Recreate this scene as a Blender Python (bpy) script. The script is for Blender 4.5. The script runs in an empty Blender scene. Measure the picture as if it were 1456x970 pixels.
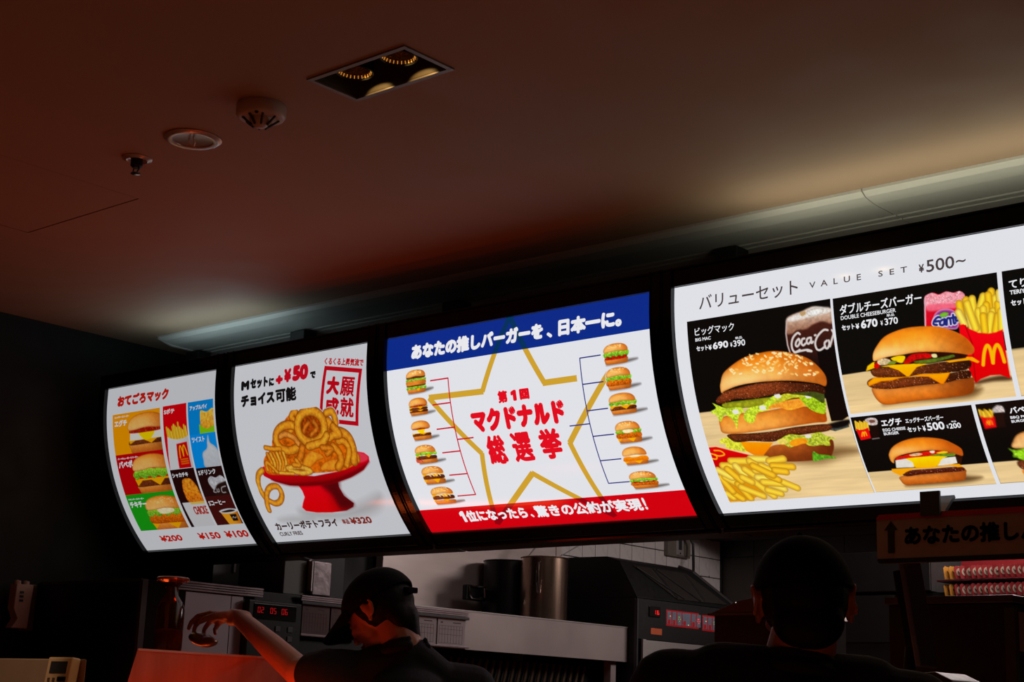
import bpy, bmesh, math, random
import numpy as np
from mathutils import Vector, Matrix, Euler, noise

SC = bpy.context.scene
COL = SC.collection

# ------------------------------------------------------------------ camera
cam_d = bpy.data.cameras.new('camera')
cam_d.sensor_width = 36.0
cam_d.lens = 36.0 * 2216.6 / 1456.0
cam_d.clip_start = 0.05
cam_o = bpy.data.objects.new('camera', cam_d)
COL.objects.link(cam_o)
YAW, PITCH, ROLL = 0.72373614, 0.232873, 0.03640151
_f = Vector((-math.sin(YAW) * math.cos(PITCH), math.cos(YAW) * math.cos(PITCH), math.sin(PITCH)))
_r = Vector((math.cos(YAW), math.sin(YAW), 0))
_u = _r.cross(_f)
_r2 = _r * math.cos(ROLL) + _u * math.sin(ROLL)
_u2 = -_r * math.sin(ROLL) + _u * math.cos(ROLL)
cam_o.matrix_world = Matrix(((_r2.x, _u2.x, -_f.x, 0), (_r2.y, _u2.y, -_f.y, 0), (_r2.z, _u2.z, -_f.z, 1.3), (0, 0, 0, 1)))
SC.camera = cam_o

# ------------------------------------------------------------------ world, exposure
SC.view_settings.view_transform = 'Standard'
SC.view_settings.look = 'None'
SC.view_settings.exposure = 0.0
SC.view_settings.gamma = 1.0
SC.view_settings.use_curve_mapping = False
SC.cycles.use_denoising = True
SC.cycles.max_bounces = 8
SC.cycles.sample_clamp_indirect = 3.0
world = bpy.data.worlds.new('dim_restaurant')
SC.world = world
world.use_nodes = True
world.node_tree.nodes['Background'].inputs[0].default_value = (0.62, 0.30, 0.17, 1)
world.node_tree.nodes['Background'].inputs[1].default_value = 0.012

BOARD_GLOW = {1: .52, 2: .62, 3: .92, 4: .91}

def lamp(name, kind, loc, energy, color, size=0.1, size_y=None, aim=None, spot=None, blend=.5, label=None):
    d = bpy.data.lights.new(name, kind)
    d.energy = energy
    d.color = color
    if kind == 'AREA':
        d.shape = 'RECTANGLE' if size_y else 'SQUARE'
        d.size = size
        if size_y: d.size_y = size_y
    else:
        d.shadow_soft_size = size
    if kind == 'SPOT':
        d.spot_size = spot
        d.spot_blend = blend
    o = bpy.data.objects.new(name, d)
    COL.objects.link(o)
    o.location = loc
    if aim is not None:
        o.rotation_euler = (Vector(aim) - Vector(loc)).to_track_quat('-Z', 'Y').to_euler()
    return o

# kitchen ceiling lights (neutral, behind the boards)
lamp('kitchen_ceiling_light', 'AREA', (-2.9, 6.6, 2.66), 50, (1, .86, .82), .9, .9, aim=(-3.6, 6.6, 0))
lamp('kitchen_ceiling_light', 'AREA', (-3.6, 4.9, 2.66), 3, (1, .86, .82), .5, .5, aim=(-4.3, 5.1, 0))
# light escaping upwards from the tops of the outer menu boards
lamp('board_top_light', 'AREA', (-4.62, 3.51, 2.512), .72, (.60, .88, 1), .60, .04, aim=(-4.62, 3.45, 3.2))
lamp('board_top_light', 'AREA', (-1.62, 3.51, 2.512), 1.7, (.86, .92, .74), 1.30, .04, aim=(-1.62, 3.45, 3.2))
# heat lamps over the food bins behind the counter, below the frame
lamp('heat_lamp', 'AREA', (-3.28, 2.72, 1.02), 2.4, (1, .075, .012), .12, .4, aim=(-3.70, 2.85, 1.25))
lamp('heat_lamp', 'AREA', (-4.28, 3.20, .96), 1.7, (1, .13, .025), .05, .8, aim=(-3.6, 3.25, 1.8))
# warm spots above the frame; the floor-aimed ones are added for ceiling bounce
lamp('warm_spot', 'SPOT', (-3.0, 1.3, 2.66), 28, (1, .70, .46), .04, aim=(-3.75, 2.25, 1.36), spot=.34)
for x, y, e in ((-3.4, 1.0, 60), (-1.9, .8, 230), (-.2, .6, 170)):
    lamp('warm_spot', 'SPOT', (x, y, 2.66), e, (1, .42, .17), .04, aim=(x, y, 0), spot=1.15)

# ------------------------------------------------------------------ materials
MATS = {}
def S(c):
    """0-255 display colour to linear"""
    a = np.asarray(c, dtype=np.float64) / 255.0
    return np.where(a <= .04045, a / 12.92, ((a + .055) / 1.055) ** 2.4)

def mat(name, rgb, rough=.5, metal=0.0, var=.12, scale=30, bump=0.0, aniso=None, emit=None, estr=1.0, spec=.5, trans=0.0, coat=0.0):
    if name in MATS: return MATS[name]
    m = bpy.data.materials.new(name)
    m.use_nodes = True
    nt = m.node_tree
    b = nt.nodes['Principled BSDF']
    lin = S(rgb)
    tc = nt.nodes.new('ShaderNodeTexCoord')
    mp = nt.nodes.new('ShaderNodeMapping')
    mp.inputs['Scale'].default_value = aniso or (1, 1, 1)
    nz = nt.nodes.new('ShaderNodeTexNoise')
    nz.inputs['Scale'].default_value = scale
    nz.inputs['Detail'].default_value = 4
    nt.links.new(tc.outputs['Object'], mp.inputs[0])
    nt.links.new(mp.outputs[0], nz.inputs['Vector'])
    mx = nt.nodes.new('ShaderNodeMix')
    mx.data_type = 'RGBA'
    mx.inputs['A'].default_value = (*[float(c * (1 - var)) for c in lin], 1)
    mx.inputs['B'].default_value = (*[float(min(1, c * (1 + var))) for c in lin], 1)
    nt.links.new(nz.outputs['Fac'], mx.inputs['Factor'])
    nt.links.new(mx.outputs['Result'], b.inputs['Base Color'])
    mr = nt.nodes.new('ShaderNodeMapRange')
    mr.inputs['To Min'].default_value = max(0.02, rough * .8)
    mr.inputs['To Max'].default_value = min(1, rough * 1.2)
    nt.links.new(nz.outputs['Fac'], mr.inputs['Value'])
    nt.links.new(mr.outputs[0], b.inputs['Roughness'])
    b.inputs['Metallic'].default_value = metal
    b.inputs['Specular IOR Level'].default_value = spec
    if trans: b.inputs['Transmission Weight'].default_value = trans
    if coat: b.inputs['Coat Weight'].default_value = coat
    if bump:
        bp = nt.nodes.new('ShaderNodeBump')
        bp.inputs['Strength'].default_value = bump
        bp.inputs['Distance'].default_value = .002
        nt.links.new(nz.outputs['Fac'], bp.inputs['Height'])
        nt.links.new(bp.outputs[0], b.inputs['Normal'])
    if emit:
        b.inputs['Emission Color'].default_value = (*[float(c) for c in S(emit)], 1)
        b.inputs['Emission Strength'].default_value = estr
    MATS[name] = m
    return m

def print_mat(board):
    """backlit printed film: the print's own colours, lit from behind, under a glossy cover"""
    k = 'backlit_print_%d' % board
    if k in MATS: return MATS[k]
    m = bpy.data.materials.new(k)
    m.use_nodes = True
    nt = m.node_tree
    b = nt.nodes['Principled BSDF']
    at = nt.nodes.new('ShaderNodeVertexColor')
    at.layer_name = 'Col'
    b.inputs['Base Color'].default_value = (.02, .02, .02, 1)
    b.inputs['Roughness'].default_value = .12
    b.inputs['Specular IOR Level'].default_value = .22
    nt.links.new(at.outputs[0], b.inputs['Emission Color'])
    b.inputs['Emission Strength'].default_value = BOARD_GLOW[board]
    MATS[k] = m
    return m

# ------------------------------------------------------------------ object helpers
def link(o, parent=None):
    COL.objects.link(o)
    if parent is not None: o.parent = parent
    return o

def tag(o, label=None, cat=None, group=None, kind=None):
    if label: o['label'] = label
    if cat: o['category'] = cat
    if group: o['group'] = group
    if kind: o['kind'] = kind
    return o

def thing(name, label, cat, loc=(0, 0, 0), group=None):
    o = bpy.data.objects.new(name, None)
    o.empty_display_size = .05
    link(o)
    o.location = loc
    return tag(o, label, cat, group)

def obj(name, bm, m, parent=None, smooth=False, at=None):
    """bmesh in world coordinates -> object; parent is an Empty or mesh whose origin is subtracted"""
    bmesh.ops.recalc_face_normals(bm, faces=bm.faces)
    me = bpy.data.meshes.new(name)
    o = bpy.data.objects.new(name, me)
    off = Vector((0, 0, 0))
    if at is not None: off = Vector(at)
    p = parent
    base = Vector((0, 0, 0))
    while p is not None:
        base = base + p.location
        p = p.parent
    if parent is None:
        loc = off
    else:
        loc = off - base if at is not None else Vector((0, 0, 0))
    world_origin = base + loc
    bmesh.ops.translate(bm, vec=-world_origin, verts=bm.verts)
    bm.to_mesh(me)
    bm.free()
    if smooth:
        for p_ in me.polygons: p_.use_smooth = True
        if hasattr(me, 'set_sharp_from_angle'): me.set_sharp_from_angle(angle=math.radians(40))
    if m is not None: me.materials.append(m)
    link(o, parent)
    o.location = loc
    return o

def box(bm, x0, x1, y0, y1, z0, z1, bev=0.0):
    t = bmesh.new()
    r = bmesh.ops.create_cube(t, size=1.0)
    for v in t.verts:
        v.co = Vector(((x0 + x1) / 2 + v.co.x * (x1 - x0), (y0 + y1) / 2 + v.co.y * (y1 - y0), (z0 + z1) / 2 + v.co.z * (z1 - z0)))
    if bev > 0:
        bmesh.ops.bevel(t, geom=list(t.edges) + list(t.verts), offset=bev, segments=2, affect='EDGES', profile=.5)
    merge(bm, t)
    return bm

def merge(bm, t):
    me = bpy.data.meshes.new('tmp')
    t.to_mesh(me)
    t.free()
    bm.from_mesh(me)
    bpy.data.meshes.remove(me)

def bx(*a, bev=0.0):
    return box(bmesh.new(), *a, bev=bev)

def prism(bm, pts, axis, a0, a1, bev=0):
    """extrude a 2D polygon along axis ('x': pts are (y,z); 'y': (x,z); 'z': (x,y))"""
    def P(p, a):
        if axis == 'x': return (a, p[0], p[1])
        if axis == 'y': return (p[0], a, p[1])
        return (p[0], p[1], a)
    t = bmesh.new()
    v0 = [t.verts.new(P(p, a0)) for p in pts]
    v1 = [t.verts.new(P(p, a1)) for p in pts]
    n = len(pts)
    t.faces.new(v0)
    t.faces.new(list(reversed(v1)))
    for i in range(n):
        t.faces.new((v0[i], v0[(i + 1) % n], v1[(i + 1) % n], v1[i]))
    if bev: bmesh.ops.bevel(t, geom=list(t.edges), offset=bev, segments=2, affect='EDGES', profile=.5)
    merge(bm, t)
    return bm

def tube(bm, pts, r, seg=10, r1=None):
    pts = [Vector(p) for p in pts]
    rings = []
    t = bmesh.new()
    n = len(pts)
    for i, p in enumerate(pts):
        d = (pts[min(i + 1, n - 1)] - pts[max(i - 1, 0)]).normalized()
        a = d.orthogonal().normalized() if i == 0 else (prev - d * prev.dot(d)).normalized()
        prev = a
        b = d.cross(a)
        rr = r if r1 is None else r + (r1 - r) * i / (n - 1)
        rings.append([t.verts.new(p + (a * math.cos(2 * math.pi * k / seg) + b * math.sin(2 * math.pi * k / seg)) * rr) for k in range(seg)])
    for i in range(n - 1):
        for k in range(seg):
            t.faces.new((rings[i][k], rings[i][(k + 1) % seg], rings[i + 1][(k + 1) % seg], rings[i + 1][k]))
    t.faces.new(rings[0])
    t.faces.new(list(reversed(rings[-1])))
    merge(bm, t)
    return bm

def lathe(bm, prof, c, seg=32, closed=True):
    """prof: list of (radius, z) from one end to the other, around the vertical through c"""
    t = bmesh.new()
    rings = []
    for r, z in prof:
        if r < 1e-6:
            rings.append([t.verts.new((c[0], c[1], c[2] + z))])
        else:
            rings.append([t.verts.new((c[0] + r * math.cos(2 * math.pi * k / seg), c[1] + r * math.sin(2 * math.pi * k / seg), c[2] + z)) for k in range(seg)])
    for a, b in zip(rings, rings[1:]):
        for k in range(seg):
            k2 = (k + 1) % seg
            if len(a) == 1 and len(b) == 1: continue
            if len(a) == 1: t.faces.new((a[0], b[k2], b[k]))
            elif len(b) == 1: t.faces.new((a[k], a[k2], b[0]))
            else: t.faces.new((a[k], a[k2], b[k2], b[k]))
    merge(bm, t)
    return bm

def copy_tree(o, parent=None, loc=None, label=None):
    c = o.copy()
    COL.objects.link(c)
    if parent is not None: c.parent = parent
    if loc is not None: c.location = loc
    if label: c['label'] = label
    for ch in list(o.children): copy_tree(ch, c)
    return c

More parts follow.
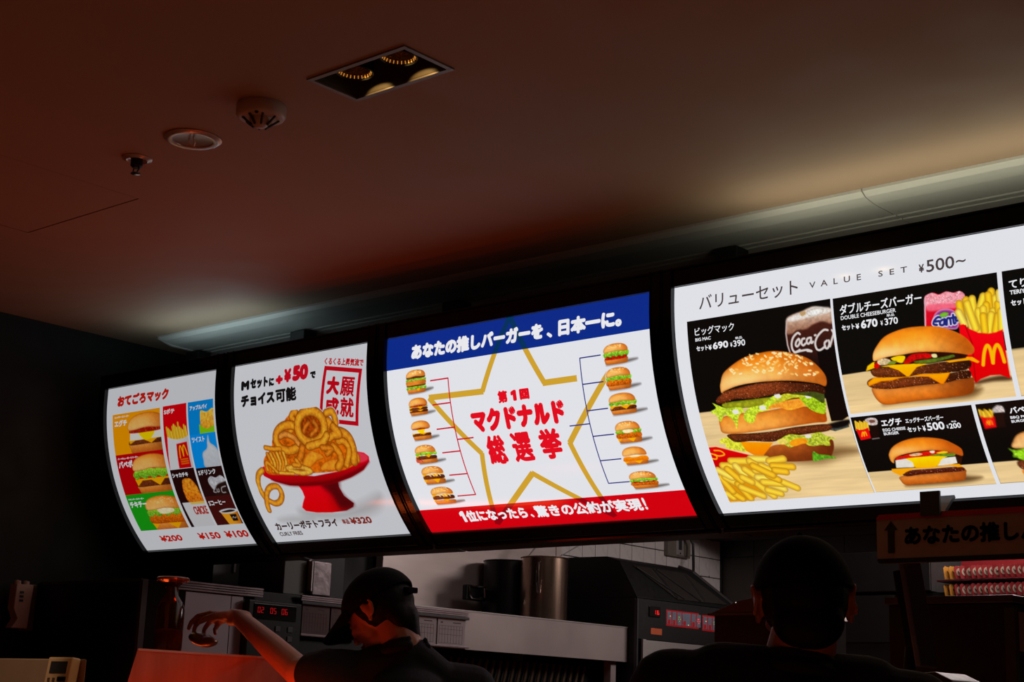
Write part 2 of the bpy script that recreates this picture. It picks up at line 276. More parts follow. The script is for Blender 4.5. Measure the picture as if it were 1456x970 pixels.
# ------------------------------------------------------------------ printed photographs, traced in board metres
# name, board, u0, u1, s0, s1, background, resolution, [shapes]
PHOTOS = [
 ('big_burger_photo',4,.041,.482,.101,.627,(10,9,8),.0016,[('w',[(.04,.352),(.482,.352),(.482,.628),(.04,.628)],(222,196,150),{}),('p',[(.3513,.1341),(.3622,.128),(.3971,.1222),(.418,.1161),(.4351,.1145),(.4811,.1265),(.4827,.152),(.4823,.2471),(.4824,.2829),(.4757,.3302),(.4332,.2953),(.3833,.2351),(.3481,.2187),(.3466,.173)],(70,34,26),{'c2':(20,10,10),'n':.1,'ns':60}),('p',[(.43,.22),(.482,.22),(.482,.405),(.462,.414),(.43,.414)],(14,9,8),{}),('b',[(.352,.1342),(.3727,.1264),(.4006,.1212),(.418,.1161),(.4351,.1142),(.4583,.1193),(.4843,.1278),(.4834,.164),(.455,.1557),(.4276,.1596),(.4062,.1687),(.379,.1682),(.3644,.1753),(.348,.1732),(.3482,.152)],(214,196,180),{'c2':(150,110,90),'n':.18,'ns':70,'soft':.004}),('b',[(.3546,.1361),(.3759,.1299),(.407,.1266),(.4316,.1165),(.4648,.1221),(.4788,.1336),(.4466,.1381),(.416,.1399),(.3816,.1428),(.3609,.143)],(238,232,226),{'n':.12,'ns':120,'soft':.004}),('b',[(.4104,.1271),(.4348,.1184),(.4612,.1246),(.4535,.1361),(.4262,.1398)],(250,248,244),{'n':.15,'ns':120,'edge':((170,150,130),.003)}),('b',[(.3918,.1245),(.4073,.123),(.4083,.1313),(.3961,.1342)],(180,150,110),{'soft':.002}),('s',[(.3515,.1402),(.346,.173),(.3469,.2034),(.351,.2221)],.004,(190,170,165),{}),('p',[(.4197,.4251),(.4762,.4258),(.4762,.4337),(.4334,.4414),(.4182,.4361)],(74,82,76),{'n':.3,'ns':80}),('b',[(.4194,.4203),(.4781,.4134),(.4758,.4273),(.4424,.4336),(.4218,.4294)],(10,10,10),{'soft':.004}),('b',[(.3935,.4826),(.4403,.4836),(.4802,.4938),(.4759,.5066),(.4306,.5127),(.3579,.5268),(.2576,.5148),(.2312,.5091),(.3348,.4941)],(90,60,30),{'soft':.02,'a':.75}),('s',[(.3862,.1797),(.3798,.1758),(.3666,.1847),(.3596,.199),(.3592,.214),(.3662,.2246),(.3807,.2197)],.0055,(225,215,210),{'sm':1}),('s',[(.3813,.1911),(.3735,.1977),(.3706,.2064),(.3752,.21),(.3833,.2019),(.3828,.1928)],.0055,(225,215,210),{'sm':1}),('s',[(.3982,.1924),(.3912,.1939),(.3881,.204),(.3924,.2097),(.3998,.2055)],.0055,(225,215,210),{'sm':1}),('s',[(.4152,.1924),(.4065,.1943),(.4036,.203),(.4081,.2074),(.4157,.2015),(.4175,.1927),(.4167,.2061),(.4221,.2038)],.0055,(225,215,210),{'sm':1}),('s',[(.4293,.1883),(.4317,.188)],.0055,(225,215,210),{'sm':1}),('s',[(.4673,.1798),(.4558,.1782),(.4374,.1908),(.4277,.2075),(.4295,.2227),(.4388,.2274),(.4551,.2199)],.0055,(225,215,210),{'sm':1}),('s',[(.4622,.2059),(.4547,.2109),(.4546,.2228),(.461,.2251),(.4674,.2155),(.4671,.2065)],.0055,(225,215,210),{'sm':1}),('s',[(.4682,.2215),(.4763,.2047),(.4825,.1907),(.4794,.1813)],.0055,(225,215,210),{'sm':1}),('s',[(.3645,.2244),(.3853,.2227),(.4024,.2224),(.4136,.2268)],.0055,(225,215,210),{'sm':1}),('s',[(.4021,.2247),(.4135,.2273)],.006,(225,215,210),{}),('b',[(.2024,.4894),(.2398,.4638),(.3098,.4651),(.3818,.4553),(.4154,.4617),(.4179,.4782),(.4089,.4973),(.3902,.5125),(.3271,.5163),(.2586,.5121),(.2203,.4995)],(170,92,40),{'c2':(110,52,22),'cr':(88,36,16),'n':.1,'ns':40}),('b',[(.0857,.4331),(.1167,.4292),(.1477,.4471),(.1788,.4634),(.1813,.4772),(.1429,.4722),(.0992,.4597),(.0964,.4459),(.0825,.4429)],(205,205,70),{'n':.3,'ns':110}),('p',[(.145,.4442),(.2442,.4558),(.222,.474),(.1998,.4915),(.1745,.4862),(.1542,.4714)],(240,150,20),{'c2':(225,125,15),'n':.05}),('b',[(.1139,.4206),(.1808,.4235),(.2524,.4243),(.3241,.4191),(.4194,.4203),(.4171,.4376),(.352,.4411),(.281,.446),(.2433,.4531),(.181,.4458),(.1374,.4452),(.1182,.436)],(104,52,26),{'c2':(70,32,18),'n':.45,'ns':160,'edge':((40,16,8),.004),'sp':((196,128,96),.1)}),('b',[(.2607,.454),(.2976,.4376),(.3439,.4452),(.3867,.4395),(.4036,.4508),(.4306,.4614),(.41,.4628),(.4065,.4789),(.3824,.475),(.3614,.4764),(.3424,.4714),(.3321,.4605),(.293,.4736),(.2752,.4637)],(170,180,60),{'n':.4,'ns':110,'sp':((225,225,150),.15)}),('b',[(.3105,.452),(.3414,.4532),(.3445,.465),(.3265,.4673),(.3043,.4713),(.2894,.4633)],(235,150,40),{'n':.15}),('b',[(.2583,.4505),(.2804,.4476),(.2871,.4597),(.2718,.4634),(.2603,.4606)],(225,205,110),{'n':.15}),('b',[(.3443,.4436),(.361,.4452),(.3571,.4523),(.3454,.4513)],(240,235,225),{}),('b',[(.3532,.4907),(.3671,.5004),(.3957,.5062),(.4126,.5162),(.3824,.5152),(.3469,.519),(.3454,.5086)],(90,150,40),{'n':.35,'ns':110}),('b',[(.1038,.3734),(.1611,.3661),(.2328,.3684),(.3044,.3646),(.3726,.3684),(.4165,.3822),(.4199,.3982),(.4147,.4135),(.3808,.4133),(.2899,.4168),(.2182,.4194),(.1635,.4208),(.1271,.4198),(.0992,.4142),(.0957,.3989)],(222,146,62),{'c2':(236,170,90),'cr':(150,60,12),'n':.1,'ns':40,'edge':((150,70,18),.005)}),('b',[(.1255,.3336),(.2061,.3323),(.2916,.3319),(.3338,.3301),(.3083,.3493),(.2503,.3559),(.183,.3522),(.1259,.3465)],(150,150,40),{'n':.25,'ns':60,'edge':((90,100,20),.004)}),('b',[(.0777,.3529),(.0968,.3442),(.0892,.3298),(.1058,.338),(.1293,.3474),(.1728,.3496),(.1805,.3616),(.163,.3727),(.1458,.407),(.1435,.3871),(.1209,.3653),(.1011,.383),(.0933,.3642)],(180,200,60),{'n':.4,'ns':100,'sp':((235,240,150),.15)}),('b',[(.178,.371),(.2006,.354),(.2449,.349),(.2779,.3304),(.2928,.3414),(.2702,.3611),(.2401,.3676),(.2193,.3719),(.2044,.393),(.1895,.3948),(.1776,.3855)],(185,205,60),{'n':.4,'ns':100,'sp':((235,240,150),.15)}),('b',[(.2556,.3628),(.2726,.3519),(.3091,.3462),(.3612,.3454),(.3741,.3623),(.3484,.369),(.3164,.3721),(.2908,.3632)],(232,150,60),{'c2':(240,160,60),'n':.25,'ns':80}),('b',[(.356,.3387),(.3974,.3369),(.426,.3584),(.424,.3768),(.4173,.3917),(.3951,.3863),(.3777,.3752),(.3623,.3549)],(150,180,40),{'n':.4,'ns':100,'sp':((225,235,120),.15)}),('b',[(.3135,.328),(.3689,.3277),(.3794,.3412),(.3309,.3423),(.2871,.3502),(.2791,.34)],(190,190,60),{'n':.3,'ns':100}),('b',[(.1461,.3565),(.1623,.3549),(.1649,.3655),(.15,.3666)],(240,236,226),{'soft':.001}),('b',[(.2309,.3539),(.2466,.3523),(.2492,.3628),(.2347,.3638)],(240,236,226),{'soft':.001}),('b',[(.2828,.3272),(.2983,.3257),(.3011,.336),(.2868,.337)],(240,236,226),{'soft':.001}),('b',[(.3726,.3367),(.3876,.3353),(.3903,.3454),(.3764,.3464)],(240,236,226),{'soft':.001}),('b',[(.3287,.3204),(.3872,.3206),(.4215,.3335),(.4283,.3404),(.4208,.3642),(.3948,.346),(.363,.3365),(.33,.3299)],(66,74,28),{'n':.25,'ns':70}),('b',[(.1358,.3029),(.1886,.2959),(.2398,.2921),(.2893,.2929),(.3368,.2997),(.3898,.3087),(.4216,.3183),(.4331,.3271),(.4283,.3404),(.3951,.3307),(.3304,.3284),(.296,.3262),(.26,.3293),(.2097,.3303),(.1597,.3267),(.1265,.3345),(.1037,.3321),(.1044,.3203),(.1193,.3107)],(130,64,34),{'c2':(96,44,22),'cr':(44,18,10),'n':.42,'ns':160,'edge':((50,20,10),.003),'sp':((206,140,108),.12)}),('b',[(.1277,.2767),(.1415,.253),(.179,.2317),(.2174,.2182),(.2647,.2131),(.3036,.2133),(.3442,.2213),(.3833,.2351),(.4111,.252),(.4335,.2772),(.4434,.2994),(.4369,.3205),(.413,.3112),(.3544,.298),(.2966,.2916),(.2334,.2889),(.1786,.2917),(.1382,.3006),(.1242,.3055),(.1234,.2889)],(226,132,36),{'c2':(250,208,140),'cr':(172,84,22),'hl':(.22,.6,.25,.55,(254,226,170)),'edge':((160,84,28),.005),'n':.1,'ns':35}),('s',[(.2261,.2413),(.2325,.2406)],.0042,(250,228,180),{}),('s',[(.4038,.2565),(.4097,.2578)],.0042,(244,214,150),{}),('s',[(.3853,.2543),(.3909,.2565)],.0042,(244,214,150),{}),('s',[(.2297,.2146),(.2333,.2192)],.0042,(230,186,110),{}),('s',[(.359,.2625),(.3638,.2657)],.0042,(250,228,180),{}),('s',[(.2644,.2588),(.2695,.2619)],.0042,(250,228,180),{}),('s',[(.216,.2649),(.2219,.2669)],.0042,(230,186,110),{}),('s',[(.3071,.2431),(.3129,.2409)],.0042,(230,186,110),{}),('s',[(.3846,.2846),(.389,.2882)],.0042,(230,186,110),{}),('s',[(.2789,.2407),(.2841,.2375)],.0042,(250,228,180),{}),('s',[(.3321,.2214),(.3373,.2243)],.0042,(230,186,110),{}),('s',[(.3058,.2744),(.3117,.2723)],.0042,(244,214,150),{}),('s',[(.2502,.214),(.2563,.2159)],.0042,(244,214,150),{}),('s',[(.4084,.289),(.4142,.2871)],.0042,(250,228,180),{}),('s',[(.1708,.2521),(.1739,.2569)],.0042,(230,186,110),{}),('s',[(.2611,.2629),(.2651,.2671)],.0042,(250,228,180),{}),('s',[(.3,.2411),(.3052,.2441)],.0042,(244,214,150),{}),('s',[(.2341,.2275),(.2404,.2265)],.0042,(230,186,110),{}),('s',[(.2633,.2469),(.269,.2491)],.0042,(230,186,110),{}),('s',[(.2865,.2548),(.2918,.2576)],.0042,(250,228,180),{}),('s',[(.3329,.2375),(.3387,.2393)],.0042,(244,214,150),{}),('s',[(.2625,.2313),(.2688,.2306)],.0042,(250,228,180),{}),('s',[(.2315,.2546),(.236,.2584)],.0042,(250,228,180),{}),('s',[(.3489,.2298),(.355,.2306)],.0042,(250,228,180),{}),('s',[(.3794,.2416),(.3848,.2391)],.0042,(230,186,110),{}),('s',[(.3405,.2262),(.3463,.228)],.0042,(230,186,110),{}),('s',[(.3466,.2336),(.351,.2373)],.0042,(244,214,150),{}),('s',[(.181,.2473),(.1872,.2487)],.0042,(230,186,110),{}),('s',[(.3086,.227),(.3132,.2307)],.0042,(250,228,180),{}),('s',[(.2148,.2212),(.2195,.2249)],.0042,(250,228,180),{}),('s',[(.2768,.2431),(.2809,.2472)],.0042,(230,186,110),{}),('s',[(.2567,.2367),(.263,.2366)],.0042,(230,186,110),{}),('s',[(.2173,.2337),(.2218,.2376)],.0042,(250,228,180),{}),('s',[(.4098,.2839),(.4145,.287)],.0042,(250,228,180),{}),('s',[(.358,.2796),(.3616,.2838)],.0042,(244,214,150),{}),('s',[(.3852,.2864),(.3909,.2844)],.0042,(244,214,150),{}),('s',[(.1625,.2468),(.1688,.2453)],.0042,(250,228,180),{}),('s',[(.1721,.2592),(.1775,.256)],.0042,(250,228,180),{}),('s',[(.288,.264),(.2937,.2615)],.0042,(250,228,180),{}),('s',[(.2305,.2224),(.2344,.2268)],.0042,(244,214,150),{}),('s',[(.3269,.273),(.3328,.2713)],.0042,(230,186,110),{}),('s',[(.3286,.2532),(.3332,.2494)],.0042,(230,186,110),{}),('s',[(.4163,.2815),(.4222,.2822)],.0042,(230,186,110),{}),('s',[(.2676,.237),(.2738,.2356)],.0042,(230,186,110),{}),('s',[(.2161,.2279),(.2213,.2248)],.0042,(250,228,180),{}),('s',[(.319,.2211),(.3252,.2214)],.0042,(250,228,180),{}),('s',[(.373,.2463),(.3774,.2499)],.0042,(250,228,180),{}),('s',[(.3292,.2636),(.3322,.2683)],.0042,(230,186,110),{}),('s',[(.2891,.2294),(.2952,.2305)],.0042,(250,228,180),{}),('s',[(.3178,.269),(.323,.2659)],.0042,(244,214,150),{}),('s',[(.3974,.2757),(.4034,.276)],.0042,(244,214,150),{}),('s',[(.3067,.2417),(.3118,.2384)],.0042,(230,186,110),{}),('s',[(.3178,.2239),(.3238,.2256)],.0042,(244,214,150),{}),('s',[(.2925,.23),(.2987,.2296)],.0042,(250,228,180),{}),('s',[(.1652,.2503),(.1696,.2543)],.0042,(250,228,180),{}),('s',[(.29,.2585),(.2961,.257)],.0042,(244,214,150),{}),('s',[(.169,.2467),(.1745,.2496)],.0042,(244,214,150),{}),('s',[(.3153,.2236),(.3214,.2249)],.0042,(250,228,180),{}),('s',[(.231,.2199),(.237,.218)],.0042,(250,228,180),{}),('s',[(.3447,.2782),(.3505,.2799)],.0042,(230,186,110),{}),('s',[(.3068,.2773),(.3127,.2752)],.0042,(230,186,110),{}),('s',[(.3815,.284),(.3873,.2854)],.0042,(250,228,180),{}),('s',[(.3425,.2526),(.3486,.2531)],.0042,(250,228,180),{}),('s',[(.2663,.2664),(.2725,.2671)],.0042,(230,186,110),{}),('s',[(.4052,.2602),(.4112,.2603)],.0042,(250,228,180),{}),('s',[(.3666,.2328),(.3726,.2337)],.0042,(244,214,150),{}),('s',[(.389,.2578),(.3936,.2612)],.0042,(250,228,180),{}),('s',[(.3528,.2456),(.3568,.2497)],.0042,(250,228,180),{}),('s',[(.4183,.2851),(.424,.2833)],.0042,(230,186,110),{}),('s',[(.2157,.241),(.2221,.2416)],.0042,(244,214,150),{}),('s',[(.3331,.2688),(.3388,.2665)],.0042,(230,186,110),{}),('s',[(.2309,.2205),(.2369,.2186)],.0042,(244,214,150),{}),('s',[(.3286,.2584),(.3318,.263)],.0042,(244,214,150),{}),('s',[(.2746,.2596),(.2796,.2562)],.0042,(230,186,110),{}),('s',[(.3609,.2459),(.3652,.242)],.0042,(230,186,110),{}),('s',[(.2803,.2448),(.286,.2425)],.0042,(250,228,180),{}),('s',[(.3611,.2549),(.3662,.2518)],.0042,(230,186,110),{}),('s',[(.3455,.2264),(.3493,.2306)],.0042,(230,186,110),{}),('s',[(.184,.259),(.189,.2624)],.0042,(230,186,110),{}),('s',[(.38,.2404),(.3848,.2436)],.0042,(230,186,110),{}),('s',[(.3425,.2556),(.3476,.2524)],.0042,(230,186,110),{}),('s',[(.3036,.2211),(.3096,.2196)],.0042,(250,228,180),{}),('s',[(.3179,.2284),(.3235,.2306)],.0042,(250,228,180),{}),('s',[(.2052,.2253),(.2088,.2299)],.0042,(230,186,110),{}),('s',[(.1906,.2615),(.197,.2604)],.0042,(250,228,180),{}),('s',[(.3372,.2471),(.3432,.2456)],.0042,(244,214,150),{}),('s',[(.2879,.2352),(.2934,.2326)],.0042,(244,214,150),{}),('s',[(.3109,.2544),(.3159,.251)],.0042,(230,186,110),{}),('s',[(.2617,.265),(.268,.2657)],.0042,(244,214,150),{}),('s',[(.3493,.2513),(.3531,.2555)],.0042,(230,186,110),{}),('s',[(.2798,.2631),(.286,.2638)],.0042,(244,214,150),{}),('s',[(.3098,.2717),(.3151,.2744)],.0042,(250,228,180),{}),('s',[(.3611,.2598),(.3672,.2594)],.0042,(244,214,150),{}),('s',[(.3124,.2295),(.3178,.2268)],.0042,(230,186,110),{}),('s',[(.2652,.2279),(.2695,.2319)],.0042,(230,186,110),{}),('s',[(.3939,.2844),(.3998,.2857)],.0042,(250,228,180),{}),('s',[(.246,.2399),(.2523,.2409)],.0042,(250,228,180),{}),('s',[(.2395,.2611),(.2454,.2629)],.0042,(250,228,180),{}),('s',[(.3368,.2256),(.3417,.2289)],.0042,(244,214,150),{}),('s',[(.2945,.2475),(.3007,.2478)],.0042,(244,214,150),{}),('s',[(.3746,.2362),(.379,.2399)],.0042,(250,228,180),{}),('s',[(.2372,.249),(.2435,.2494)],.0042,(244,214,150),{}),('s',[(.3339,.2239),(.34,.2231)],.0042,(244,214,150),{}),('s',[(.2994,.2486),(.3037,.2446)],.0042,(230,186,110),{}),('s',[(.3926,.2522),(.3973,.2555)],.0042,(230,186,110),{}),('s',[(.2456,.2561),(.2498,.2601)],.0042,(250,228,180),{}),('s',[(.206,.2342),(.2116,.237)],.0042,(250,228,180),{}),('s',[(.2986,.2174),(.3049,.2177)],.0042,(250,228,180),{}),('s',[(.2751,.222),(.2788,.2264)],.0042,(250,228,180),{}),('s',[(.2279,.2604),(.2342,.2596)],.0042,(230,186,110),{}),('p',[(.04,.4518),(.0645,.4519),(.1751,.4897),(.1137,.4921),(.0749,.5064),(.0402,.528)],(196,14,20),{'c2':(170,8,14)}),('s',[(.0553,.4621),(.0749,.4652),(.0837,.4763),(.066,.4796),(.0531,.4737)],.004,(240,170,40),{'sm':1}),('s',[(.04,.4701),(.0495,.4733),(.0575,.4803),(.0526,.4876),(.0414,.4852)],.004,(240,170,40),{'sm':1}),('p',[(.0402,.528),(.0749,.5064),(.1173,.4924),(.1719,.4936),(.2054,.5209),(.2005,.5708),(.1573,.605),(.1047,.6244),(.0394,.6236)],(206,140,30),{}),('s',[(.0439,.5964),(.0589,.6112)],.0225,(252,204,76),{'sh':1}),('s',[(.0676,.5982),(.0856,.6171)],.0225,(246,190,58),{'sh':1}),('s',[(.0453,.5437),(.0654,.5903)],.0225,(246,190,58),{'sh':1}),('s',[(.0599,.5449),(.091,.5696)],.0225,(252,204,76),{'sh':1}),('s',[(.091,.5696),(.1116,.6171)],.0225,(246,190,58),{'sh':1}),('s',[(.0464,.522),(.0799,.5465)],.0225,(255,218,104),{'sh':1}),('s',[(.0663,.5093),(.0989,.512)],.0225,(252,204,76),{'sh':1}),('s',[(.0968,.4977),(.1541,.5025)],.0225,(252,204,76),{'sh':1}),('s',[(.098,.5795),(.1541,.6125)],.0225,(252,204,76),{'sh':1}),('s',[(.142,.5625),(.1859,.6149)],.0225,(252,204,76),{'sh':1}),('s',[(.1761,.595),(.21,.6091)],.0225,(252,204,76),{'sh':1}),('s',[(.1941,.5777),(.2265,.5952)],.0225,(255,218,104),{'sh':1}),('s',[(.0769,.5209),(.1062,.5597)],.0225,(246,190,58),{'sh':1}),('s',[(.1061,.5126),(.1241,.5428)],.0225,(255,218,104),{'sh':1}),('s',[(.1309,.5253),(.1576,.5509)],.0225,(252,204,76),{'sh':1}),('s',[(.1601,.4961),(.2087,.502)],.0225,(255,218,104),{'sh':1}),('s',[(.1541,.5025),(.1875,.53)],.0225,(252,204,76),{'sh':1}),('s',[(.1844,.5191),(.2198,.5398)],.0225,(252,204,76),{'sh':1}),('s',[(.1615,.5314),(.1792,.5329)],.0225,(252,204,76),{'sh':1}),('s',[(.1604,.553),(.1897,.5572)],.0225,(255,218,104),{'sh':1}),('s',[(.2138,.5076),(.2578,.5045)],.0225,(252,204,76),{'sh':1}),('s',[(.2193,.5221),(.2769,.5297)],.0225,(246,190,58),{'sh':1}),('s',[(.2211,.5363),(.2524,.5432)],.0225,(246,190,58),{'sh':1}),('s',[(.1724,.5686),(.2262,.5784)],.0225,(252,204,76),{'sh':1}),('s',[(.2318,.5733),(.2659,.5945)],.0225,(252,204,76),{'sh':1}),('s',[(.1141,.5493),(.137,.5658)],.0225,(252,204,76),{'sh':1}),('s',[(.1949,.5485),(.2207,.5651)],.0225,(246,190,58),{'sh':1}),('s',[(.1597,.5171),(.2088,.5497)],.0225,(246,190,58),{'sh':1})]),
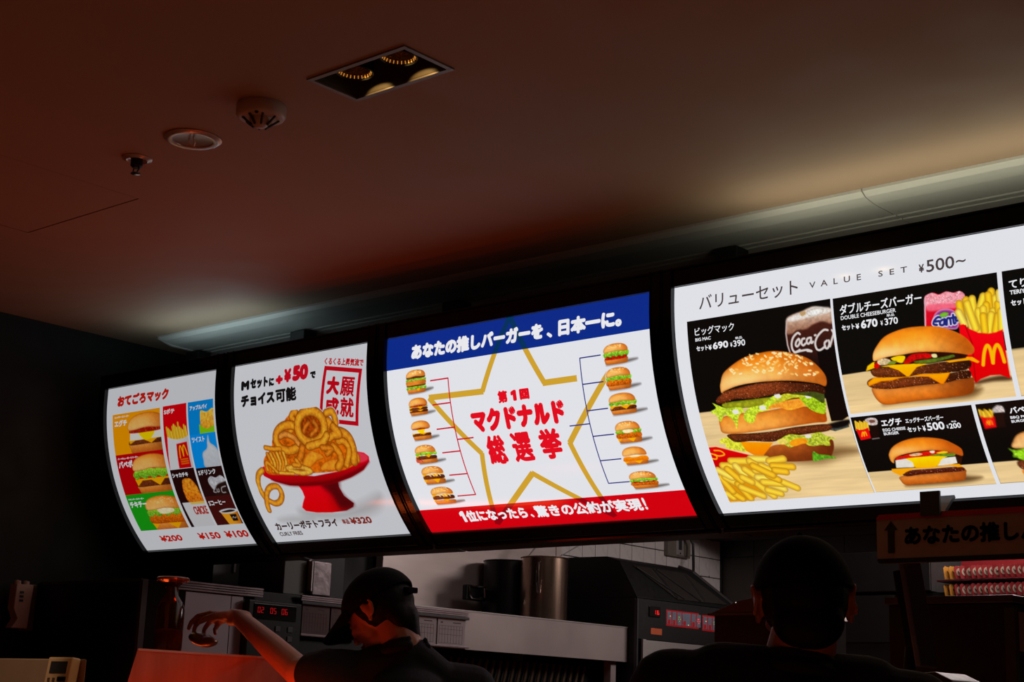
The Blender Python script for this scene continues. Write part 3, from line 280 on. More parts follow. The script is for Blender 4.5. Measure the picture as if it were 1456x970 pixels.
 ('double_cheeseburger_photo',4,.489,.926,.102,.4,(12,12,10),.0016,[('w',[(.487,.298),(.93,.288),(.93,.402),(.485,.402)],(222,196,150),{}),('p',[(.7391,.134),(.751,.1282),(.764,.127),(.7762,.1334),(.7959,.1287),(.8144,.1345),(.8303,.1323),(.8414,.1415),(.8391,.168),(.8276,.22),(.7309,.2042)],(206,30,56),{'c2':(190,16,36),'n':.08}),('b',[(.7389,.1355),(.7476,.1292),(.7607,.1272),(.7762,.1343),(.7958,.1293),(.8143,.1351),(.8303,.1332),(.8412,.1429),(.8398,.1621),(.8144,.1639),(.7893,.1615),(.7669,.1614),(.7383,.1573)],(226,150,160),{'n':.28,'ns':110,'sp':((250,235,238),.2)}),('b',[(.7417,.1557),(.774,.1557),(.8211,.1609),(.8379,.1648),(.834,.1717),(.7882,.1713),(.7466,.17)],(226,110,130),{'soft':.004,'n':.1}),('s',[(.7396,.1387),(.7331,.2045)],.004,(216,170,180),{}),('b',[(.7883,.1704),(.8068,.1754),(.8177,.1889),(.8186,.2099),(.8099,.2222),(.7821,.217),(.7606,.2111),(.7528,.198),(.7598,.1809),(.7721,.172)],(120,30,110),{'edge':((235,215,230),.0035)}),('s',[(.7748,.189),(.7669,.1879),(.7581,.1942),(.7547,.2028),(.7629,.206)],.0105,(240,235,245),{'sm':1}),('s',[(.7609,.1976),(.7689,.1972)],.0105,(240,235,245),{'sm':1}),('s',[(.7837,.1947),(.7737,.1978),(.7715,.2066),(.7804,.2072),(.7846,.1948),(.7841,.2077)],.0105,(240,235,245),{'sm':1}),('s',[(.7881,.2088),(.791,.1948),(.7979,.1951),(.7986,.2087)],.0105,(240,235,245),{'sm':1}),('s',[(.8068,.1874),(.8065,.2068),(.8105,.2073)],.0105,(240,235,245),{'sm':1}),('s',[(.8012,.1941),(.8124,.1935)],.0105,(240,235,245),{'sm':1}),('s',[(.8204,.1922),(.8136,.1958),(.8134,.2026),(.8198,.2017)],.0105,(240,235,245),{'sm':1}),('s',[(.7748,.189),(.7669,.1879),(.7581,.1942),(.7547,.2028),(.7629,.206)],.006,(34,40,110),{'sm':1}),('s',[(.7609,.1976),(.7689,.1972)],.006,(34,40,110),{'sm':1}),('s',[(.7837,.1947),(.7737,.1978),(.7715,.2066),(.7804,.2072),(.7846,.1948),(.7841,.2077)],.006,(34,40,110),{'sm':1}),('s',[(.7881,.2088),(.791,.1948),(.7979,.1951),(.7986,.2087)],.006,(34,40,110),{'sm':1}),('s',[(.8068,.1874),(.8065,.2068),(.8105,.2073)],.006,(34,40,110),{'sm':1}),('s',[(.8012,.1941),(.8124,.1935)],.006,(34,40,110),{'sm':1}),('s',[(.8204,.1922),(.8136,.1958),(.8134,.2026),(.8198,.2017)],.006,(34,40,110),{'sm':1}),('b',[(.7736,.1813),(.7858,.1779),(.797,.1824),(.7876,.1892),(.7749,.1884)],(120,180,60),{'edge':((70,120,30),.002)}),('b',[(.8291,.3555),(.8553,.3493),(.8992,.3453),(.9223,.3509),(.9219,.3599),(.8781,.358),(.8406,.3599)],(60,40,22),{'soft':.006,'a':.9}),('s',[(.8256,.1631),(.8304,.2114)],.019,(250,196,52),{'sh':1}),('s',[(.8435,.1567),(.8454,.1927)],.019,(250,196,52),{'sh':1}),('s',[(.8592,.156),(.8607,.1948)],.019,(255,212,76),{'sh':1}),('s',[(.8216,.1834),(.833,.2148)],.019,(255,222,110),{'sh':1}),('s',[(.8469,.181),(.8505,.2231)],.019,(255,222,110),{'sh':1}),('s',[(.8873,.1541),(.8748,.1819)],.019,(255,212,76),{'sh':1}),('s',[(.871,.1873),(.8723,.223)],.019,(255,212,76),{'sh':1}),('s',[(.9082,.1454),(.9068,.1717)],.019,(250,196,52),{'sh':1}),('s',[(.9155,.1626),(.9133,.1932)],.019,(255,212,76),{'sh':1}),('s',[(.8997,.153),(.8997,.1913)],.019,(250,196,52),{'sh':1}),('s',[(.8925,.1756),(.8922,.1903)],.019,(250,196,52),{'sh':1}),('s',[(.8839,.1832),(.8813,.2242)],.019,(255,212,76),{'sh':1}),('s',[(.8576,.2062),(.8642,.2352)],.019,(255,212,76),{'sh':1}),('s',[(.9073,.1924),(.8837,.2393)],.019,(255,212,76),{'sh':1}),('s',[(.9016,.2004),(.8912,.2402)],.019,(255,212,76),{'sh':1}),('s',[(.9214,.1767),(.9211,.2031)],.019,(250,196,52),{'sh':1}),('s',[(.9177,.2055),(.9066,.2393)],.019,(250,196,52),{'sh':1}),('s',[(.9267,.1951),(.9224,.2355)],.019,(255,212,76),{'sh':1}),('s',[(.8456,.1659),(.8593,.2272)],.019,(255,212,76),{'sh':1}),('s',[(.8816,.2006),(.8811,.236)],.019,(250,196,52),{'sh':1}),('s',[(.9274,.1511),(.9273,.1658)],.019,(255,222,110),{'sh':1}),('p',[(.8189,.2144),(.8302,.2129),(.8409,.2248),(.8638,.2381),(.8876,.2433),(.9061,.2428),(.9244,.2381),(.922,.3554),(.8995,.3438),(.8753,.3425),(.8493,.3487),(.8348,.3577),(.8257,.3277),(.8149,.2692)],(214,18,30),{'c2':(196,6,16),'n':.02}),('s',[(.8343,.2164),(.8445,.2609),(.8358,.3532)],.003,(150,6,14),{}),('s',[(.8624,.3154),(.8701,.288),(.8781,.2726),(.8834,.2724),(.8868,.2841),(.8874,.3133)],.0085,(250,176,30),{'sm':1}),('s',[(.8874,.3133),(.8932,.2908),(.9006,.2754),(.9071,.2733),(.9122,.2872),(.9153,.3143)],.0085,(250,176,30),{'sm':1}),('b',[(.8252,.3644),(.8372,.3683),(.8461,.3743),(.8113,.3909),(.7067,.3876),(.626,.3843),(.5843,.3847),(.6292,.3715)],(96,66,34),{'soft':.012,'a':.9}),('b',[(.566,.3385),(.6082,.3431),(.6895,.3469),(.7696,.3456),(.8276,.342),(.8318,.3526),(.8266,.3722),(.8134,.3822),(.7604,.3855),(.6805,.3848),(.6255,.3864),(.595,.3864),(.5773,.3792),(.5653,.3594)],(226,150,76),{'c2':(206,112,34),'cr':(112,48,14),'n':.1,'ns':40,'edge':((128,62,20),.005)}),('b',[(.5556,.3216),(.5811,.3141),(.6407,.3208),(.7049,.3256),(.7739,.3258),(.8236,.3241),(.8251,.3418),(.7962,.3435),(.7639,.3475),(.7162,.3473),(.6677,.347),(.6237,.3479),(.5803,.3432),(.5569,.3349)],(120,62,30),{'cr':(40,18,10),'c2':(100,46,22),'n':.4,'ns':150,'edge':((46,20,10),.003),'sp':((210,150,110),.13)}),('p',[(.5556,.3347),(.5565,.3243),(.5757,.3135),(.6029,.3166),(.6472,.3159),(.6954,.3194),(.7378,.3217),(.7786,.3219),(.7661,.3376),(.7541,.3502),(.7477,.3495),(.7203,.3288),(.6838,.3232),(.6458,.3229),(.6202,.3268),(.5926,.3258)],(245,165,20),{'c2':(232,140,14),'n':.04,'ns':40,'edge':((190,100,10),.002)}),('b',[(.573,.2924),(.6189,.2926),(.6725,.2989),(.7266,.2977),(.7797,.2965),(.8287,.2986),(.8302,.3174),(.8004,.3239),(.7481,.3229),(.7062,.3193),(.6679,.3214),(.6138,.3178),(.5762,.3109)],(110,56,28),{'cr':(34,16,9),'c2':(90,42,20),'n':.4,'ns':150,'edge':((46,20,10),.003),'sp':((200,140,100),.12)}),('p',[(.5568,.2958),(.5634,.2836),(.5805,.2753),(.6204,.2851),(.6582,.2886),(.727,.2957),(.6937,.3014),(.6693,.3215),(.6626,.3207),(.6444,.3033),(.6191,.2916),(.5863,.2888)],(248,190,20),{'c2':(240,160,16),'n':.04}),('p',[(.7695,.2952),(.8009,.2952),(.8274,.2917),(.8399,.2937),(.8553,.3067),(.8496,.3097),(.831,.3001),(.8053,.2995),(.779,.3001)],(242,160,24),{'n':.04}),('p',[(.5827,.2781),(.6123,.2688),(.6562,.2703),(.7057,.2662),(.7838,.2745),(.8311,.2858),(.8218,.294),(.7853,.2946),(.7268,.2967),(.6901,.2921),(.6199,.2876),(.5831,.291)],(40,14,8),{'n':.2}),('b',[(.5836,.2808),(.5942,.2769),(.5963,.2874),(.5869,.2928),(.5808,.2882)],(186,20,16),{}),('b',[(.5919,.2741),(.6095,.269),(.6277,.2758),(.6204,.2851),(.5982,.2851)],(214,190,150),{'n':.4,'ns':140}),('b',[(.6313,.2711),(.6511,.2679),(.6682,.2717),(.6587,.2858),(.6456,.283),(.6331,.2764)],(240,196,30),{'n':.1}),('b',[(.6614,.2862),(.6835,.2698),(.7107,.2681),(.7365,.2737),(.7321,.2832),(.6973,.2828),(.6744,.2895)],(176,20,20),{'n':.3,'ns':120}),('b',[(.6913,.2859),(.729,.2854),(.769,.2839),(.793,.2819),(.7944,.2882),(.7702,.2916),(.7323,.2958),(.6955,.292)],(92,110,36),{'n':.3,'ns':100,'edge':((50,66,20),.002)}),('b',[(.6177,.2848),(.6299,.2786),(.6447,.2804),(.6336,.288)],(110,126,50),{'n':.2}),('b',[(.7375,.2751),(.7494,.2753),(.7507,.283),(.7401,.2829)],(225,215,160),{}),('b',[(.5823,.2729),(.5831,.2576),(.5935,.241),(.6179,.2186),(.6498,.2075),(.6887,.2025),(.7367,.2054),(.7728,.2126),(.8072,.228),(.8326,.2473),(.8468,.27),(.8451,.2825),(.8334,.2875),(.8037,.2799),(.7581,.2714),(.7058,.2655),(.6568,.2666),(.6181,.2675),(.5951,.2719)],(232,140,36),{'c2':(250,206,124),'cr':(156,66,10),'hl':(.14,.65,.22,.6,(252,220,168)),'edge':((190,104,34),.005),'n':.09,'ns':35})]),
 ('egg_burger_photo',4,.486,.811,.409,.626,(10,9,8),.0015,[('w',[(.484,.564),(.812,.564),(.812,.626),(.484,.626)],(222,196,150),{}),('p',[(.5294,.4295),(.5559,.4308),(.5491,.4728),(.5304,.4736)],(26,10,8),{'n':.15}),('b',[(.5246,.4191),(.5373,.415),(.5521,.4169),(.5576,.4248),(.5536,.4343),(.5417,.4356),(.5296,.4332),(.5244,.429)],(206,190,186),{'n':.35,'ns':160}),('b',[(.5355,.4214),(.5483,.4215),(.5503,.4278),(.5372,.429)],(110,70,60),{'soft':.001}),('s',[(.5297,.4717),(.5492,.471)],.002,(150,140,136),{}),('s',[(.4968,.4213),(.494,.4435)],.0058,(248,204,80),{'sh':1}),('s',[(.5002,.4239),(.498,.4439)],.0058,(240,186,50),{'sh':1}),('s',[(.5036,.4265),(.5021,.4443)],.0058,(248,204,80),{'sh':1}),('s',[(.5089,.4225),(.5061,.4447)],.0058,(240,186,50),{'sh':1}),('s',[(.5123,.4251),(.5101,.4451)],.0058,(248,204,80),{'sh':1}),('s',[(.5157,.4276),(.5142,.4455)],.0058,(240,186,50),{'sh':1}),('s',[(.521,.4237),(.5182,.4459)],.0058,(248,204,80),{'sh':1}),('s',[(.5244,.4263),(.5222,.4462)],.0058,(240,186,50),{'sh':1}),('s',[(.5278,.4288),(.5262,.4466)],.0058,(248,204,80),{'sh':1}),('p',[(.492,.4396),(.5006,.4442),(.5135,.4442),(.5275,.4405),(.5266,.4694),(.4972,.4723)],(204,20,26),{}),('s',[(.5035,.4621),(.5068,.4536),(.5101,.4514),(.5101,.4615)],.003,(240,170,40),{'sm':1}),('s',[(.5101,.4615),(.5127,.4529),(.5161,.4512),(.5173,.4609)],.003,(240,170,40),{'sm':1}),('b',[(.7295,.595),(.7529,.597),(.7816,.6035),(.7474,.6131),(.6738,.6154),(.5748,.6131),(.6547,.5998)],(70,46,22),{'soft':.01,'a':.85}),('b',[(.5717,.5832),(.6362,.5817),(.6978,.5815),(.745,.5774),(.7453,.5882),(.7389,.6027),(.7245,.6098),(.6508,.6107),(.6007,.6112),(.5758,.6103),(.5675,.5983)],(216,140,70),{'c2':(190,100,34),'cr':(150,76,28),'n':.1,'ns':50,'edge':((130,66,24),.004)}),('b',[(.5777,.5768),(.6011,.5678),(.6657,.5679),(.7266,.5678),(.7444,.572),(.7403,.581),(.6855,.5818),(.6261,.5822),(.5901,.5848)],(84,34,20),{'c2':(60,22,14),'n':.4,'ns':170,'sp':((200,150,130),.12)}),('p',[(.5545,.5598),(.5936,.5604),(.6674,.5627),(.7172,.5596),(.7363,.5602),(.743,.5692),(.7332,.5697),(.711,.5638),(.6566,.5658),(.6122,.5647),(.5894,.5723),(.572,.5824),(.5529,.5679)],(244,160,30),{'n':.04}),('p',[(.5729,.5359),(.6129,.5328),(.6245,.543),(.6164,.5597),(.5678,.5582)],(232,226,214),{'n':.05}),('p',[(.6804,.5532),(.6992,.5404),(.7334,.5395),(.7323,.5577),(.7146,.5602),(.6777,.5615)],(236,230,220),{'n':.05}),('b',[(.6028,.5332),(.6332,.5319),(.6774,.5325),(.7127,.5364),(.6956,.544),(.6777,.5615),(.6478,.5624),(.6188,.5601),(.6164,.545)],(246,200,20),{'c2':(240,176,10),'n':.05}),('p',[(.5712,.537),(.5795,.5272),(.6167,.5213),(.6672,.5181),(.7056,.5203),(.7365,.5295),(.7314,.5381),(.7011,.5346),(.658,.5315),(.6129,.5328),(.5822,.5345)],(190,30,20),{'n':.3,'ns':120}),('b',[(.6158,.5239),(.6368,.5205),(.6505,.5244),(.6392,.5286),(.6195,.5281)],(226,190,150),{'n':.3}),('b',[(.672,.5185),(.6843,.5184),(.681,.525),(.6728,.5238)],(230,220,200),{}),('b',[(.6871,.5251),(.7076,.5218),(.7186,.5253),(.7029,.5291)],(236,190,40),{}),('b',[(.6656,.5309),(.6934,.5282),(.7318,.5291),(.7334,.5357),(.7148,.5374),(.6869,.5333)],(100,130,40),{'n':.25}),('p',[(.7361,.5308),(.7508,.5411),(.7408,.5611),(.7331,.5591)],(44,18,8),{'n':.2}),('b',[(.559,.528),(.5615,.5164),(.5759,.4995),(.6026,.4866),(.6397,.4795),(.6762,.4809),(.715,.4896),(.7395,.5044),(.7543,.5184),(.7556,.5312),(.7515,.5391),(.7398,.5344),(.7167,.5236),(.6822,.5174),(.6429,.5172),(.6069,.5205),(.5824,.5261),(.5708,.5344),(.5664,.5438),(.5605,.5388)],(228,134,36),{'c2':(246,186,98),'cr':(168,68,14),'hl':(.22,.5,.22,.5,(250,206,150)),'edge':((160,84,28),.004),'n':.08,'ns':35})]),
 ('third_burger_photo',4,.938,1.31,.102,.401,(12,12,10),.004,[('w',[(.936,.288),(1.32,.288),(1.32,.402),(.936,.402)],(222,196,150),{}),('b',[(1.06,.215),(1.08,.16),(1.15,.13),(1.22,.16),(1.245,.215),(1.15,.225)],(214,124,40),{'c2':(236,190,128),'edge':((150,78,26),.005),'n':.1}),('b',[(1.04,.23),(1.08,.215),(1.15,.225),(1.23,.215),(1.26,.235),(1.2,.26),(1.12,.25),(1.06,.265)],(150,185,40),{'c2':(100,150,30),'n':.35,'ns':110,'edge':((70,110,20),.003),'sp':((225,235,120),.12)}),('b',[(1.05,.262),(1.15,.25),(1.25,.262),(1.24,.3),(1.15,.31),(1.06,.3)],(104,52,26),{'c2':(70,32,18),'n':.45,'ns':160,'edge':((40,16,8),.004),'sp':((196,128,96),.1)}),('b',[(1.06,.305),(1.15,.31),(1.245,.3),(1.24,.345),(1.15,.36),(1.07,.345)],(226,150,76),{'c2':(180,96,34),'n':.1})]),
 ('pork_burger_photo',4,.821,1.31,.409,.626,(10,9,8),.003,[('w',[(.82,.564),(1.32,.564),(1.32,.626),(.82,.626)],(222,196,150),{}),('b',[(.8595,.4274),(.8737,.4171),(.887,.4215),(.8862,.4361),(.8601,.4364)],(214,200,196),{'n':.35,'ns':160}),('p',[(.8608,.4335),(.8858,.4355),(.8816,.4731),(.862,.4727)],(30,12,10),{'n':.15}),('s',[(.8281,.4242),(.8287,.4422)],.0058,(248,204,80),{'sh':1}),('s',[(.8318,.427),(.8324,.4426)],.0058,(240,186,50),{'sh':1}),('s',[(.8355,.4297),(.8362,.4429)],.0058,(248,204,80),{'sh':1}),('s',[(.841,.4255),(.8399,.4433)],.0058,(240,186,50),{'sh':1}),('s',[(.8447,.4283),(.8436,.4437)],.0058,(248,204,80),{'sh':1}),('s',[(.8483,.431),(.8473,.4441)],.0058,(240,186,50),{'sh':1}),('s',[(.8538,.4269),(.851,.4444)],.0058,(248,204,80),{'sh':1}),('s',[(.8575,.4296),(.8547,.4448)],.0058,(240,186,50),{'sh':1}),('p',[(.8265,.4396),(.8373,.4454),(.8517,.446),(.8608,.4424),(.859,.4709),(.8297,.4732)],(204,20,26),{}),('s',[(.8373,.4617),(.84,.4548),(.8428,.4532),(.8433,.4623)],.003,(240,170,40),{'sm':1}),('s',[(.8433,.4623),(.8459,.4547),(.8492,.4533),(.8503,.4624)],.003,(240,170,40),{'sm':1}),('b',[(.885,.53),(.89,.51),(.905,.495),(.93,.488),(.96,.488),(.99,.505),(1.0,.53),(.95,.535)],(226,170,110),{'c2':(236,196,140),'edge':((160,100,50),.004),'n':.08}),('b',[(.885,.565),(.94,.56),(1.0,.565),(.995,.59),(.94,.6),(.89,.59)],(110,58,34),{'n':.45,'ns':160,'edge':((40,16,8),.004),'sp':((196,128,96),.1)}),('b',[(.872,.53),(.89,.535),(.93,.53),(.98,.532),(1.01,.54),(.99,.56),(.94,.562),(.9,.565),(.885,.556),(.876,.553),(.88,.543)],(150,200,50),{'n':.35,'ns':110,'edge':((70,110,20),.003),'sp':((225,235,120),.12)}),('b',[(.89,.59),(.95,.598),(1.0,.59),(.995,.615),(.94,.62),(.895,.612)],(216,140,70),{'n':.1})]),
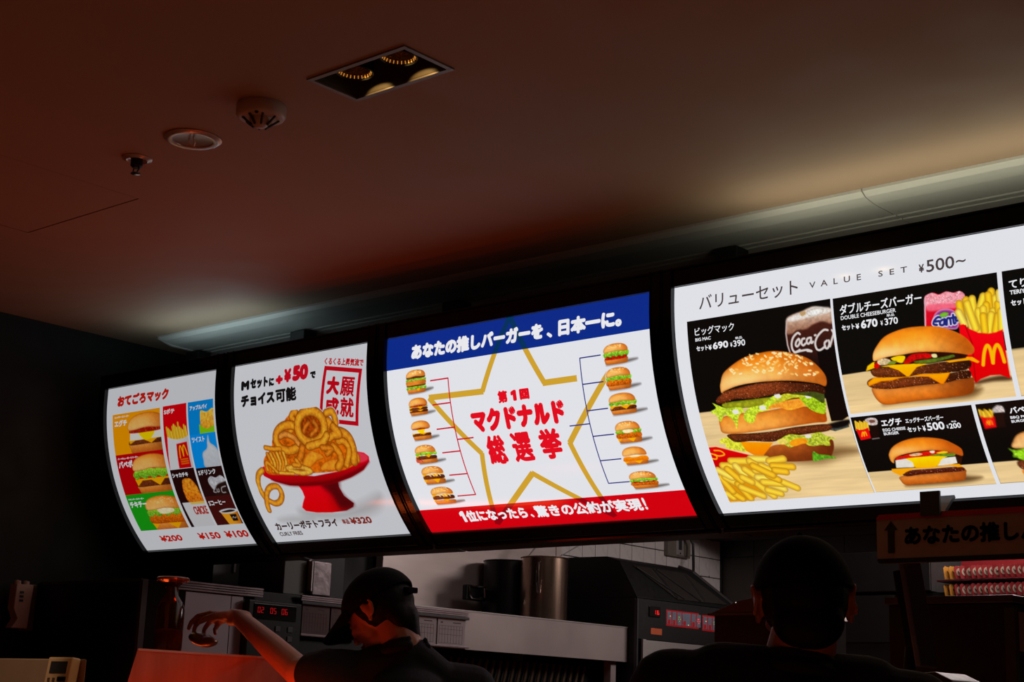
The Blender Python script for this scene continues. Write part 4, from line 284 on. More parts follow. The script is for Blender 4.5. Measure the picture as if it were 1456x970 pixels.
 ('curly_fries_photo',2,.045,.66,.185,.6,None,.002,[('b',[(.2264,.5344),(.4004,.5555),(.5374,.5262),(.6234,.5043),(.5987,.5492),(.5075,.5771),(.3233,.5805),(.2238,.5591)],(150,146,146),{'soft':.03,'a':.5}),('b',[(.0837,.5656),(.1668,.558),(.2663,.5718),(.2063,.586),(.107,.58)],(170,168,168),{'soft':.02,'a':.5}),('p',[(.2549,.4417),(.4543,.4449),(.4506,.4648),(.4578,.4974),(.4891,.5276),(.4784,.5412),(.4383,.553),(.3636,.5556),(.2917,.5514),(.2412,.5413),(.2306,.5273),(.2432,.5112),(.2653,.4889),(.2651,.4655)],(216,12,34),{'c2':(206,6,20),'cr':(90,8,14),'n':.02}),('b',[(.4004,.4432),(.4543,.4449),(.4491,.4738),(.4646,.5072),(.4837,.532),(.4205,.5422),(.4018,.4889),(.3704,.4546)],(70,10,14),{'soft':.018,'a':.8}),('p',[(.0863,.3704),(.1122,.3634),(.2312,.4037),(.351,.4171),(.4765,.409),(.5747,.3864),(.5827,.349),(.6153,.3559),(.6334,.3699),(.63,.3865),(.5929,.4136),(.5248,.4345),(.4532,.447),(.3721,.4511),(.2862,.4485),(.2136,.4415),(.1454,.4224),(.0976,.3984)],(222,16,44),{'c2':(150,6,16),'n':.02}),('b',[(.1296,.4144),(.2175,.4336),(.3289,.438),(.4281,.4362),(.5324,.4176),(.6127,.3937),(.6256,.3904),(.5798,.4169),(.5124,.4358),(.4215,.4501),(.3225,.4511),(.2132,.4424)],(100,6,14),{'soft':.008,'a':.85}),('b',[(.5763,.3506),(.6093,.3562),(.6277,.3695),(.6203,.3815),(.5861,.3873),(.5795,.374)],(236,70,90),{'soft':.004}),('b',[(.1133,.3769),(.1219,.3375),(.1726,.3022),(.1873,.2732),(.2418,.231),(.292,.1976),(.3545,.1994),(.4508,.2128),(.5147,.2559),(.5668,.2854),(.5727,.344),(.5908,.3749),(.5674,.3901),(.5015,.4065),(.4161,.4088),(.3066,.4049),(.2003,.4014),(.1316,.3954)],(206,104,26),{'n':.45,'ns':45,'sp':((230,150,50),.1)}),('s',[(.5779,.3781),(.5783,.3613),(.5584,.3512),(.5347,.3832)],.0236,(150,70,16),{'sm':1}),('s',[(.5779,.3781),(.5783,.3613),(.5584,.3512),(.5347,.3832)],.02,(242,158,52),{'sm':1,'sh':1,'n':.22}),('s',[(.5592,.3809),(.5697,.3354),(.5578,.2969),(.5215,.2772),(.4902,.2827)],.0354,(150,70,16),{'sm':1}),('s',[(.5592,.3809),(.5697,.3354),(.5578,.2969),(.5215,.2772),(.4902,.2827)],.03,(242,158,52),{'sm':1,'sh':1,'n':.22}),('s',[(.5199,.3907),(.5497,.3421),(.5358,.3116),(.5067,.3091)],.026,(150,70,16),{'sm':1}),('s',[(.5199,.3907),(.5497,.3421),(.5358,.3116),(.5067,.3091)],.022,(242,158,52),{'sm':1,'sh':1,'n':.22}),('s',[(.2811,.2557),(.312,.229),(.297,.2065),(.3181,.1917),(.3273,.2136),(.3024,.245)],.026,(150,70,16),{'sm':1}),('s',[(.2811,.2557),(.312,.229),(.297,.2065),(.3181,.1917),(.3273,.2136),(.3024,.245)],.022,(242,158,52),{'sm':1,'sh':1,'n':.22}),('s',[(.3307,.2902),(.3173,.3044),(.2972,.3149),(.2731,.32),(.2487,.3189),(.2272,.3119),(.2115,.2998),(.2038,.2843),(.2049,.2678),(.2147,.2524),(.2319,.2403),(.2544,.2333),(.279,.2323),(.3023,.2373),(.3211,.2476),(.3326,.2618),(.3351,.278)],.033,(150,70,16),{'sm':1}),('s',[(.3307,.2902),(.3173,.3044),(.2972,.3149),(.2731,.32),(.2487,.3189),(.2272,.3119),(.2115,.2998),(.2038,.2843),(.2049,.2678),(.2147,.2524),(.2319,.2403),(.2544,.2333),(.279,.2323),(.3023,.2373),(.3211,.2476),(.3326,.2618),(.3351,.278)],.028,(242,158,52),{'sm':1,'sh':1,'n':.22}),('s',[(.2272,.268),(.2543,.2619),(.2945,.2782),(.3133,.3011)],.0236,(150,70,16),{'sm':1}),('s',[(.2272,.268),(.2543,.2619),(.2945,.2782),(.3133,.3011)],.02,(230,150,70),{'sm':1,'sh':1,'n':.22}),('s',[(.1409,.2995),(.1777,.3069),(.2154,.3101)],.0189,(150,70,16),{'sm':1}),('s',[(.1409,.2995),(.1777,.3069),(.2154,.3101)],.016,(242,158,52),{'sm':1,'sh':1,'n':.22}),('s',[(.1437,.3216),(.1553,.3534),(.1527,.3844)],.0153,(150,70,16),{'sm':1}),('s',[(.1437,.3216),(.1553,.3534),(.1527,.3844)],.013,(234,148,48),{'sm':1,'sh':1,'n':.22}),('s',[(.1605,.3221),(.1704,.3546),(.164,.3852)],.0153,(150,70,16),{'sm':1}),('s',[(.1605,.3221),(.1704,.3546),(.164,.3852)],.013,(248,176,68),{'sm':1,'sh':1,'n':.22}),('s',[(.1772,.3226),(.1855,.3557),(.1753,.3861)],.0153,(150,70,16),{'sm':1}),('s',[(.1772,.3226),(.1855,.3557),(.1753,.3861)],.013,(234,148,48),{'sm':1,'sh':1,'n':.22}),('s',[(.1938,.3231),(.2005,.3569),(.1865,.3869)],.0153,(150,70,16),{'sm':1}),('s',[(.1938,.3231),(.2005,.3569),(.1865,.3869)],.013,(248,176,68),{'sm':1,'sh':1,'n':.22}),('s',[(.2104,.3235),(.2155,.3581),(.1978,.3878)],.0153,(150,70,16),{'sm':1}),('s',[(.2104,.3235),(.2155,.3581),(.1978,.3878)],.013,(234,148,48),{'sm':1,'sh':1,'n':.22}),('s',[(.2269,.324),(.2304,.3593),(.209,.3886)],.0153,(150,70,16),{'sm':1}),('s',[(.2269,.324),(.2304,.3593),(.209,.3886)],.013,(248,176,68),{'sm':1,'sh':1,'n':.22}),('s',[(.4694,.2105),(.4997,.2093),(.5114,.2433),(.4952,.2624),(.4769,.2359),(.4657,.2597)],.0283,(150,70,16),{'sm':1}),('s',[(.4694,.2105),(.4997,.2093),(.5114,.2433),(.4952,.2624),(.4769,.2359),(.4657,.2597)],.024,(242,158,52),{'sm':1,'sh':1,'n':.22}),('s',[(.4961,.2584),(.5194,.2853),(.4891,.2868),(.4692,.2934)],.0307,(150,70,16),{'sm':1}),('s',[(.4961,.2584),(.5194,.2853),(.4891,.2868),(.4692,.2934)],.026,(242,158,52),{'sm':1,'sh':1,'n':.22}),('s',[(.126,.3779),(.1299,.3514),(.1549,.3711),(.1728,.3904)],.0165,(150,70,16),{'sm':1}),('s',[(.126,.3779),(.1299,.3514),(.1549,.3711),(.1728,.3904)],.014,(242,158,52),{'sm':1,'sh':1,'n':.22}),('s',[(.4344,.2507),(.4257,.2702),(.41,.286),(.3899,.2955),(.3689,.2973),(.3503,.2909),(.3369,.2774),(.3306,.2588),(.3322,.2383),(.3412,.219),(.3566,.204),(.3761,.1957),(.3969,.1954),(.4156,.203),(.4293,.2174),(.4353,.2362),(.4327,.2566)],.0059,(150,70,16),{'sm':1}),('s',[(.4344,.2507),(.4257,.2702),(.41,.286),(.3899,.2955),(.3689,.2973),(.3503,.2909),(.3369,.2774),(.3306,.2588),(.3322,.2383),(.3412,.219),(.3566,.204),(.3761,.1957),(.3969,.1954),(.4156,.203),(.4293,.2174),(.4353,.2362),(.4327,.2566)],.005,(120,50,14),{'sm':1,'sh':1,'n':.22}),('b',[(.338,.2398),(.3661,.2047),(.4154,.2053),(.4378,.2489),(.4229,.2851),(.3824,.2985),(.3435,.2824)],(150,66,18),{'n':.5,'ns':60}),('s',[(.382,.2773),(.418,.2554),(.4043,.2333)],.0189,(150,70,16),{'sm':1}),('s',[(.382,.2773),(.418,.2554),(.4043,.2333)],.016,(214,126,44),{'sm':1,'sh':1,'n':.22}),('s',[(.3385,.2777),(.3576,.2499),(.3793,.2352)],.0189,(150,70,16),{'sm':1}),('s',[(.3385,.2777),(.3576,.2499),(.3793,.2352)],.016,(206,116,40),{'sm':1,'sh':1,'n':.22}),('s',[(.4542,.2456),(.4505,.2666),(.4366,.2848),(.4149,.2974),(.3891,.3024),(.3634,.2989),(.3418,.2873),(.3274,.2695),(.3223,.2484),(.3271,.2274),(.3412,.2097),(.3627,.1983),(.3884,.1949),(.4142,.1999),(.4361,.2126),(.4503,.2309),(.4543,.2519)],.0366,(150,70,16),{'sm':1}),('s',[(.4542,.2456),(.4505,.2666),(.4366,.2848),(.4149,.2974),(.3891,.3024),(.3634,.2989),(.3418,.2873),(.3274,.2695),(.3223,.2484),(.3271,.2274),(.3412,.2097),(.3627,.1983),(.3884,.1949),(.4142,.1999),(.4361,.2126),(.4503,.2309),(.4543,.2519)],.031,(248,166,56),{'sm':1,'sh':1,'n':.22}),('s',[(.3594,.3135),(.404,.3088),(.4362,.3031),(.4596,.2842)],.0307,(150,70,16),{'sm':1}),('s',[(.3594,.3135),(.404,.3088),(.4362,.3031),(.4596,.2842)],.026,(246,164,56),{'sm':1,'sh':1,'n':.22}),('s',[(.3278,.3151),(.3134,.3397),(.2919,.3641),(.319,.375)],.0307,(150,70,16),{'sm':1}),('s',[(.3278,.3151),(.3134,.3397),(.2919,.3641),(.319,.375)],.026,(228,134,42),{'sm':1,'sh':1,'n':.22}),('b',[(.3085,.3698),(.3452,.338),(.3728,.3295),(.4111,.3434),(.4207,.3591),(.3841,.367),(.3458,.3858),(.3208,.3861)],(246,164,58),{'c2':(232,146,44),'n':.2,'ns':50,'edge':((140,66,16),.004)}),('b',[(.3871,.3978),(.4181,.374),(.47,.3652),(.5001,.3805),(.5012,.4),(.4728,.4035),(.4306,.4033)],(246,156,54),{'n':.2,'ns':50,'edge':((140,66,16),.004)}),('s',[(.4783,.3235),(.5007,.3465),(.4988,.3761),(.476,.3959)],.0307,(150,70,16),{'sm':1}),('s',[(.4783,.3235),(.5007,.3465),(.4988,.3761),(.476,.3959)],.026,(242,150,48),{'sm':1,'sh':1,'n':.22}),('s',[(.424,.3231),(.4698,.3312),(.4407,.3458)],.0236,(150,70,16),{'sm':1}),('s',[(.424,.3231),(.4698,.3312),(.4407,.3458)],.02,(226,136,44),{'sm':1,'sh':1,'n':.22}),('s',[(.229,.379),(.2921,.3795),(.3405,.3986),(.2953,.4018),(.2378,.3886)],.0212,(150,70,16),{'sm':1}),('s',[(.229,.379),(.2921,.3795),(.3405,.3986),(.2953,.4018),(.2378,.3886)],.018,(250,182,76),{'sm':1,'sh':1,'n':.22}),('s',[(.1844,.3935),(.2516,.4008)],.0142,(150,70,16),{'sm':1}),('s',[(.1844,.3935),(.2516,.4008)],.012,(248,176,68),{'sm':1,'sh':1,'n':.22}),('s',[(.2829,.3546),(.2947,.3731),(.2641,.3707)],.0189,(150,70,16),{'sm':1}),('s',[(.2829,.3546),(.2947,.3731),(.2641,.3707)],.016,(242,158,52),{'sm':1,'sh':1,'n':.22}),('s',[(.0965,.3779),(.0707,.3918),(.0543,.4274),(.0565,.4557),(.0646,.4777)],.0248,(150,70,16),{'sm':1}),('s',[(.0965,.3779),(.0707,.3918),(.0543,.4274),(.0565,.4557),(.0646,.4777)],.021,(242,166,56),{'sm':1,'sh':1,'n':.22}),('s',[(.0562,.5259),(.0623,.4992),(.0853,.4577),(.1179,.4389),(.1514,.4436),(.1561,.472),(.1327,.4966),(.103,.5029),(.0822,.4933)],.0248,(150,70,16),{'sm':1}),('s',[(.0562,.5259),(.0623,.4992),(.0853,.4577),(.1179,.4389),(.1514,.4436),(.1561,.472),(.1327,.4966),(.103,.5029),(.0822,.4933)],.021,(242,160,54),{'sm':1,'sh':1,'n':.22})]),
 ('ballot_burger_photo',3,.076,.206,.11,.193,None,.0015,[('b',[(.1192,.1834),(.1676,.1768),(.1984,.1768),(.1966,.1812),(.1632,.187),(.128,.1892),(.0928,.1885)],(60,50,44),{'soft':.006,'a':.8}),('b',[(.0902,.1753),(.128,.1746),(.1658,.1753),(.1676,.1812),(.1632,.187),(.128,.1877),(.0946,.187),(.0893,.1812)],(222,150,76),{'c2':(186,104,40),'cr':(150,84,34),'n':.08,'edge':((140,76,30),.002)}),('p',[(.0858,.1695),(.1702,.1695),(.1685,.1724),(.15,.1731),(.1368,.1812),(.121,.1731),(.1016,.1731),(.0893,.179)],(246,166,24),{'n':.04}),('b',[(.084,.1709),(.0946,.1651),(.106,.1644),(.1148,.1666),(.1236,.1644),(.1324,.1666),(.1412,.1644),(.15,.1666),(.1702,.1673),(.1738,.1709),(.1676,.1768),(.1579,.1724),(.1482,.1768),(.1386,.1724),(.1289,.1768),(.1192,.1724),(.1095,.1768),(.0998,.1724),(.0902,.1768)],(150,196,60),{'c2':(96,150,36),'n':.4,'ns':130,'sp':((226,240,150),.14)}),('b',[(.0866,.1629),(.0928,.1593),(.128,.1593),(.1632,.1593),(.1702,.1629),(.1632,.1666),(.128,.1666),(.091,.1666)],(104,50,26),{'cr':(60,26,14),'n':.4,'ns':150,'sp':((190,120,80),.1),'edge':((50,22,12),.002)}),('b',[(.0884,.1476),(.128,.1476),(.1676,.1476),(.1676,.1622),(.128,.1622),(.0884,.1622)],(206,130,56),{'cr':(160,88,34),'n':.15}),('b',[(.084,.1454),(.0946,.1403),(.106,.1396),(.1148,.1417),(.1236,.1396),(.1324,.1417),(.1412,.1396),(.15,.1417),(.1702,.1425),(.1738,.1454),(.1676,.1505),(.1579,.1461),(.1482,.1505),(.1386,.1461),(.1289,.1505),(.1192,.1461),(.1095,.1505),(.0998,.1461),(.0902,.1505)],(150,196,60),{'c2':(96,150,36),'n':.4,'ns':130,'sp':((226,240,150),.14)}),('b',[(.0866,.1374),(.0928,.133),(.128,.133),(.1632,.133),(.1702,.1374),(.1632,.1417),(.128,.1417),(.091,.1417)],(104,50,26),{'cr':(60,26,14),'n':.4,'ns':150,'sp':((190,120,80),.1),'edge':((50,22,12),.002)}),('b',[(.0866,.1359),(.0884,.1257),(.1016,.1173),(.128,.114),(.1544,.1173),(.1676,.1257),(.1694,.1359),(.1544,.1374),(.128,.1344),(.1016,.1374)],(228,146,54),{'c2':(244,196,128),'cr':(190,104,38),'hl':(.35,.4,.28,.45,(250,206,140)),'n':.08,'edge':((150,82,30),.003)}),('s',[(.1462,.1244),(.1479,.125)],.0022,(246,220,164),{}),('s',[(.1238,.1194),(.1256,.12)],.0022,(246,220,164),{}),('s',[(.1286,.1209),(.1304,.1215)],.0022,(246,220,164),{}),('s',[(.143,.1198),(.1447,.1204)],.0022,(246,220,164),{}),('s',[(.1268,.1227),(.1285,.1232)],.0022,(246,220,164),{}),('s',[(.1495,.1219),(.1513,.1225)],.0022,(246,220,164),{}),('s',[(.1165,.1244),(.1182,.125)],.0022,(246,220,164),{}),('s',[(.1342,.1193),(.136,.1199)],.0022,(246,220,164),{}),('s',[(.1496,.1267),(.1514,.1273)],.0022,(246,220,164),{}),('s',[(.1444,.1259),(.1461,.1264)],.0022,(246,220,164),{}),('s',[(.118,.1241),(.1197,.1247)],.0022,(246,220,164),{}),('s',[(.1491,.1237),(.1508,.1243)],.0022,(246,220,164),{}),('s',[(.1265,.1178),(.1283,.1184)],.0022,(246,220,164),{}),('s',[(.1245,.1229),(.1263,.1235)],.0022,(246,220,164),{}),('s',[(.1498,.1265),(.1516,.1271)],.0022,(246,220,164),{}),('s',[(.1268,.1255),(.1285,.1261)],.0022,(246,220,164),{}),('s',[(.1154,.1249),(.1171,.1255)],.0022,(246,220,164),{}),('s',[(.1306,.1169),(.1323,.1175)],.0022,(246,220,164),{}),('s',[(.1396,.1208),(.1414,.1214)],.0022,(246,220,164),{}),('s',[(.1452,.1235),(.1469,.1241)],.0022,(246,220,164),{}),('s',[(.1017,.1218),(.1034,.1223)],.0022,(246,220,164),{}),('s',[(.1474,.1193),(.1492,.1198)],.0022,(246,220,164),{}),('s',[(.1188,.1255),(.1205,.1261)],.0022,(246,220,164),{}),('s',[(.1117,.1225),(.1134,.1231)],.0022,(246,220,164),{}),('s',[(.1142,.1265),(.116,.1271)],.0022,(246,220,164),{})]),
 ('ballot_burger_photo',3,.078,.204,.199,.263,None,.0015,[('b',[(.1196,.2543),(.1658,.2494),(.1952,.2494),(.1935,.2527),(.1616,.257),(.128,.2586),(.0944,.2581)],(60,50,44),{'soft':.006,'a':.8}),('b',[(.0919,.2462),(.128,.2457),(.1641,.2462),(.1658,.2516),(.1616,.257),(.128,.2575),(.0961,.257),(.091,.2516)],(222,150,76),{'c2':(186,104,40),'cr':(150,84,34),'n':.08,'edge':((140,76,30),.002)}),('b',[(.0885,.2446),(.0944,.2408),(.128,.2408),(.1616,.2408),(.1683,.2446),(.1616,.2484),(.128,.2484),(.0927,.2484)],(104,50,26),{'cr':(60,26,14),'n':.4,'ns':150,'sp':((190,120,80),.1),'edge':((50,22,12),.002)}),('p',[(.0877,.2386),(.1683,.2386),(.1666,.2408),(.149,.2413),(.1364,.2462),(.1213,.2413),(.1028,.2413),(.091,.2446)],(246,166,24),{'n':.04}),('b',[(.0885,.237),(.0944,.2332),(.128,.2332),(.1616,.2332),(.1683,.237),(.1616,.2408),(.128,.2408),(.0927,.2408)],(104,50,26),{'cr':(60,26,14),'n':.4,'ns':150,'sp':((190,120,80),.1),'edge':((50,22,12),.002)}),('p',[(.0877,.23),(.1683,.23),(.1666,.2322),(.149,.2327),(.1364,.2386),(.1213,.2327),(.1028,.2327),(.091,.237)],(246,166,24),{'n':.04}),('b',[(.086,.23),(.0961,.2278),(.107,.2273),(.1154,.2289),(.1238,.2273),(.1322,.2289),(.1406,.2273),(.149,.2289),(.1683,.2295),(.1717,.23),(.1658,.2322),(.1566,.2289),(.1473,.2322),(.1381,.2289),(.1288,.2322),(.1196,.2289),(.1104,.2322),(.1011,.2289),(.0919,.2322)],(150,196,60),{'c2':(96,150,36),'n':.4,'ns':130,'sp':((226,240,150),.14)}),('b',[(.091,.2284),(.1028,.2257),(.1532,.2257),(.165,.2284),(.1532,.2311),(.0986,.2311)],(150,28,16),{'n':.45,'ns':130,'sp':((230,200,120),.12)}),('b',[(.0885,.2268),(.0902,.2154),(.1028,.2065),(.128,.203),(.1532,.2065),(.1658,.2154),(.1675,.2268),(.1532,.2278),(.128,.2257),(.1028,.2278)],(228,146,54),{'c2':(244,196,128),'cr':(190,104,38),'hl':(.35,.4,.28,.45,(250,206,140)),'n':.08,'edge':((150,82,30),.003)})]),
 ('ballot_burger_photo',3,.072,.2,.271,.342,None,.0015,[('b',[(.1144,.333),(.1617,.3275),(.1918,.3275),(.1901,.3311),(.1574,.336),(.123,.3378),(.0886,.3372)],(60,50,44),{'soft':.006,'a':.8}),('b',[(.086,.3226),(.123,.322),(.16,.3226),(.1617,.3293),(.1574,.336),(.123,.3366),(.0903,.336),(.0852,.3293)],(222,150,76),{'c2':(186,104,40),'cr':(150,84,34),'n':.08,'edge':((140,76,30),.002)}),('b',[(.0826,.3195),(.0886,.3153),(.123,.3153),(.1574,.3153),(.1643,.3195),(.1574,.3238),(.123,.3238),(.0869,.3238)],(104,50,26),{'cr':(60,26,14),'n':.4,'ns':150,'sp':((190,120,80),.1),'edge':((50,22,12),.002)}),('p',[(.0817,.3128),(.1643,.3128),(.1626,.3153),(.1445,.3159),(.1316,.3201),(.1161,.3159),(.0972,.3159),(.0852,.3183)],(246,166,24),{'n':.04}),('p',[(.0869,.3031),(.123,.3018),(.1591,.3031),(.1608,.314),(.0852,.314)],(236,232,222),{}),('b',[(.1058,.3018),(.1402,.3018),(.1316,.314),(.1161,.314)],(246,200,24),{}),('b',[(.0852,.3),(.0972,.297),(.1488,.297),(.1608,.3),(.1488,.3031),(.0929,.3031)],(150,28,16),{'n':.45,'ns':130,'sp':((230,200,120),.12)}),('b',[(.0826,.2994),(.0843,.2878),(.0972,.2786),(.123,.275),(.1488,.2786),(.1617,.2878),(.1634,.2994),(.1488,.3006),(.123,.2982),(.0972,.3006)],(228,146,54),{'c2':(244,196,128),'cr':(190,104,38),'hl':(.35,.4,.28,.45,(250,206,140)),'n':.08,'edge':((150,82,30),.003)})]),
 ('ballot_burger_photo',3,.065,.2,.349,.419,None,.0015,[('b',[(.1102,.41),(.1613,.4046),(.1939,.4046),(.192,.4082),(.1567,.413),(.1195,.4148),(.0823,.4142)],(60,50,44),{'soft':.006,'a':.8}),('b',[(.0795,.3986),(.1195,.398),(.1595,.3986),(.1613,.4058),(.1567,.413),(.1195,.4136),(.0842,.413),(.0786,.4058)],(222,150,76),{'c2':(186,104,40),'cr':(150,84,34),'n':.08,'edge':((140,76,30),.002)}),('b',[(.0711,.4082),(.0749,.389),(.0916,.389),(.1009,.3986),(.0953,.4082)],(196,86,60),{'n':.4,'ns':150,'sp':((240,200,180),.15)}),('b',[(.0758,.3944),(.0823,.389),(.1195,.389),(.1567,.389),(.1641,.3944),(.1567,.3998),(.1195,.3998),(.0804,.3998)],(104,50,26),{'cr':(60,26,14),'n':.4,'ns':150,'sp':((190,120,80),.1),'edge':((50,22,12),.002)}),('p',[(.0749,.383),(.1641,.383),(.1623,.3854),(.1427,.386),(.1288,.395),(.1121,.386),(.0916,.386),(.0786,.3932)],(246,166,24),{'n':.04}),('b',[(.073,.3818),(.0842,.3758),(.0963,.3752),(.1056,.377),(.1149,.3752),(.1242,.377),(.1335,.3752),(.1427,.377),(.1641,.3776),(.1679,.3818),(.1613,.3878),(.1511,.3842),(.1409,.3878),(.1307,.3842),(.1204,.3878),(.1102,.3842),(.1,.3878),(.0897,.3842),(.0795,.3878)],(150,196,60),{'c2':(96,150,36),'n':.4,'ns':130,'sp':((226,240,150),.14)}),('b',[(.0758,.377),(.0776,.3656),(.0916,.3565),(.1195,.353),(.1474,.3565),(.1613,.3656),(.1632,.377),(.1474,.3782),(.1195,.3758),(.0916,.3782)],(228,146,54),{'c2':(244,196,128),'cr':(190,104,38),'hl':(.35,.4,.28,.45,(250,206,140)),'n':.08,'edge':((150,82,30),.003)}),('s',[(.1049,.3619),(.1067,.3624)],.0022,(246,220,164),{}),('s',[(.1122,.3626),(.1141,.363)],.0022,(246,220,164),{}),('s',[(.1265,.3567),(.1284,.3572)],.0022,(246,220,164),{}),('s',[(.0923,.3651),(.0942,.3656)],.0022,(246,220,164),{}),('s',[(.1061,.3586),(.1079,.359)],.0022,(246,220,164),{}),('s',[(.1472,.3611),(.149,.3616)],.0022,(246,220,164),{}),('s',[(.1383,.3612),(.1401,.3617)],.0022,(246,220,164),{}),('s',[(.1273,.3577),(.1291,.3581)],.0022,(246,220,164),{}),('s',[(.127,.3654),(.1289,.3659)],.0022,(246,220,164),{}),('s',[(.1208,.3641),(.1227,.3645)],.0022,(246,220,164),{}),('s',[(.1291,.3567),(.1309,.3572)],.0022,(246,220,164),{}),('s',[(.1339,.3624),(.1358,.3629)],.0022,(246,220,164),{}),('s',[(.1084,.3564),(.1103,.3568)],.0022,(246,220,164),{}),('s',[(.1399,.3611),(.1418,.3616)],.0022,(246,220,164),{})]),
 ('ballot_burger_photo',3,.066,.206,.42,.49,None,.0015,[('b',[(.1132,.481),(.1671,.4756),(.2014,.4756),(.1994,.4792),(.1622,.484),(.123,.4858),(.0838,.4852)],(60,50,44),{'soft':.006,'a':.8}),('b',[(.0809,.4684),(.123,.4678),(.1651,.4684),(.1671,.4762),(.1622,.484),(.123,.4846),(.0858,.484),(.0799,.4762)],(222,150,76),{'c2':(186,104,40),'cr':(150,84,34),'n':.08,'edge':((140,76,30),.002)}),('p',[(.076,.4648),(.17,.4648),(.1681,.4672),(.1475,.4678),(.1328,.4816),(.1152,.4678),(.0936,.4678),(.0799,.4798)],(246,166,24),{'n':.04}),('b',[(.0769,.4606),(.0838,.454),(.123,.454),(.1622,.454),(.17,.4606),(.1622,.4672),(.123,.4672),(.0818,.4672)],(104,50,26),{'cr':(60,26,14),'n':.4,'ns':150,'sp':((190,120,80),.1),'edge':((50,22,12),.002)}),('p',[(.076,.4492),(.17,.4492),(.1681,.4516),(.1475,.4522),(.1328,.46),(.1152,.4522),(.0936,.4522),(.0799,.4582)],(246,166,24),{'n':.04}),('s',[(.0985,.4468),(.1112,.4576)],.0035,(235,215,170),{}),('s',[(.1142,.4468),(.125,.4576)],.0035,(235,215,170),{}),('s',[(.1299,.4468),(.1387,.4576)],.0035,(235,215,170),{}),('s',[(.1455,.4468),(.1524,.4576)],.0035,(235,215,170),{}),('b',[(.0769,.448),(.0789,.4366),(.0936,.4275),(.123,.424),(.1524,.4275),(.1671,.4366),(.1691,.448),(.1524,.4492),(.123,.4468),(.0936,.4492)],(228,146,54),{'c2':(244,196,128),'cr':(190,104,38),'hl':(.35,.4,.28,.45,(250,206,140)),'n':.08,'edge':((150,82,30),.003)}),('s',[(.1075,.4281),(.1094,.4286)],.0022,(246,220,164),{}),('s',[(.1169,.4287),(.1188,.4292)],.0022,(246,220,164),{}),('s',[(.0975,.4314),(.0995,.4319)],.0022,(246,220,164),{}),('s',[(.1476,.4357),(.1495,.4362)],.0022,(246,220,164),{}),('s',[(.1386,.4294),(.1406,.4299)],.0022,(246,220,164),{}),('s',[(.1252,.43),(.1271,.4305)],.0022,(246,220,164),{}),('s',[(.1038,.4282),(.1057,.4287)],.0022,(246,220,164),{}),('s',[(.1062,.4371),(.1082,.4376)],.0022,(246,220,164),{}),('s',[(.1423,.4358),(.1443,.4362)],.0022,(246,220,164),{}),('s',[(.1407,.4291),(.1426,.4296)],.0022,(246,220,164),{}),('s',[(.1118,.4338),(.1138,.4343)],.0022,(246,220,164),{}),('s',[(.1366,.4363),(.1386,.4368)],.0022,(246,220,164),{}),('s',[(.1453,.428),(.1473,.4284)],.0022,(246,220,164),{}),('s',[(.1292,.4343),(.1312,.4348)],.0022,(246,220,164),{}),('s',[(.1234,.429),(.1253,.4294)],.0022,(246,220,164),{}),('s',[(.1214,.428),(.1234,.4285)],.0022,(246,220,164),{}),('s',[(.1486,.4364),(.1505,.4369)],.0022,(246,220,164),{}),('s',[(.1258,.4303),(.1278,.4308)],.0022,(246,220,164),{})]),
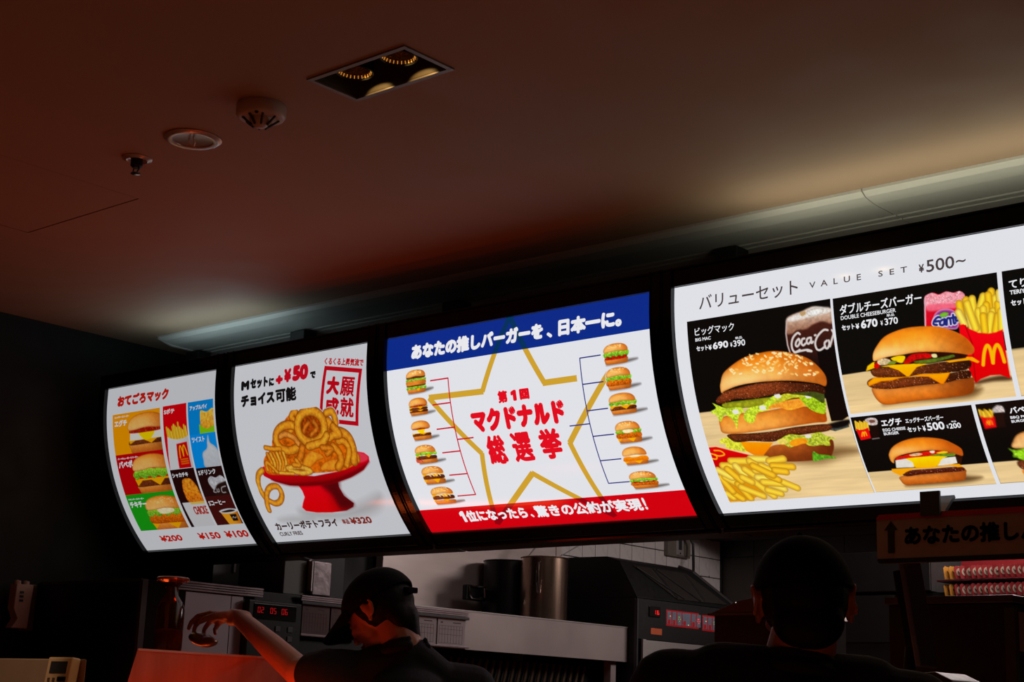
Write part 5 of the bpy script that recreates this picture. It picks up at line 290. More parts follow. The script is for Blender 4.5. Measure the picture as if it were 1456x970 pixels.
 ('ballot_burger_photo',3,.073,.214,.492,.563,None,.0015,[('b',[(.1206,.554),(.175,.5485),(.2097,.5485),(.2077,.5521),(.1701,.557),(.1305,.5588),(.0909,.5582)],(60,50,44),{'soft':.006,'a':.8}),('b',[(.0879,.5436),(.1305,.543),(.1731,.5436),(.175,.5503),(.1701,.557),(.1305,.5576),(.0929,.557),(.0869,.5503)],(222,150,76),{'c2':(186,104,40),'cr':(150,84,34),'n':.08,'edge':((140,76,30),.002)}),('p',[(.083,.5363),(.178,.5363),(.176,.5387),(.1552,.5393),(.1404,.5485),(.1226,.5393),(.1008,.5393),(.0869,.5466)],(246,166,24),{'n':.04}),('b',[(.084,.5332),(.0909,.5265),(.1305,.5265),(.1701,.5265),(.178,.5332),(.1701,.5399),(.1305,.5399),(.0889,.5399)],(104,50,26),{'cr':(60,26,14),'n':.4,'ns':150,'sp':((190,120,80),.1),'edge':((50,22,12),.002)}),('p',[(.083,.5216),(.178,.5216),(.176,.5241),(.1552,.5247),(.1404,.5326),(.1226,.5247),(.1008,.5247),(.0869,.5308)],(246,166,24),{'n':.04}),('s',[(.1057,.5192),(.1186,.5302)],.0035,(235,215,170),{}),('s',[(.1216,.5192),(.1325,.5302)],.0035,(235,215,170),{}),('s',[(.1374,.5192),(.1463,.5302)],.0035,(235,215,170),{}),('s',[(.1533,.5192),(.1602,.5302)],.0035,(235,215,170),{}),('b',[(.084,.5204),(.0859,.5088),(.1008,.4996),(.1305,.496),(.1602,.4996),(.175,.5088),(.177,.5204),(.1602,.5216),(.1305,.5192),(.1008,.5216)],(228,146,54),{'c2':(244,196,128),'cr':(190,104,38),'hl':(.35,.4,.28,.45,(250,206,140)),'n':.08,'edge':((150,82,30),.003)}),('s',[(.1378,.5072),(.1398,.5077)],.0022,(246,220,164),{}),('s',[(.148,.5095),(.15,.5099)],.0022,(246,220,164),{}),('s',[(.1447,.5092),(.1467,.5097)],.0022,(246,220,164),{}),('s',[(.1025,.5042),(.1045,.5047)],.0022,(246,220,164),{}),('s',[(.1568,.5062),(.1588,.5067)],.0022,(246,220,164),{}),('s',[(.1543,.5003),(.1563,.5008)],.0022,(246,220,164),{}),('s',[(.1287,.5018),(.1306,.5023)],.0022,(246,220,164),{}),('s',[(.1331,.5054),(.1351,.5059)],.0022,(246,220,164),{}),('s',[(.1016,.5015),(.1036,.502)],.0022,(246,220,164),{}),('s',[(.1174,.5092),(.1194,.5097)],.0022,(246,220,164),{}),('s',[(.1463,.5008),(.1483,.5013)],.0022,(246,220,164),{}),('s',[(.1482,.5006),(.1501,.5011)],.0022,(246,220,164),{}),('s',[(.1375,.5005),(.1395,.501)],.0022,(246,220,164),{}),('s',[(.1009,.5087),(.1029,.5092)],.0022,(246,220,164),{}),('s',[(.1132,.5014),(.1152,.5019)],.0022,(246,220,164),{}),('s',[(.1592,.5087),(.1611,.5092)],.0022,(246,220,164),{}),('s',[(.118,.5097),(.12,.5102)],.0022,(246,220,164),{}),('s',[(.1328,.5065),(.1348,.507)],.0022,(246,220,164),{}),('s',[(.113,.5094),(.1149,.5099)],.0022,(246,220,164),{}),('s',[(.1418,.5097),(.1438,.5102)],.0022,(246,220,164),{}),('s',[(.1539,.5024),(.1559,.5029)],.0022,(246,220,164),{}),('s',[(.1223,.5009),(.1242,.5014)],.0022,(246,220,164),{})]),
 ('ballot_burger_photo',3,.864,.996,.125,.193,None,.0015,[('b',[(.908,.1841),(.9575,.1789),(.989,.1789),(.9872,.1824),(.953,.187),(.917,.1887),(.881,.1882)],(60,50,44),{'soft':.006,'a':.8}),('b',[(.8783,.1708),(.917,.1702),(.9557,.1708),(.9575,.1789),(.953,.187),(.917,.1876),(.8828,.187),(.8774,.1789)],(222,150,76),{'c2':(186,104,40),'cr':(150,84,34),'n':.08,'edge':((140,76,30),.002)}),('b',[(.8774,.1684),(.89,.1626),(.944,.1626),(.9566,.1684),(.944,.1742),(.8855,.1742)],(150,28,16),{'n':.45,'ns':130,'sp':((230,200,120),.12)}),('b',[(.872,.1586),(.8828,.1499),(.8945,.1493),(.9035,.151),(.9125,.1493),(.9215,.151),(.9305,.1493),(.9395,.151),(.9602,.1516),(.9638,.1586),(.9575,.1673),(.9476,.1638),(.9377,.1673),(.9278,.1638),(.9179,.1673),(.908,.1638),(.8981,.1673),(.8882,.1638),(.8783,.1673)],(150,196,60),{'c2':(96,150,36),'n':.4,'ns':130,'sp':((226,240,150),.14)}),('b',[(.8747,.1522),(.8765,.1412),(.89,.1324),(.917,.129),(.944,.1324),(.9575,.1412),(.9593,.1522),(.944,.1534),(.917,.151),(.89,.1534)],(228,146,54),{'c2':(244,196,128),'cr':(190,104,38),'hl':(.35,.4,.28,.45,(250,206,140)),'n':.08,'edge':((150,82,30),.003)}),('s',[(.9328,.1405),(.9346,.141)],.0022,(246,220,164),{}),('s',[(.9162,.1347),(.918,.1351)],.0022,(246,220,164),{}),('s',[(.89,.1389),(.8918,.1393)],.0022,(246,220,164),{}),('s',[(.9154,.1399),(.9172,.1403)],.0022,(246,220,164),{}),('s',[(.9102,.14),(.912,.1405)],.0022,(246,220,164),{}),('s',[(.9047,.1403),(.9065,.1408)],.0022,(246,220,164),{}),('s',[(.9294,.1363),(.9312,.1367)],.0022,(246,220,164),{}),('s',[(.9191,.1391),(.9209,.1395)],.0022,(246,220,164),{}),('s',[(.9004,.1377),(.9022,.1382)],.0022,(246,220,164),{}),('s',[(.9335,.1347),(.9353,.1352)],.0022,(246,220,164),{}),('s',[(.9334,.1391),(.9352,.1396)],.0022,(246,220,164),{}),('s',[(.9356,.1354),(.9374,.1359)],.0022,(246,220,164),{}),('s',[(.895,.1403),(.8968,.1408)],.0022,(246,220,164),{}),('s',[(.9335,.1366),(.9353,.1371)],.0022,(246,220,164),{}),('s',[(.8951,.134),(.8969,.1345)],.0022,(246,220,164),{}),('s',[(.9243,.135),(.9261,.1354)],.0022,(246,220,164),{})]),
 ('ballot_burger_photo',3,.865,.996,.193,.265,None,.0015,[('b',[(.9086,.2559),(.9576,.2503),(.9887,.2503),(.9869,.254),(.9531,.259),(.9175,.2609),(.8819,.2602)],(60,50,44),{'soft':.006,'a':.8}),('b',[(.8792,.2441),(.9175,.2435),(.9558,.2441),(.9576,.2516),(.9531,.259),(.9175,.2596),(.8837,.259),(.8783,.2516)],(222,150,76),{'c2':(186,104,40),'cr':(150,84,34),'n':.08,'edge':((140,76,30),.002)}),('b',[(.873,.2392),(.8819,.2305),(.9175,.2305),(.9531,.2305),(.962,.2392),(.9549,.2478),(.9175,.2485),(.8783,.2478)],(206,116,30),{'c2':(176,84,20),'n':.4,'ns':130,'sp':((240,180,90),.12),'edge':((130,60,14),.002)}),('b',[(.8997,.2218),(.9264,.2218),(.9371,.2261),(.9264,.2305),(.9042,.2305)],(240,226,190),{'n':.1}),('b',[(.873,.2268),(.8837,.2193),(.8952,.2187),(.9042,.2206),(.9131,.2187),(.9219,.2206),(.9308,.2187),(.9397,.2206),(.9602,.2212),(.9638,.2268),(.9576,.2342),(.9478,.2305),(.938,.2342),(.9282,.2305),(.9184,.2342),(.9086,.2305),(.8988,.2342),(.889,.2305),(.8792,.2342)],(150,196,60),{'c2':(96,150,36),'n':.4,'ns':130,'sp':((226,240,150),.14)}),('b',[(.8757,.2218),(.8774,.21),(.8908,.2006),(.9175,.197),(.9442,.2006),(.9576,.21),(.9593,.2218),(.9442,.223),(.9175,.2206),(.8908,.223)],(228,146,54),{'c2':(244,196,128),'cr':(190,104,38),'hl':(.35,.4,.28,.45,(250,206,140)),'n':.08,'edge':((150,82,30),.003)}),('s',[(.9081,.2018),(.9099,.2023)],.0022,(246,220,164),{}),('s',[(.9256,.2009),(.9273,.2014)],.0022,(246,220,164),{}),('s',[(.9194,.2042),(.9212,.2047)],.0022,(246,220,164),{}),('s',[(.8939,.2058),(.8957,.2063)],.0022,(246,220,164),{}),('s',[(.8928,.205),(.8946,.2055)],.0022,(246,220,164),{}),('s',[(.8945,.2011),(.8963,.2016)],.0022,(246,220,164),{}),('s',[(.9135,.2094),(.9152,.2099)],.0022,(246,220,164),{}),('s',[(.8974,.2026),(.8992,.2031)],.0022,(246,220,164),{}),('s',[(.9243,.2107),(.9261,.2112)],.0022,(246,220,164),{}),('s',[(.9216,.2046),(.9234,.2051)],.0022,(246,220,164),{}),('s',[(.9429,.2006),(.9447,.2011)],.0022,(246,220,164),{}),('s',[(.9366,.2034),(.9384,.2039)],.0022,(246,220,164),{}),('s',[(.8985,.2014),(.9003,.2019)],.0022,(246,220,164),{}),('s',[(.9073,.2093),(.9091,.2098)],.0022,(246,220,164),{}),('s',[(.9005,.2066),(.9022,.2071)],.0022,(246,220,164),{}),('s',[(.9249,.2043),(.9267,.2048)],.0022,(246,220,164),{})]),
 ('ballot_burger_photo',3,.861,1.0,.266,.336,None,.0015,[('b',[(.9078,.327),(.9611,.3216),(.9951,.3216),(.9932,.3252),(.9563,.33),(.9175,.3318),(.8787,.3312)],(60,50,44),{'soft':.006,'a':.8}),('b',[(.8758,.3168),(.9175,.3162),(.9592,.3168),(.9611,.3234),(.9563,.33),(.9175,.3306),(.8806,.33),(.8748,.3234)],(222,150,76),{'c2':(186,104,40),'cr':(150,84,34),'n':.08,'edge':((140,76,30),.002)}),('b',[(.8719,.3126),(.8787,.3072),(.9175,.3072),(.9563,.3072),(.9641,.3126),(.9563,.318),(.9175,.318),(.8768,.318)],(104,50,26),{'cr':(60,26,14),'n':.4,'ns':150,'sp':((190,120,80),.1),'edge':((50,22,12),.002)}),('p',[(.8709,.3048),(.9641,.3048),(.9621,.3072),(.9417,.3078),(.9272,.3168),(.9097,.3078),(.8884,.3078),(.8748,.315)],(246,166,24),{'n':.04}),('b',[(.8748,.2982),(.8884,.294),(.9466,.294),(.9602,.2982),(.9466,.3024),(.8835,.3024)],(150,28,16),{'n':.45,'ns':130,'sp':((230,200,120),.12)}),('b',[(.869,.2982),(.8806,.2904),(.8932,.2898),(.903,.2916),(.9126,.2898),(.9224,.2916),(.932,.2898),(.9417,.2916),(.9641,.2922),(.9679,.2982),(.9611,.306),(.9505,.3024),(.9398,.306),(.9291,.3024),(.9185,.306),(.9078,.3024),(.8971,.306),(.8865,.3024),(.8758,.306)],(150,196,60),{'c2':(96,150,36),'n':.4,'ns':130,'sp':((226,240,150),.14)}),('b',[(.8719,.294),(.8739,.2826),(.8884,.2735),(.9175,.27),(.9466,.2735),(.9611,.2826),(.9631,.294),(.9466,.2952),(.9175,.2928),(.8884,.2952)],(228,146,54),{'c2':(244,196,128),'cr':(190,104,38),'hl':(.35,.4,.28,.45,(250,206,140)),'n':.08,'edge':((150,82,30),.003)})]),
 ('ballot_burger_photo',3,.862,.994,.347,.42,None,.0015,[('b',[(.906,.4108),(.9555,.4052),(.987,.4052),(.9852,.409),(.951,.414),(.915,.4159),(.879,.4153)],(60,50,44),{'soft':.006,'a':.8}),('b',[(.8763,.3989),(.915,.3982),(.9537,.3989),(.9555,.4064),(.951,.414),(.915,.4146),(.8808,.414),(.8754,.4064)],(222,150,76),{'c2':(186,104,40),'cr':(150,84,34),'n':.08,'edge':((140,76,30),.002)}),('p',[(.8718,.3976),(.9582,.3976),(.9564,.4001),(.9375,.4008),(.924,.4127),(.9078,.4008),(.888,.4008),(.8754,.4108)],(246,166,24),{'n':.04}),('b',[(.87,.3919),(.879,.3838),(.915,.3838),(.951,.3838),(.96,.3919),(.9528,.4001),(.915,.4008),(.8754,.4001)],(206,116,30),{'c2':(176,84,20),'n':.4,'ns':130,'sp':((240,180,90),.12),'edge':((130,60,14),.002)}),('b',[(.87,.3806),(.8808,.3737),(.8925,.373),(.9015,.3749),(.9105,.373),(.9195,.3749),(.9285,.373),(.9375,.3749),(.9582,.3756),(.9618,.3806),(.9555,.3875),(.9456,.3838),(.9357,.3875),(.9258,.3838),(.9159,.3875),(.906,.3838),(.8961,.3875),(.8862,.3838),(.8763,.3875)],(150,196,60),{'c2':(96,150,36),'n':.4,'ns':130,'sp':((226,240,150),.14)}),('b',[(.897,.3762),(.924,.3762),(.9348,.3806),(.924,.385),(.9015,.385)],(240,226,190),{'n':.1}),('b',[(.8727,.3762),(.8745,.3642),(.888,.3547),(.915,.351),(.942,.3547),(.9555,.3642),(.9573,.3762),(.942,.3775),(.915,.3749),(.888,.3775)],(228,146,54),{'c2':(244,196,128),'cr':(190,104,38),'hl':(.35,.4,.28,.45,(250,206,140)),'n':.08,'edge':((150,82,30),.003)}),('s',[(.913,.3584),(.9148,.3589)],.0022,(246,220,164),{}),('s',[(.8955,.364),(.8973,.3645)],.0022,(246,220,164),{}),('s',[(.8883,.3599),(.8901,.3604)],.0022,(246,220,164),{}),('s',[(.9365,.3551),(.9383,.3556)],.0022,(246,220,164),{}),('s',[(.9179,.3612),(.9197,.3617)],.0022,(246,220,164),{}),('s',[(.8902,.3585),(.892,.359)],.0022,(246,220,164),{}),('s',[(.926,.3593),(.9278,.3598)],.0022,(246,220,164),{}),('s',[(.9272,.356),(.929,.3565)],.0022,(246,220,164),{}),('s',[(.9009,.3554),(.9027,.3559)],.0022,(246,220,164),{}),('s',[(.9153,.3647),(.9171,.3652)],.0022,(246,220,164),{}),('s',[(.9199,.363),(.9217,.3635)],.0022,(246,220,164),{}),('s',[(.9087,.3627),(.9105,.3632)],.0022,(246,220,164),{}),('s',[(.8935,.3575),(.8953,.358)],.0022,(246,220,164),{}),('s',[(.9244,.3624),(.9262,.3629)],.0022,(246,220,164),{}),('s',[(.9108,.3552),(.9126,.3557)],.0022,(246,220,164),{}),('s',[(.9024,.3566),(.9042,.3571)],.0022,(246,220,164),{})]),
 ('ballot_burger_photo',3,.862,.992,.423,.487,None,.0015,[('b',[(.9052,.4783),(.9536,.4734),(.9844,.4734),(.9826,.4767),(.9492,.481),(.914,.4826),(.8788,.4821)],(60,50,44),{'soft':.006,'a':.8}),('b',[(.8762,.468),(.914,.4675),(.9518,.468),(.9536,.4745),(.9492,.481),(.914,.4815),(.8806,.481),(.8753,.4745)],(222,150,76),{'c2':(186,104,40),'cr':(150,84,34),'n':.08,'edge':((140,76,30),.002)}),('p',[(.8718,.468),(.9562,.468),(.9545,.4702),(.936,.4707),(.9228,.4788),(.907,.4707),(.8876,.4707),(.8753,.4772)],(246,166,24),{'n':.04}),('b',[(.87,.4632),(.8788,.4562),(.914,.4562),(.9492,.4562),(.958,.4632),(.9536,.4702),(.914,.4702),(.8735,.4702)],(230,140,30),{'c2':(206,110,20),'n':.15,'ns':130}),('b',[(.8964,.4518),(.9228,.4518),(.9334,.4551),(.9228,.4583),(.9008,.4583)],(240,226,190),{'n':.1}),('b',[(.8726,.4529),(.8744,.4405),(.8876,.4308),(.914,.427),(.9404,.4308),(.9536,.4405),(.9554,.4529),(.9404,.454),(.914,.4518),(.8876,.454)],(228,146,54),{'c2':(244,196,128),'cr':(190,104,38),'hl':(.35,.4,.28,.45,(250,206,140)),'n':.08,'edge':((150,82,30),.003)})]),
 ('ballot_burger_photo',3,.857,.996,.499,.564,None,.0015,[('b',[(.9038,.5553),(.9571,.5503),(.9911,.5503),(.9892,.5536),(.9523,.558),(.9135,.5597),(.8747,.5591)],(60,50,44),{'soft':.006,'a':.8}),('b',[(.8718,.5448),(.9135,.5443),(.9552,.5448),(.9571,.5514),(.9523,.558),(.9135,.5586),(.8766,.558),(.8708,.5514)],(222,150,76),{'c2':(186,104,40),'cr':(150,84,34),'n':.08,'edge':((140,76,30),.002)}),('b',[(.865,.5415),(.8747,.536),(.9135,.536),(.9523,.536),(.962,.5415),(.9542,.547),(.9135,.5476),(.8708,.547)],(206,116,30),{'c2':(176,84,20),'n':.4,'ns':130,'sp':((240,180,90),.12),'edge':((130,60,14),.002)}),('b',[(.8708,.5366),(.8844,.5338),(.9426,.5338),(.9562,.5366),(.9426,.5393),(.8795,.5393)],(150,28,16),{'n':.45,'ns':130,'sp':((230,200,120),.12)}),('b',[(.8941,.5272),(.9232,.5272),(.9348,.5316),(.9232,.536),(.899,.536)],(240,226,190),{'n':.1}),('b',[(.865,.5311),(.8766,.525),(.8892,.5244),(.899,.5261),(.9086,.5244),(.9183,.5261),(.928,.5244),(.9377,.5261),(.9601,.5267),(.9639,.5311),(.9571,.5371),(.9465,.5338),(.9358,.5371),(.9251,.5338),(.9145,.5371),(.9038,.5338),(.8931,.5371),(.8825,.5338),(.8718,.5371)],(150,196,60),{'c2':(96,150,36),'n':.4,'ns':130,'sp':((226,240,150),.14)}),('b',[(.8679,.5261),(.8699,.5151),(.8844,.5064),(.9135,.503),(.9426,.5064),(.9571,.5151),(.9591,.5261),(.9426,.5272),(.9135,.525),(.8844,.5272)],(228,146,54),{'c2':(244,196,128),'cr':(190,104,38),'hl':(.35,.4,.28,.45,(250,206,140)),'n':.08,'edge':((150,82,30),.003)}),('s',[(.9107,.5117),(.9127,.5122)],.0022,(246,220,164),{}),('s',[(.9382,.5107),(.9401,.5112)],.0022,(246,220,164),{}),('s',[(.914,.512),(.9159,.5125)],.0022,(246,220,164),{}),('s',[(.8951,.5112),(.8971,.5117)],.0022,(246,220,164),{}),('s',[(.9211,.5142),(.923,.5146)],.0022,(246,220,164),{}),('s',[(.8899,.5091),(.8918,.5095)],.0022,(246,220,164),{}),('s',[(.8897,.5143),(.8916,.5148)],.0022,(246,220,164),{}),('s',[(.9248,.5063),(.9267,.5068)],.0022,(246,220,164),{}),('s',[(.9416,.5159),(.9435,.5164)],.0022,(246,220,164),{}),('s',[(.9225,.5123),(.9244,.5127)],.0022,(246,220,164),{}),('s',[(.8936,.5061),(.8955,.5065)],.0022,(246,220,164),{}),('s',[(.9152,.5065),(.9171,.507)],.0022,(246,220,164),{}),('s',[(.8955,.5084),(.8974,.5089)],.0022,(246,220,164),{}),('s',[(.8862,.5107),(.8881,.5112)],.0022,(246,220,164),{}),('s',[(.91,.5147),(.912,.5151)],.0022,(246,220,164),{}),('s',[(.9146,.5126),(.9166,.513)],.0022,(246,220,164),{}),('s',[(.9135,.5128),(.9154,.5132)],.0022,(246,220,164),{}),('s',[(.911,.5088),(.913,.5092)],.0022,(246,220,164),{}),('s',[(.9425,.5163),(.9444,.5167)],.0022,(246,220,164),{}),('s',[(.9333,.5133),(.9352,.5137)],.0022,(246,220,164),{}),('s',[(.9027,.5083),(.9047,.5087)],.0022,(246,220,164),{}),('s',[(.9012,.5066),(.9032,.5071)],.0022,(246,220,164),{})]),
 ('egg_burger_tile_photo',1,.04,.336,.104,.259,(236,152,8),.002,[('b',[(.1449,.2259),(.249,.2244),(.3531,.2259),(.3579,.2434),(.3458,.2609),(.249,.2624),(.157,.2609),(.1425,.2434)],(222,150,76),{'c2':(186,104,40),'cr':(150,84,34),'n':.08,'edge':((140,76,30),.002)}),('b',[(.1353,.2186),(.1522,.2084),(.249,.2084),(.3458,.2084),(.3652,.2186),(.3458,.2288),(.249,.2288),(.1474,.2288)],(104,50,26),{'cr':(60,26,14),'n':.4,'ns':150,'sp':((190,120,80),.1),'edge':((50,22,12),.002)}),('p',[(.1328,.2054),(.3652,.2054),(.3603,.2113),(.3095,.2127),(.2732,.2288),(.2296,.2127),(.1764,.2127),(.1425,.2244)],(246,166,24),{'n':.04}),('p',[(.1474,.1821),(.249,.1792),(.3506,.1821),(.3555,.2113),(.1425,.2113)],(236,232,222),{}),('b',[(.2006,.1792),(.2974,.1792),(.2732,.2113),(.2296,.2113)],(246,200,24),{}),('b',[(.1425,.1762),(.1764,.1675),(.3216,.1675),(.3555,.1762),(.3216,.185),(.1643,.185)],(150,28,16),{'n':.45,'ns':130,'sp':((230,200,120),.12)}),('b',[(.1353,.1704),(.1401,.1427),(.1764,.1206),(.249,.112),(.3216,.1206),(.3579,.1427),(.3627,.1704),(.3216,.1733),(.249,.1675),(.1764,.1733)],(228,146,54),{'c2':(244,196,128),'cr':(190,104,38),'hl':(.35,.4,.28,.45,(250,206,140)),'n':.08,'edge':((150,82,30),.003)})]),
 ('pork_burger_tile_photo',1,.04,.336,.259,.416,(172,6,20),.002,[('b',[(.1423,.3844),(.2485,.383),(.3547,.3844),(.3597,.4008),(.3473,.4171),(.2485,.4185),(.1546,.4171),(.1398,.4008)],(222,150,76),{'c2':(186,104,40),'cr':(150,84,34),'n':.08,'edge':((140,76,30),.002)}),('b',[(.1324,.3759),(.1497,.3617),(.2485,.3617),(.3473,.3617),(.3671,.3759),(.3473,.3901),(.2485,.3901),(.1448,.3901)],(104,50,26),{'cr':(60,26,14),'n':.4,'ns':150,'sp':((190,120,80),.1),'edge':((50,22,12),.002)}),('p',[(.1299,.3589),(.3671,.3589),(.3621,.3646),(.3103,.366),(.2732,.3901),(.2287,.366),(.1744,.366),(.1398,.3859)],(246,166,24),{'n':.04}),('b',[(.1398,.339),(.1744,.3276),(.3226,.3276),(.3572,.339),(.3226,.3504),(.162,.3504)],(150,28,16),{'n':.45,'ns':130,'sp':((230,200,120),.12)}),('b',[(.125,.3418),(.1546,.322),(.1867,.3205),(.2114,.3248),(.2361,.3205),(.2609,.3248),(.2855,.3205),(.3103,.3248),(.3671,.3262),(.3769,.3418),(.3597,.3617),(.3325,.3532),(.3053,.3617),(.2781,.3532),(.251,.3617),(.2238,.3532),(.1966,.3617),(.1695,.3532),(.1423,.3617)],(150,196,60),{'c2':(96,150,36),'n':.4,'ns':130,'sp':((226,240,150),.14)}),('b',[(.1324,.3248),(.1373,.2978),(.1744,.2763),(.2485,.268),(.3226,.2763),(.3597,.2978),(.3646,.3248),(.3226,.3276),(.2485,.322),(.1744,.3276)],(228,146,54),{'c2':(244,196,128),'cr':(190,104,38),'hl':(.35,.4,.28,.45,(250,206,140)),'n':.08,'edge':((150,82,30),.003)})]),
 ('chicken_burger_tile_photo',1,.04,.336,.416,.57,(34,146,30),.002,[('b',[(.1468,.542),(.25,.5406),(.3532,.542),(.358,.5595),(.346,.577),(.25,.5784),(.1588,.577),(.1444,.5595)],(222,150,76),{'c2':(186,104,40),'cr':(150,84,34),'n':.08,'edge':((140,76,30),.002)}),('p',[(.1348,.5364),(.3652,.5364),(.3604,.542),(.31,.5434),(.274,.57),(.2308,.5434),(.178,.5434),(.1444,.5658)],(246,166,24),{'n':.04}),('b',[(.13,.5224),(.154,.5028),(.25,.5028),(.346,.5028),(.37,.5224),(.3508,.542),(.25,.5434),(.1444,.542)],(206,116,30),{'c2':(176,84,20),'n':.4,'ns':130,'sp':((240,180,90),.12),'edge':((130,60,14),.002)}),('b',[(.13,.4972),(.1588,.4804),(.19,.479),(.214,.4832),(.238,.479),(.262,.4832),(.286,.479),(.31,.4832),(.3652,.4846),(.3748,.4972),(.358,.514),(.3316,.5056),(.3052,.514),(.2788,.5056),(.2524,.514),(.226,.5056),(.1996,.514),(.1732,.5056),(.1468,.514)],(150,196,60),{'c2':(96,150,36),'n':.4,'ns':130,'sp':((226,240,150),.14)}),('b',[(.202,.4804),(.274,.4804),(.3028,.4916),(.274,.5028),(.214,.5028)],(240,226,190),{'n':.1}),('b',[(.1372,.4832),(.142,.458),(.178,.4378),(.25,.43),(.322,.4378),(.358,.458),(.3628,.4832),(.322,.486),(.25,.4804),(.178,.486)],(228,146,54),{'c2':(244,196,128),'cr':(190,104,38),'hl':(.35,.4,.28,.45,(250,206,140)),'n':.08,'edge':((150,82,30),.003)}),('s',[(.2996,.455),(.3044,.4561)],.0022,(246,220,164),{}),('s',[(.2386,.443),(.2434,.4441)],.0022,(246,220,164),{}),('s',[(.2516,.4465),(.2564,.4476)],.0022,(246,220,164),{}),('s',[(.2909,.444),(.2957,.4451)],.0022,(246,220,164),{}),('s',[(.2466,.4508),(.2514,.4519)],.0022,(246,220,164),{}),('s',[(.3088,.4489),(.3136,.45)],.0022,(246,220,164),{}),('s',[(.2186,.4549),(.2234,.456)],.0022,(246,220,164),{}),('s',[(.267,.4428),(.2718,.4439)],.0022,(246,220,164),{}),('s',[(.309,.4604),(.3138,.4615)],.0022,(246,220,164),{}),('s',[(.2947,.4584),(.2995,.4596)],.0022,(246,220,164),{}),('s',[(.2227,.4543),(.2275,.4554)],.0022,(246,220,164),{}),('s',[(.3074,.4532),(.3122,.4543)],.0022,(246,220,164),{}),('s',[(.246,.4391),(.2508,.4403)],.0022,(246,220,164),{}),('s',[(.2405,.4514),(.2453,.4526)],.0022,(246,220,164),{}),('s',[(.3095,.46),(.3143,.4611)],.0022,(246,220,164),{}),('s',[(.2467,.4576),(.2515,.4587)],.0022,(246,220,164),{}),('s',[(.2155,.4561),(.2203,.4572)],.0022,(246,220,164),{}),('s',[(.257,.4371),(.2618,.4382)],.0022,(246,220,164),{}),('s',[(.2816,.4463),(.2864,.4474)],.0022,(246,220,164),{}),('s',[(.2968,.4528),(.3016,.4539)],.0022,(246,220,164),{}),('s',[(.1782,.4486),(.183,.4497)],.0022,(246,220,164),{}),('s',[(.3029,.4426),(.3077,.4437)],.0022,(246,220,164),{}),('s',[(.2248,.4577),(.2296,.4588)],.0022,(246,220,164),{}),('s',[(.2055,.4504),(.2103,.4515)],.0022,(246,220,164),{}),('s',[(.2124,.46),(.2172,.4611)],.0022,(246,220,164),{}),('s',[(.2937,.4475),(.2985,.4486)],.0022,(246,220,164),{})]),
 ('small_fries_tile_photo',1,.354,.494,.102,.337,(196,4,24),.002,[('s',[(.372,.182),(.378,.228)],.011,(240,180,50),{'sh':1}),('s',[(.3805,.188),(.3865,.228)],.011,(250,204,80),{'sh':1}),('s',[(.389,.194),(.395,.228)],.011,(240,180,50),{'sh':1}),('s',[(.3975,.2),(.4035,.228)],.011,(250,204,80),{'sh':1}),('s',[(.406,.182),(.412,.228)],.011,(240,180,50),{'sh':1}),('s',[(.4145,.176),(.4205,.228)],.011,(250,204,80),{'sh':1}),('s',[(.423,.182),(.429,.228)],.011,(240,180,50),{'sh':1}),('s',[(.4315,.188),(.4375,.228)],.011,(250,204,80),{'sh':1}),('s',[(.44,.17),(.446,.228)],.011,(240,180,50),{'sh':1}),('s',[(.4485,.188),(.4545,.228)],.011,(250,204,80),{'sh':1}),('s',[(.457,.194),(.463,.228)],.011,(240,180,50),{'sh':1}),('s',[(.4655,.2),(.4715,.228)],.011,(250,204,80),{'sh':1}),('s',[(.474,.182),(.48,.228)],.011,(240,180,50),{'sh':1}),('s',[(.4825,.188),(.4885,.228)],.011,(250,204,80),{'sh':1}),('p',[(.372,.216),(.4,.226),(.43,.23),(.46,.229),(.495,.222),(.495,.34),(.356,.34)],(226,226,230),{'cr':(206,206,212)}),('p',[(.42,.246),(.482,.242),(.482,.34),(.41,.34)],(186,8,22),{}),('s',[(.43,.298),(.434,.262),(.441,.255),(.447,.27),(.451,.292)],.0055,(250,180,40),{'sm':1}),('s',[(.451,.292),(.454,.262),(.461,.254),(.468,.268),(.474,.29)],.0055,(250,180,40),{'sm':1}),('s',[(.43,.305),(.472,.304)],.005,(214,110,30),{}),('s',[(.43,.313),(.472,.312)],.005,(214,110,30),{}),('s',[(.43,.321),(.472,.32)],.005,(214,110,30),{})]),
 ('chicken_bag_tile_photo',1,.352,.492,.339,.57,(36,12,12),.002,[('b',[(.4,.4),(.41,.38),(.44,.375),(.465,.385),(.485,.42),(.485,.475),(.41,.475),(.395,.43)],(232,146,48),{'c2':(214,116,32),'n':.45,'ns':60,'sp':((240,180,90),.15),'edge':((140,66,16),.003)}),('p',[(.363,.468),(.495,.47),(.495,.58),(.37,.58)],(222,222,226),{}),('p',[(.41,.468),(.495,.468),(.495,.478),(.41,.478)],(214,190,110),{})]),
 ('apple_pie_tile_photo',1,.503,.648,.102,.221,(16,136,206),.002,[('b',[(.572,.15),(.58,.138),(.61,.145),(.645,.135),(.66,.16),(.65,.21),(.61,.215),(.575,.205)],(246,190,84),{'c2':(236,160,58),'n':.3,'ns':60,'sp':((246,206,120),.1)}),('p',[(.563,.185),(.585,.2),(.61,.207),(.655,.195),(.655,.226),(.563,.222)],(130,190,30),{})]),
 ('twist_cone_tile_photo',1,.503,.65,.221,.344,(14,146,224),.002,[('b',[(.607,.228),(.612,.255),(.635,.27),(.65,.29),(.66,.345),(.565,.345),(.558,.315),(.562,.29),(.59,.275),(.597,.25)],(222,226,232),{'c2':(206,210,218),'edge':((170,176,188),.004),'n':.04})]),
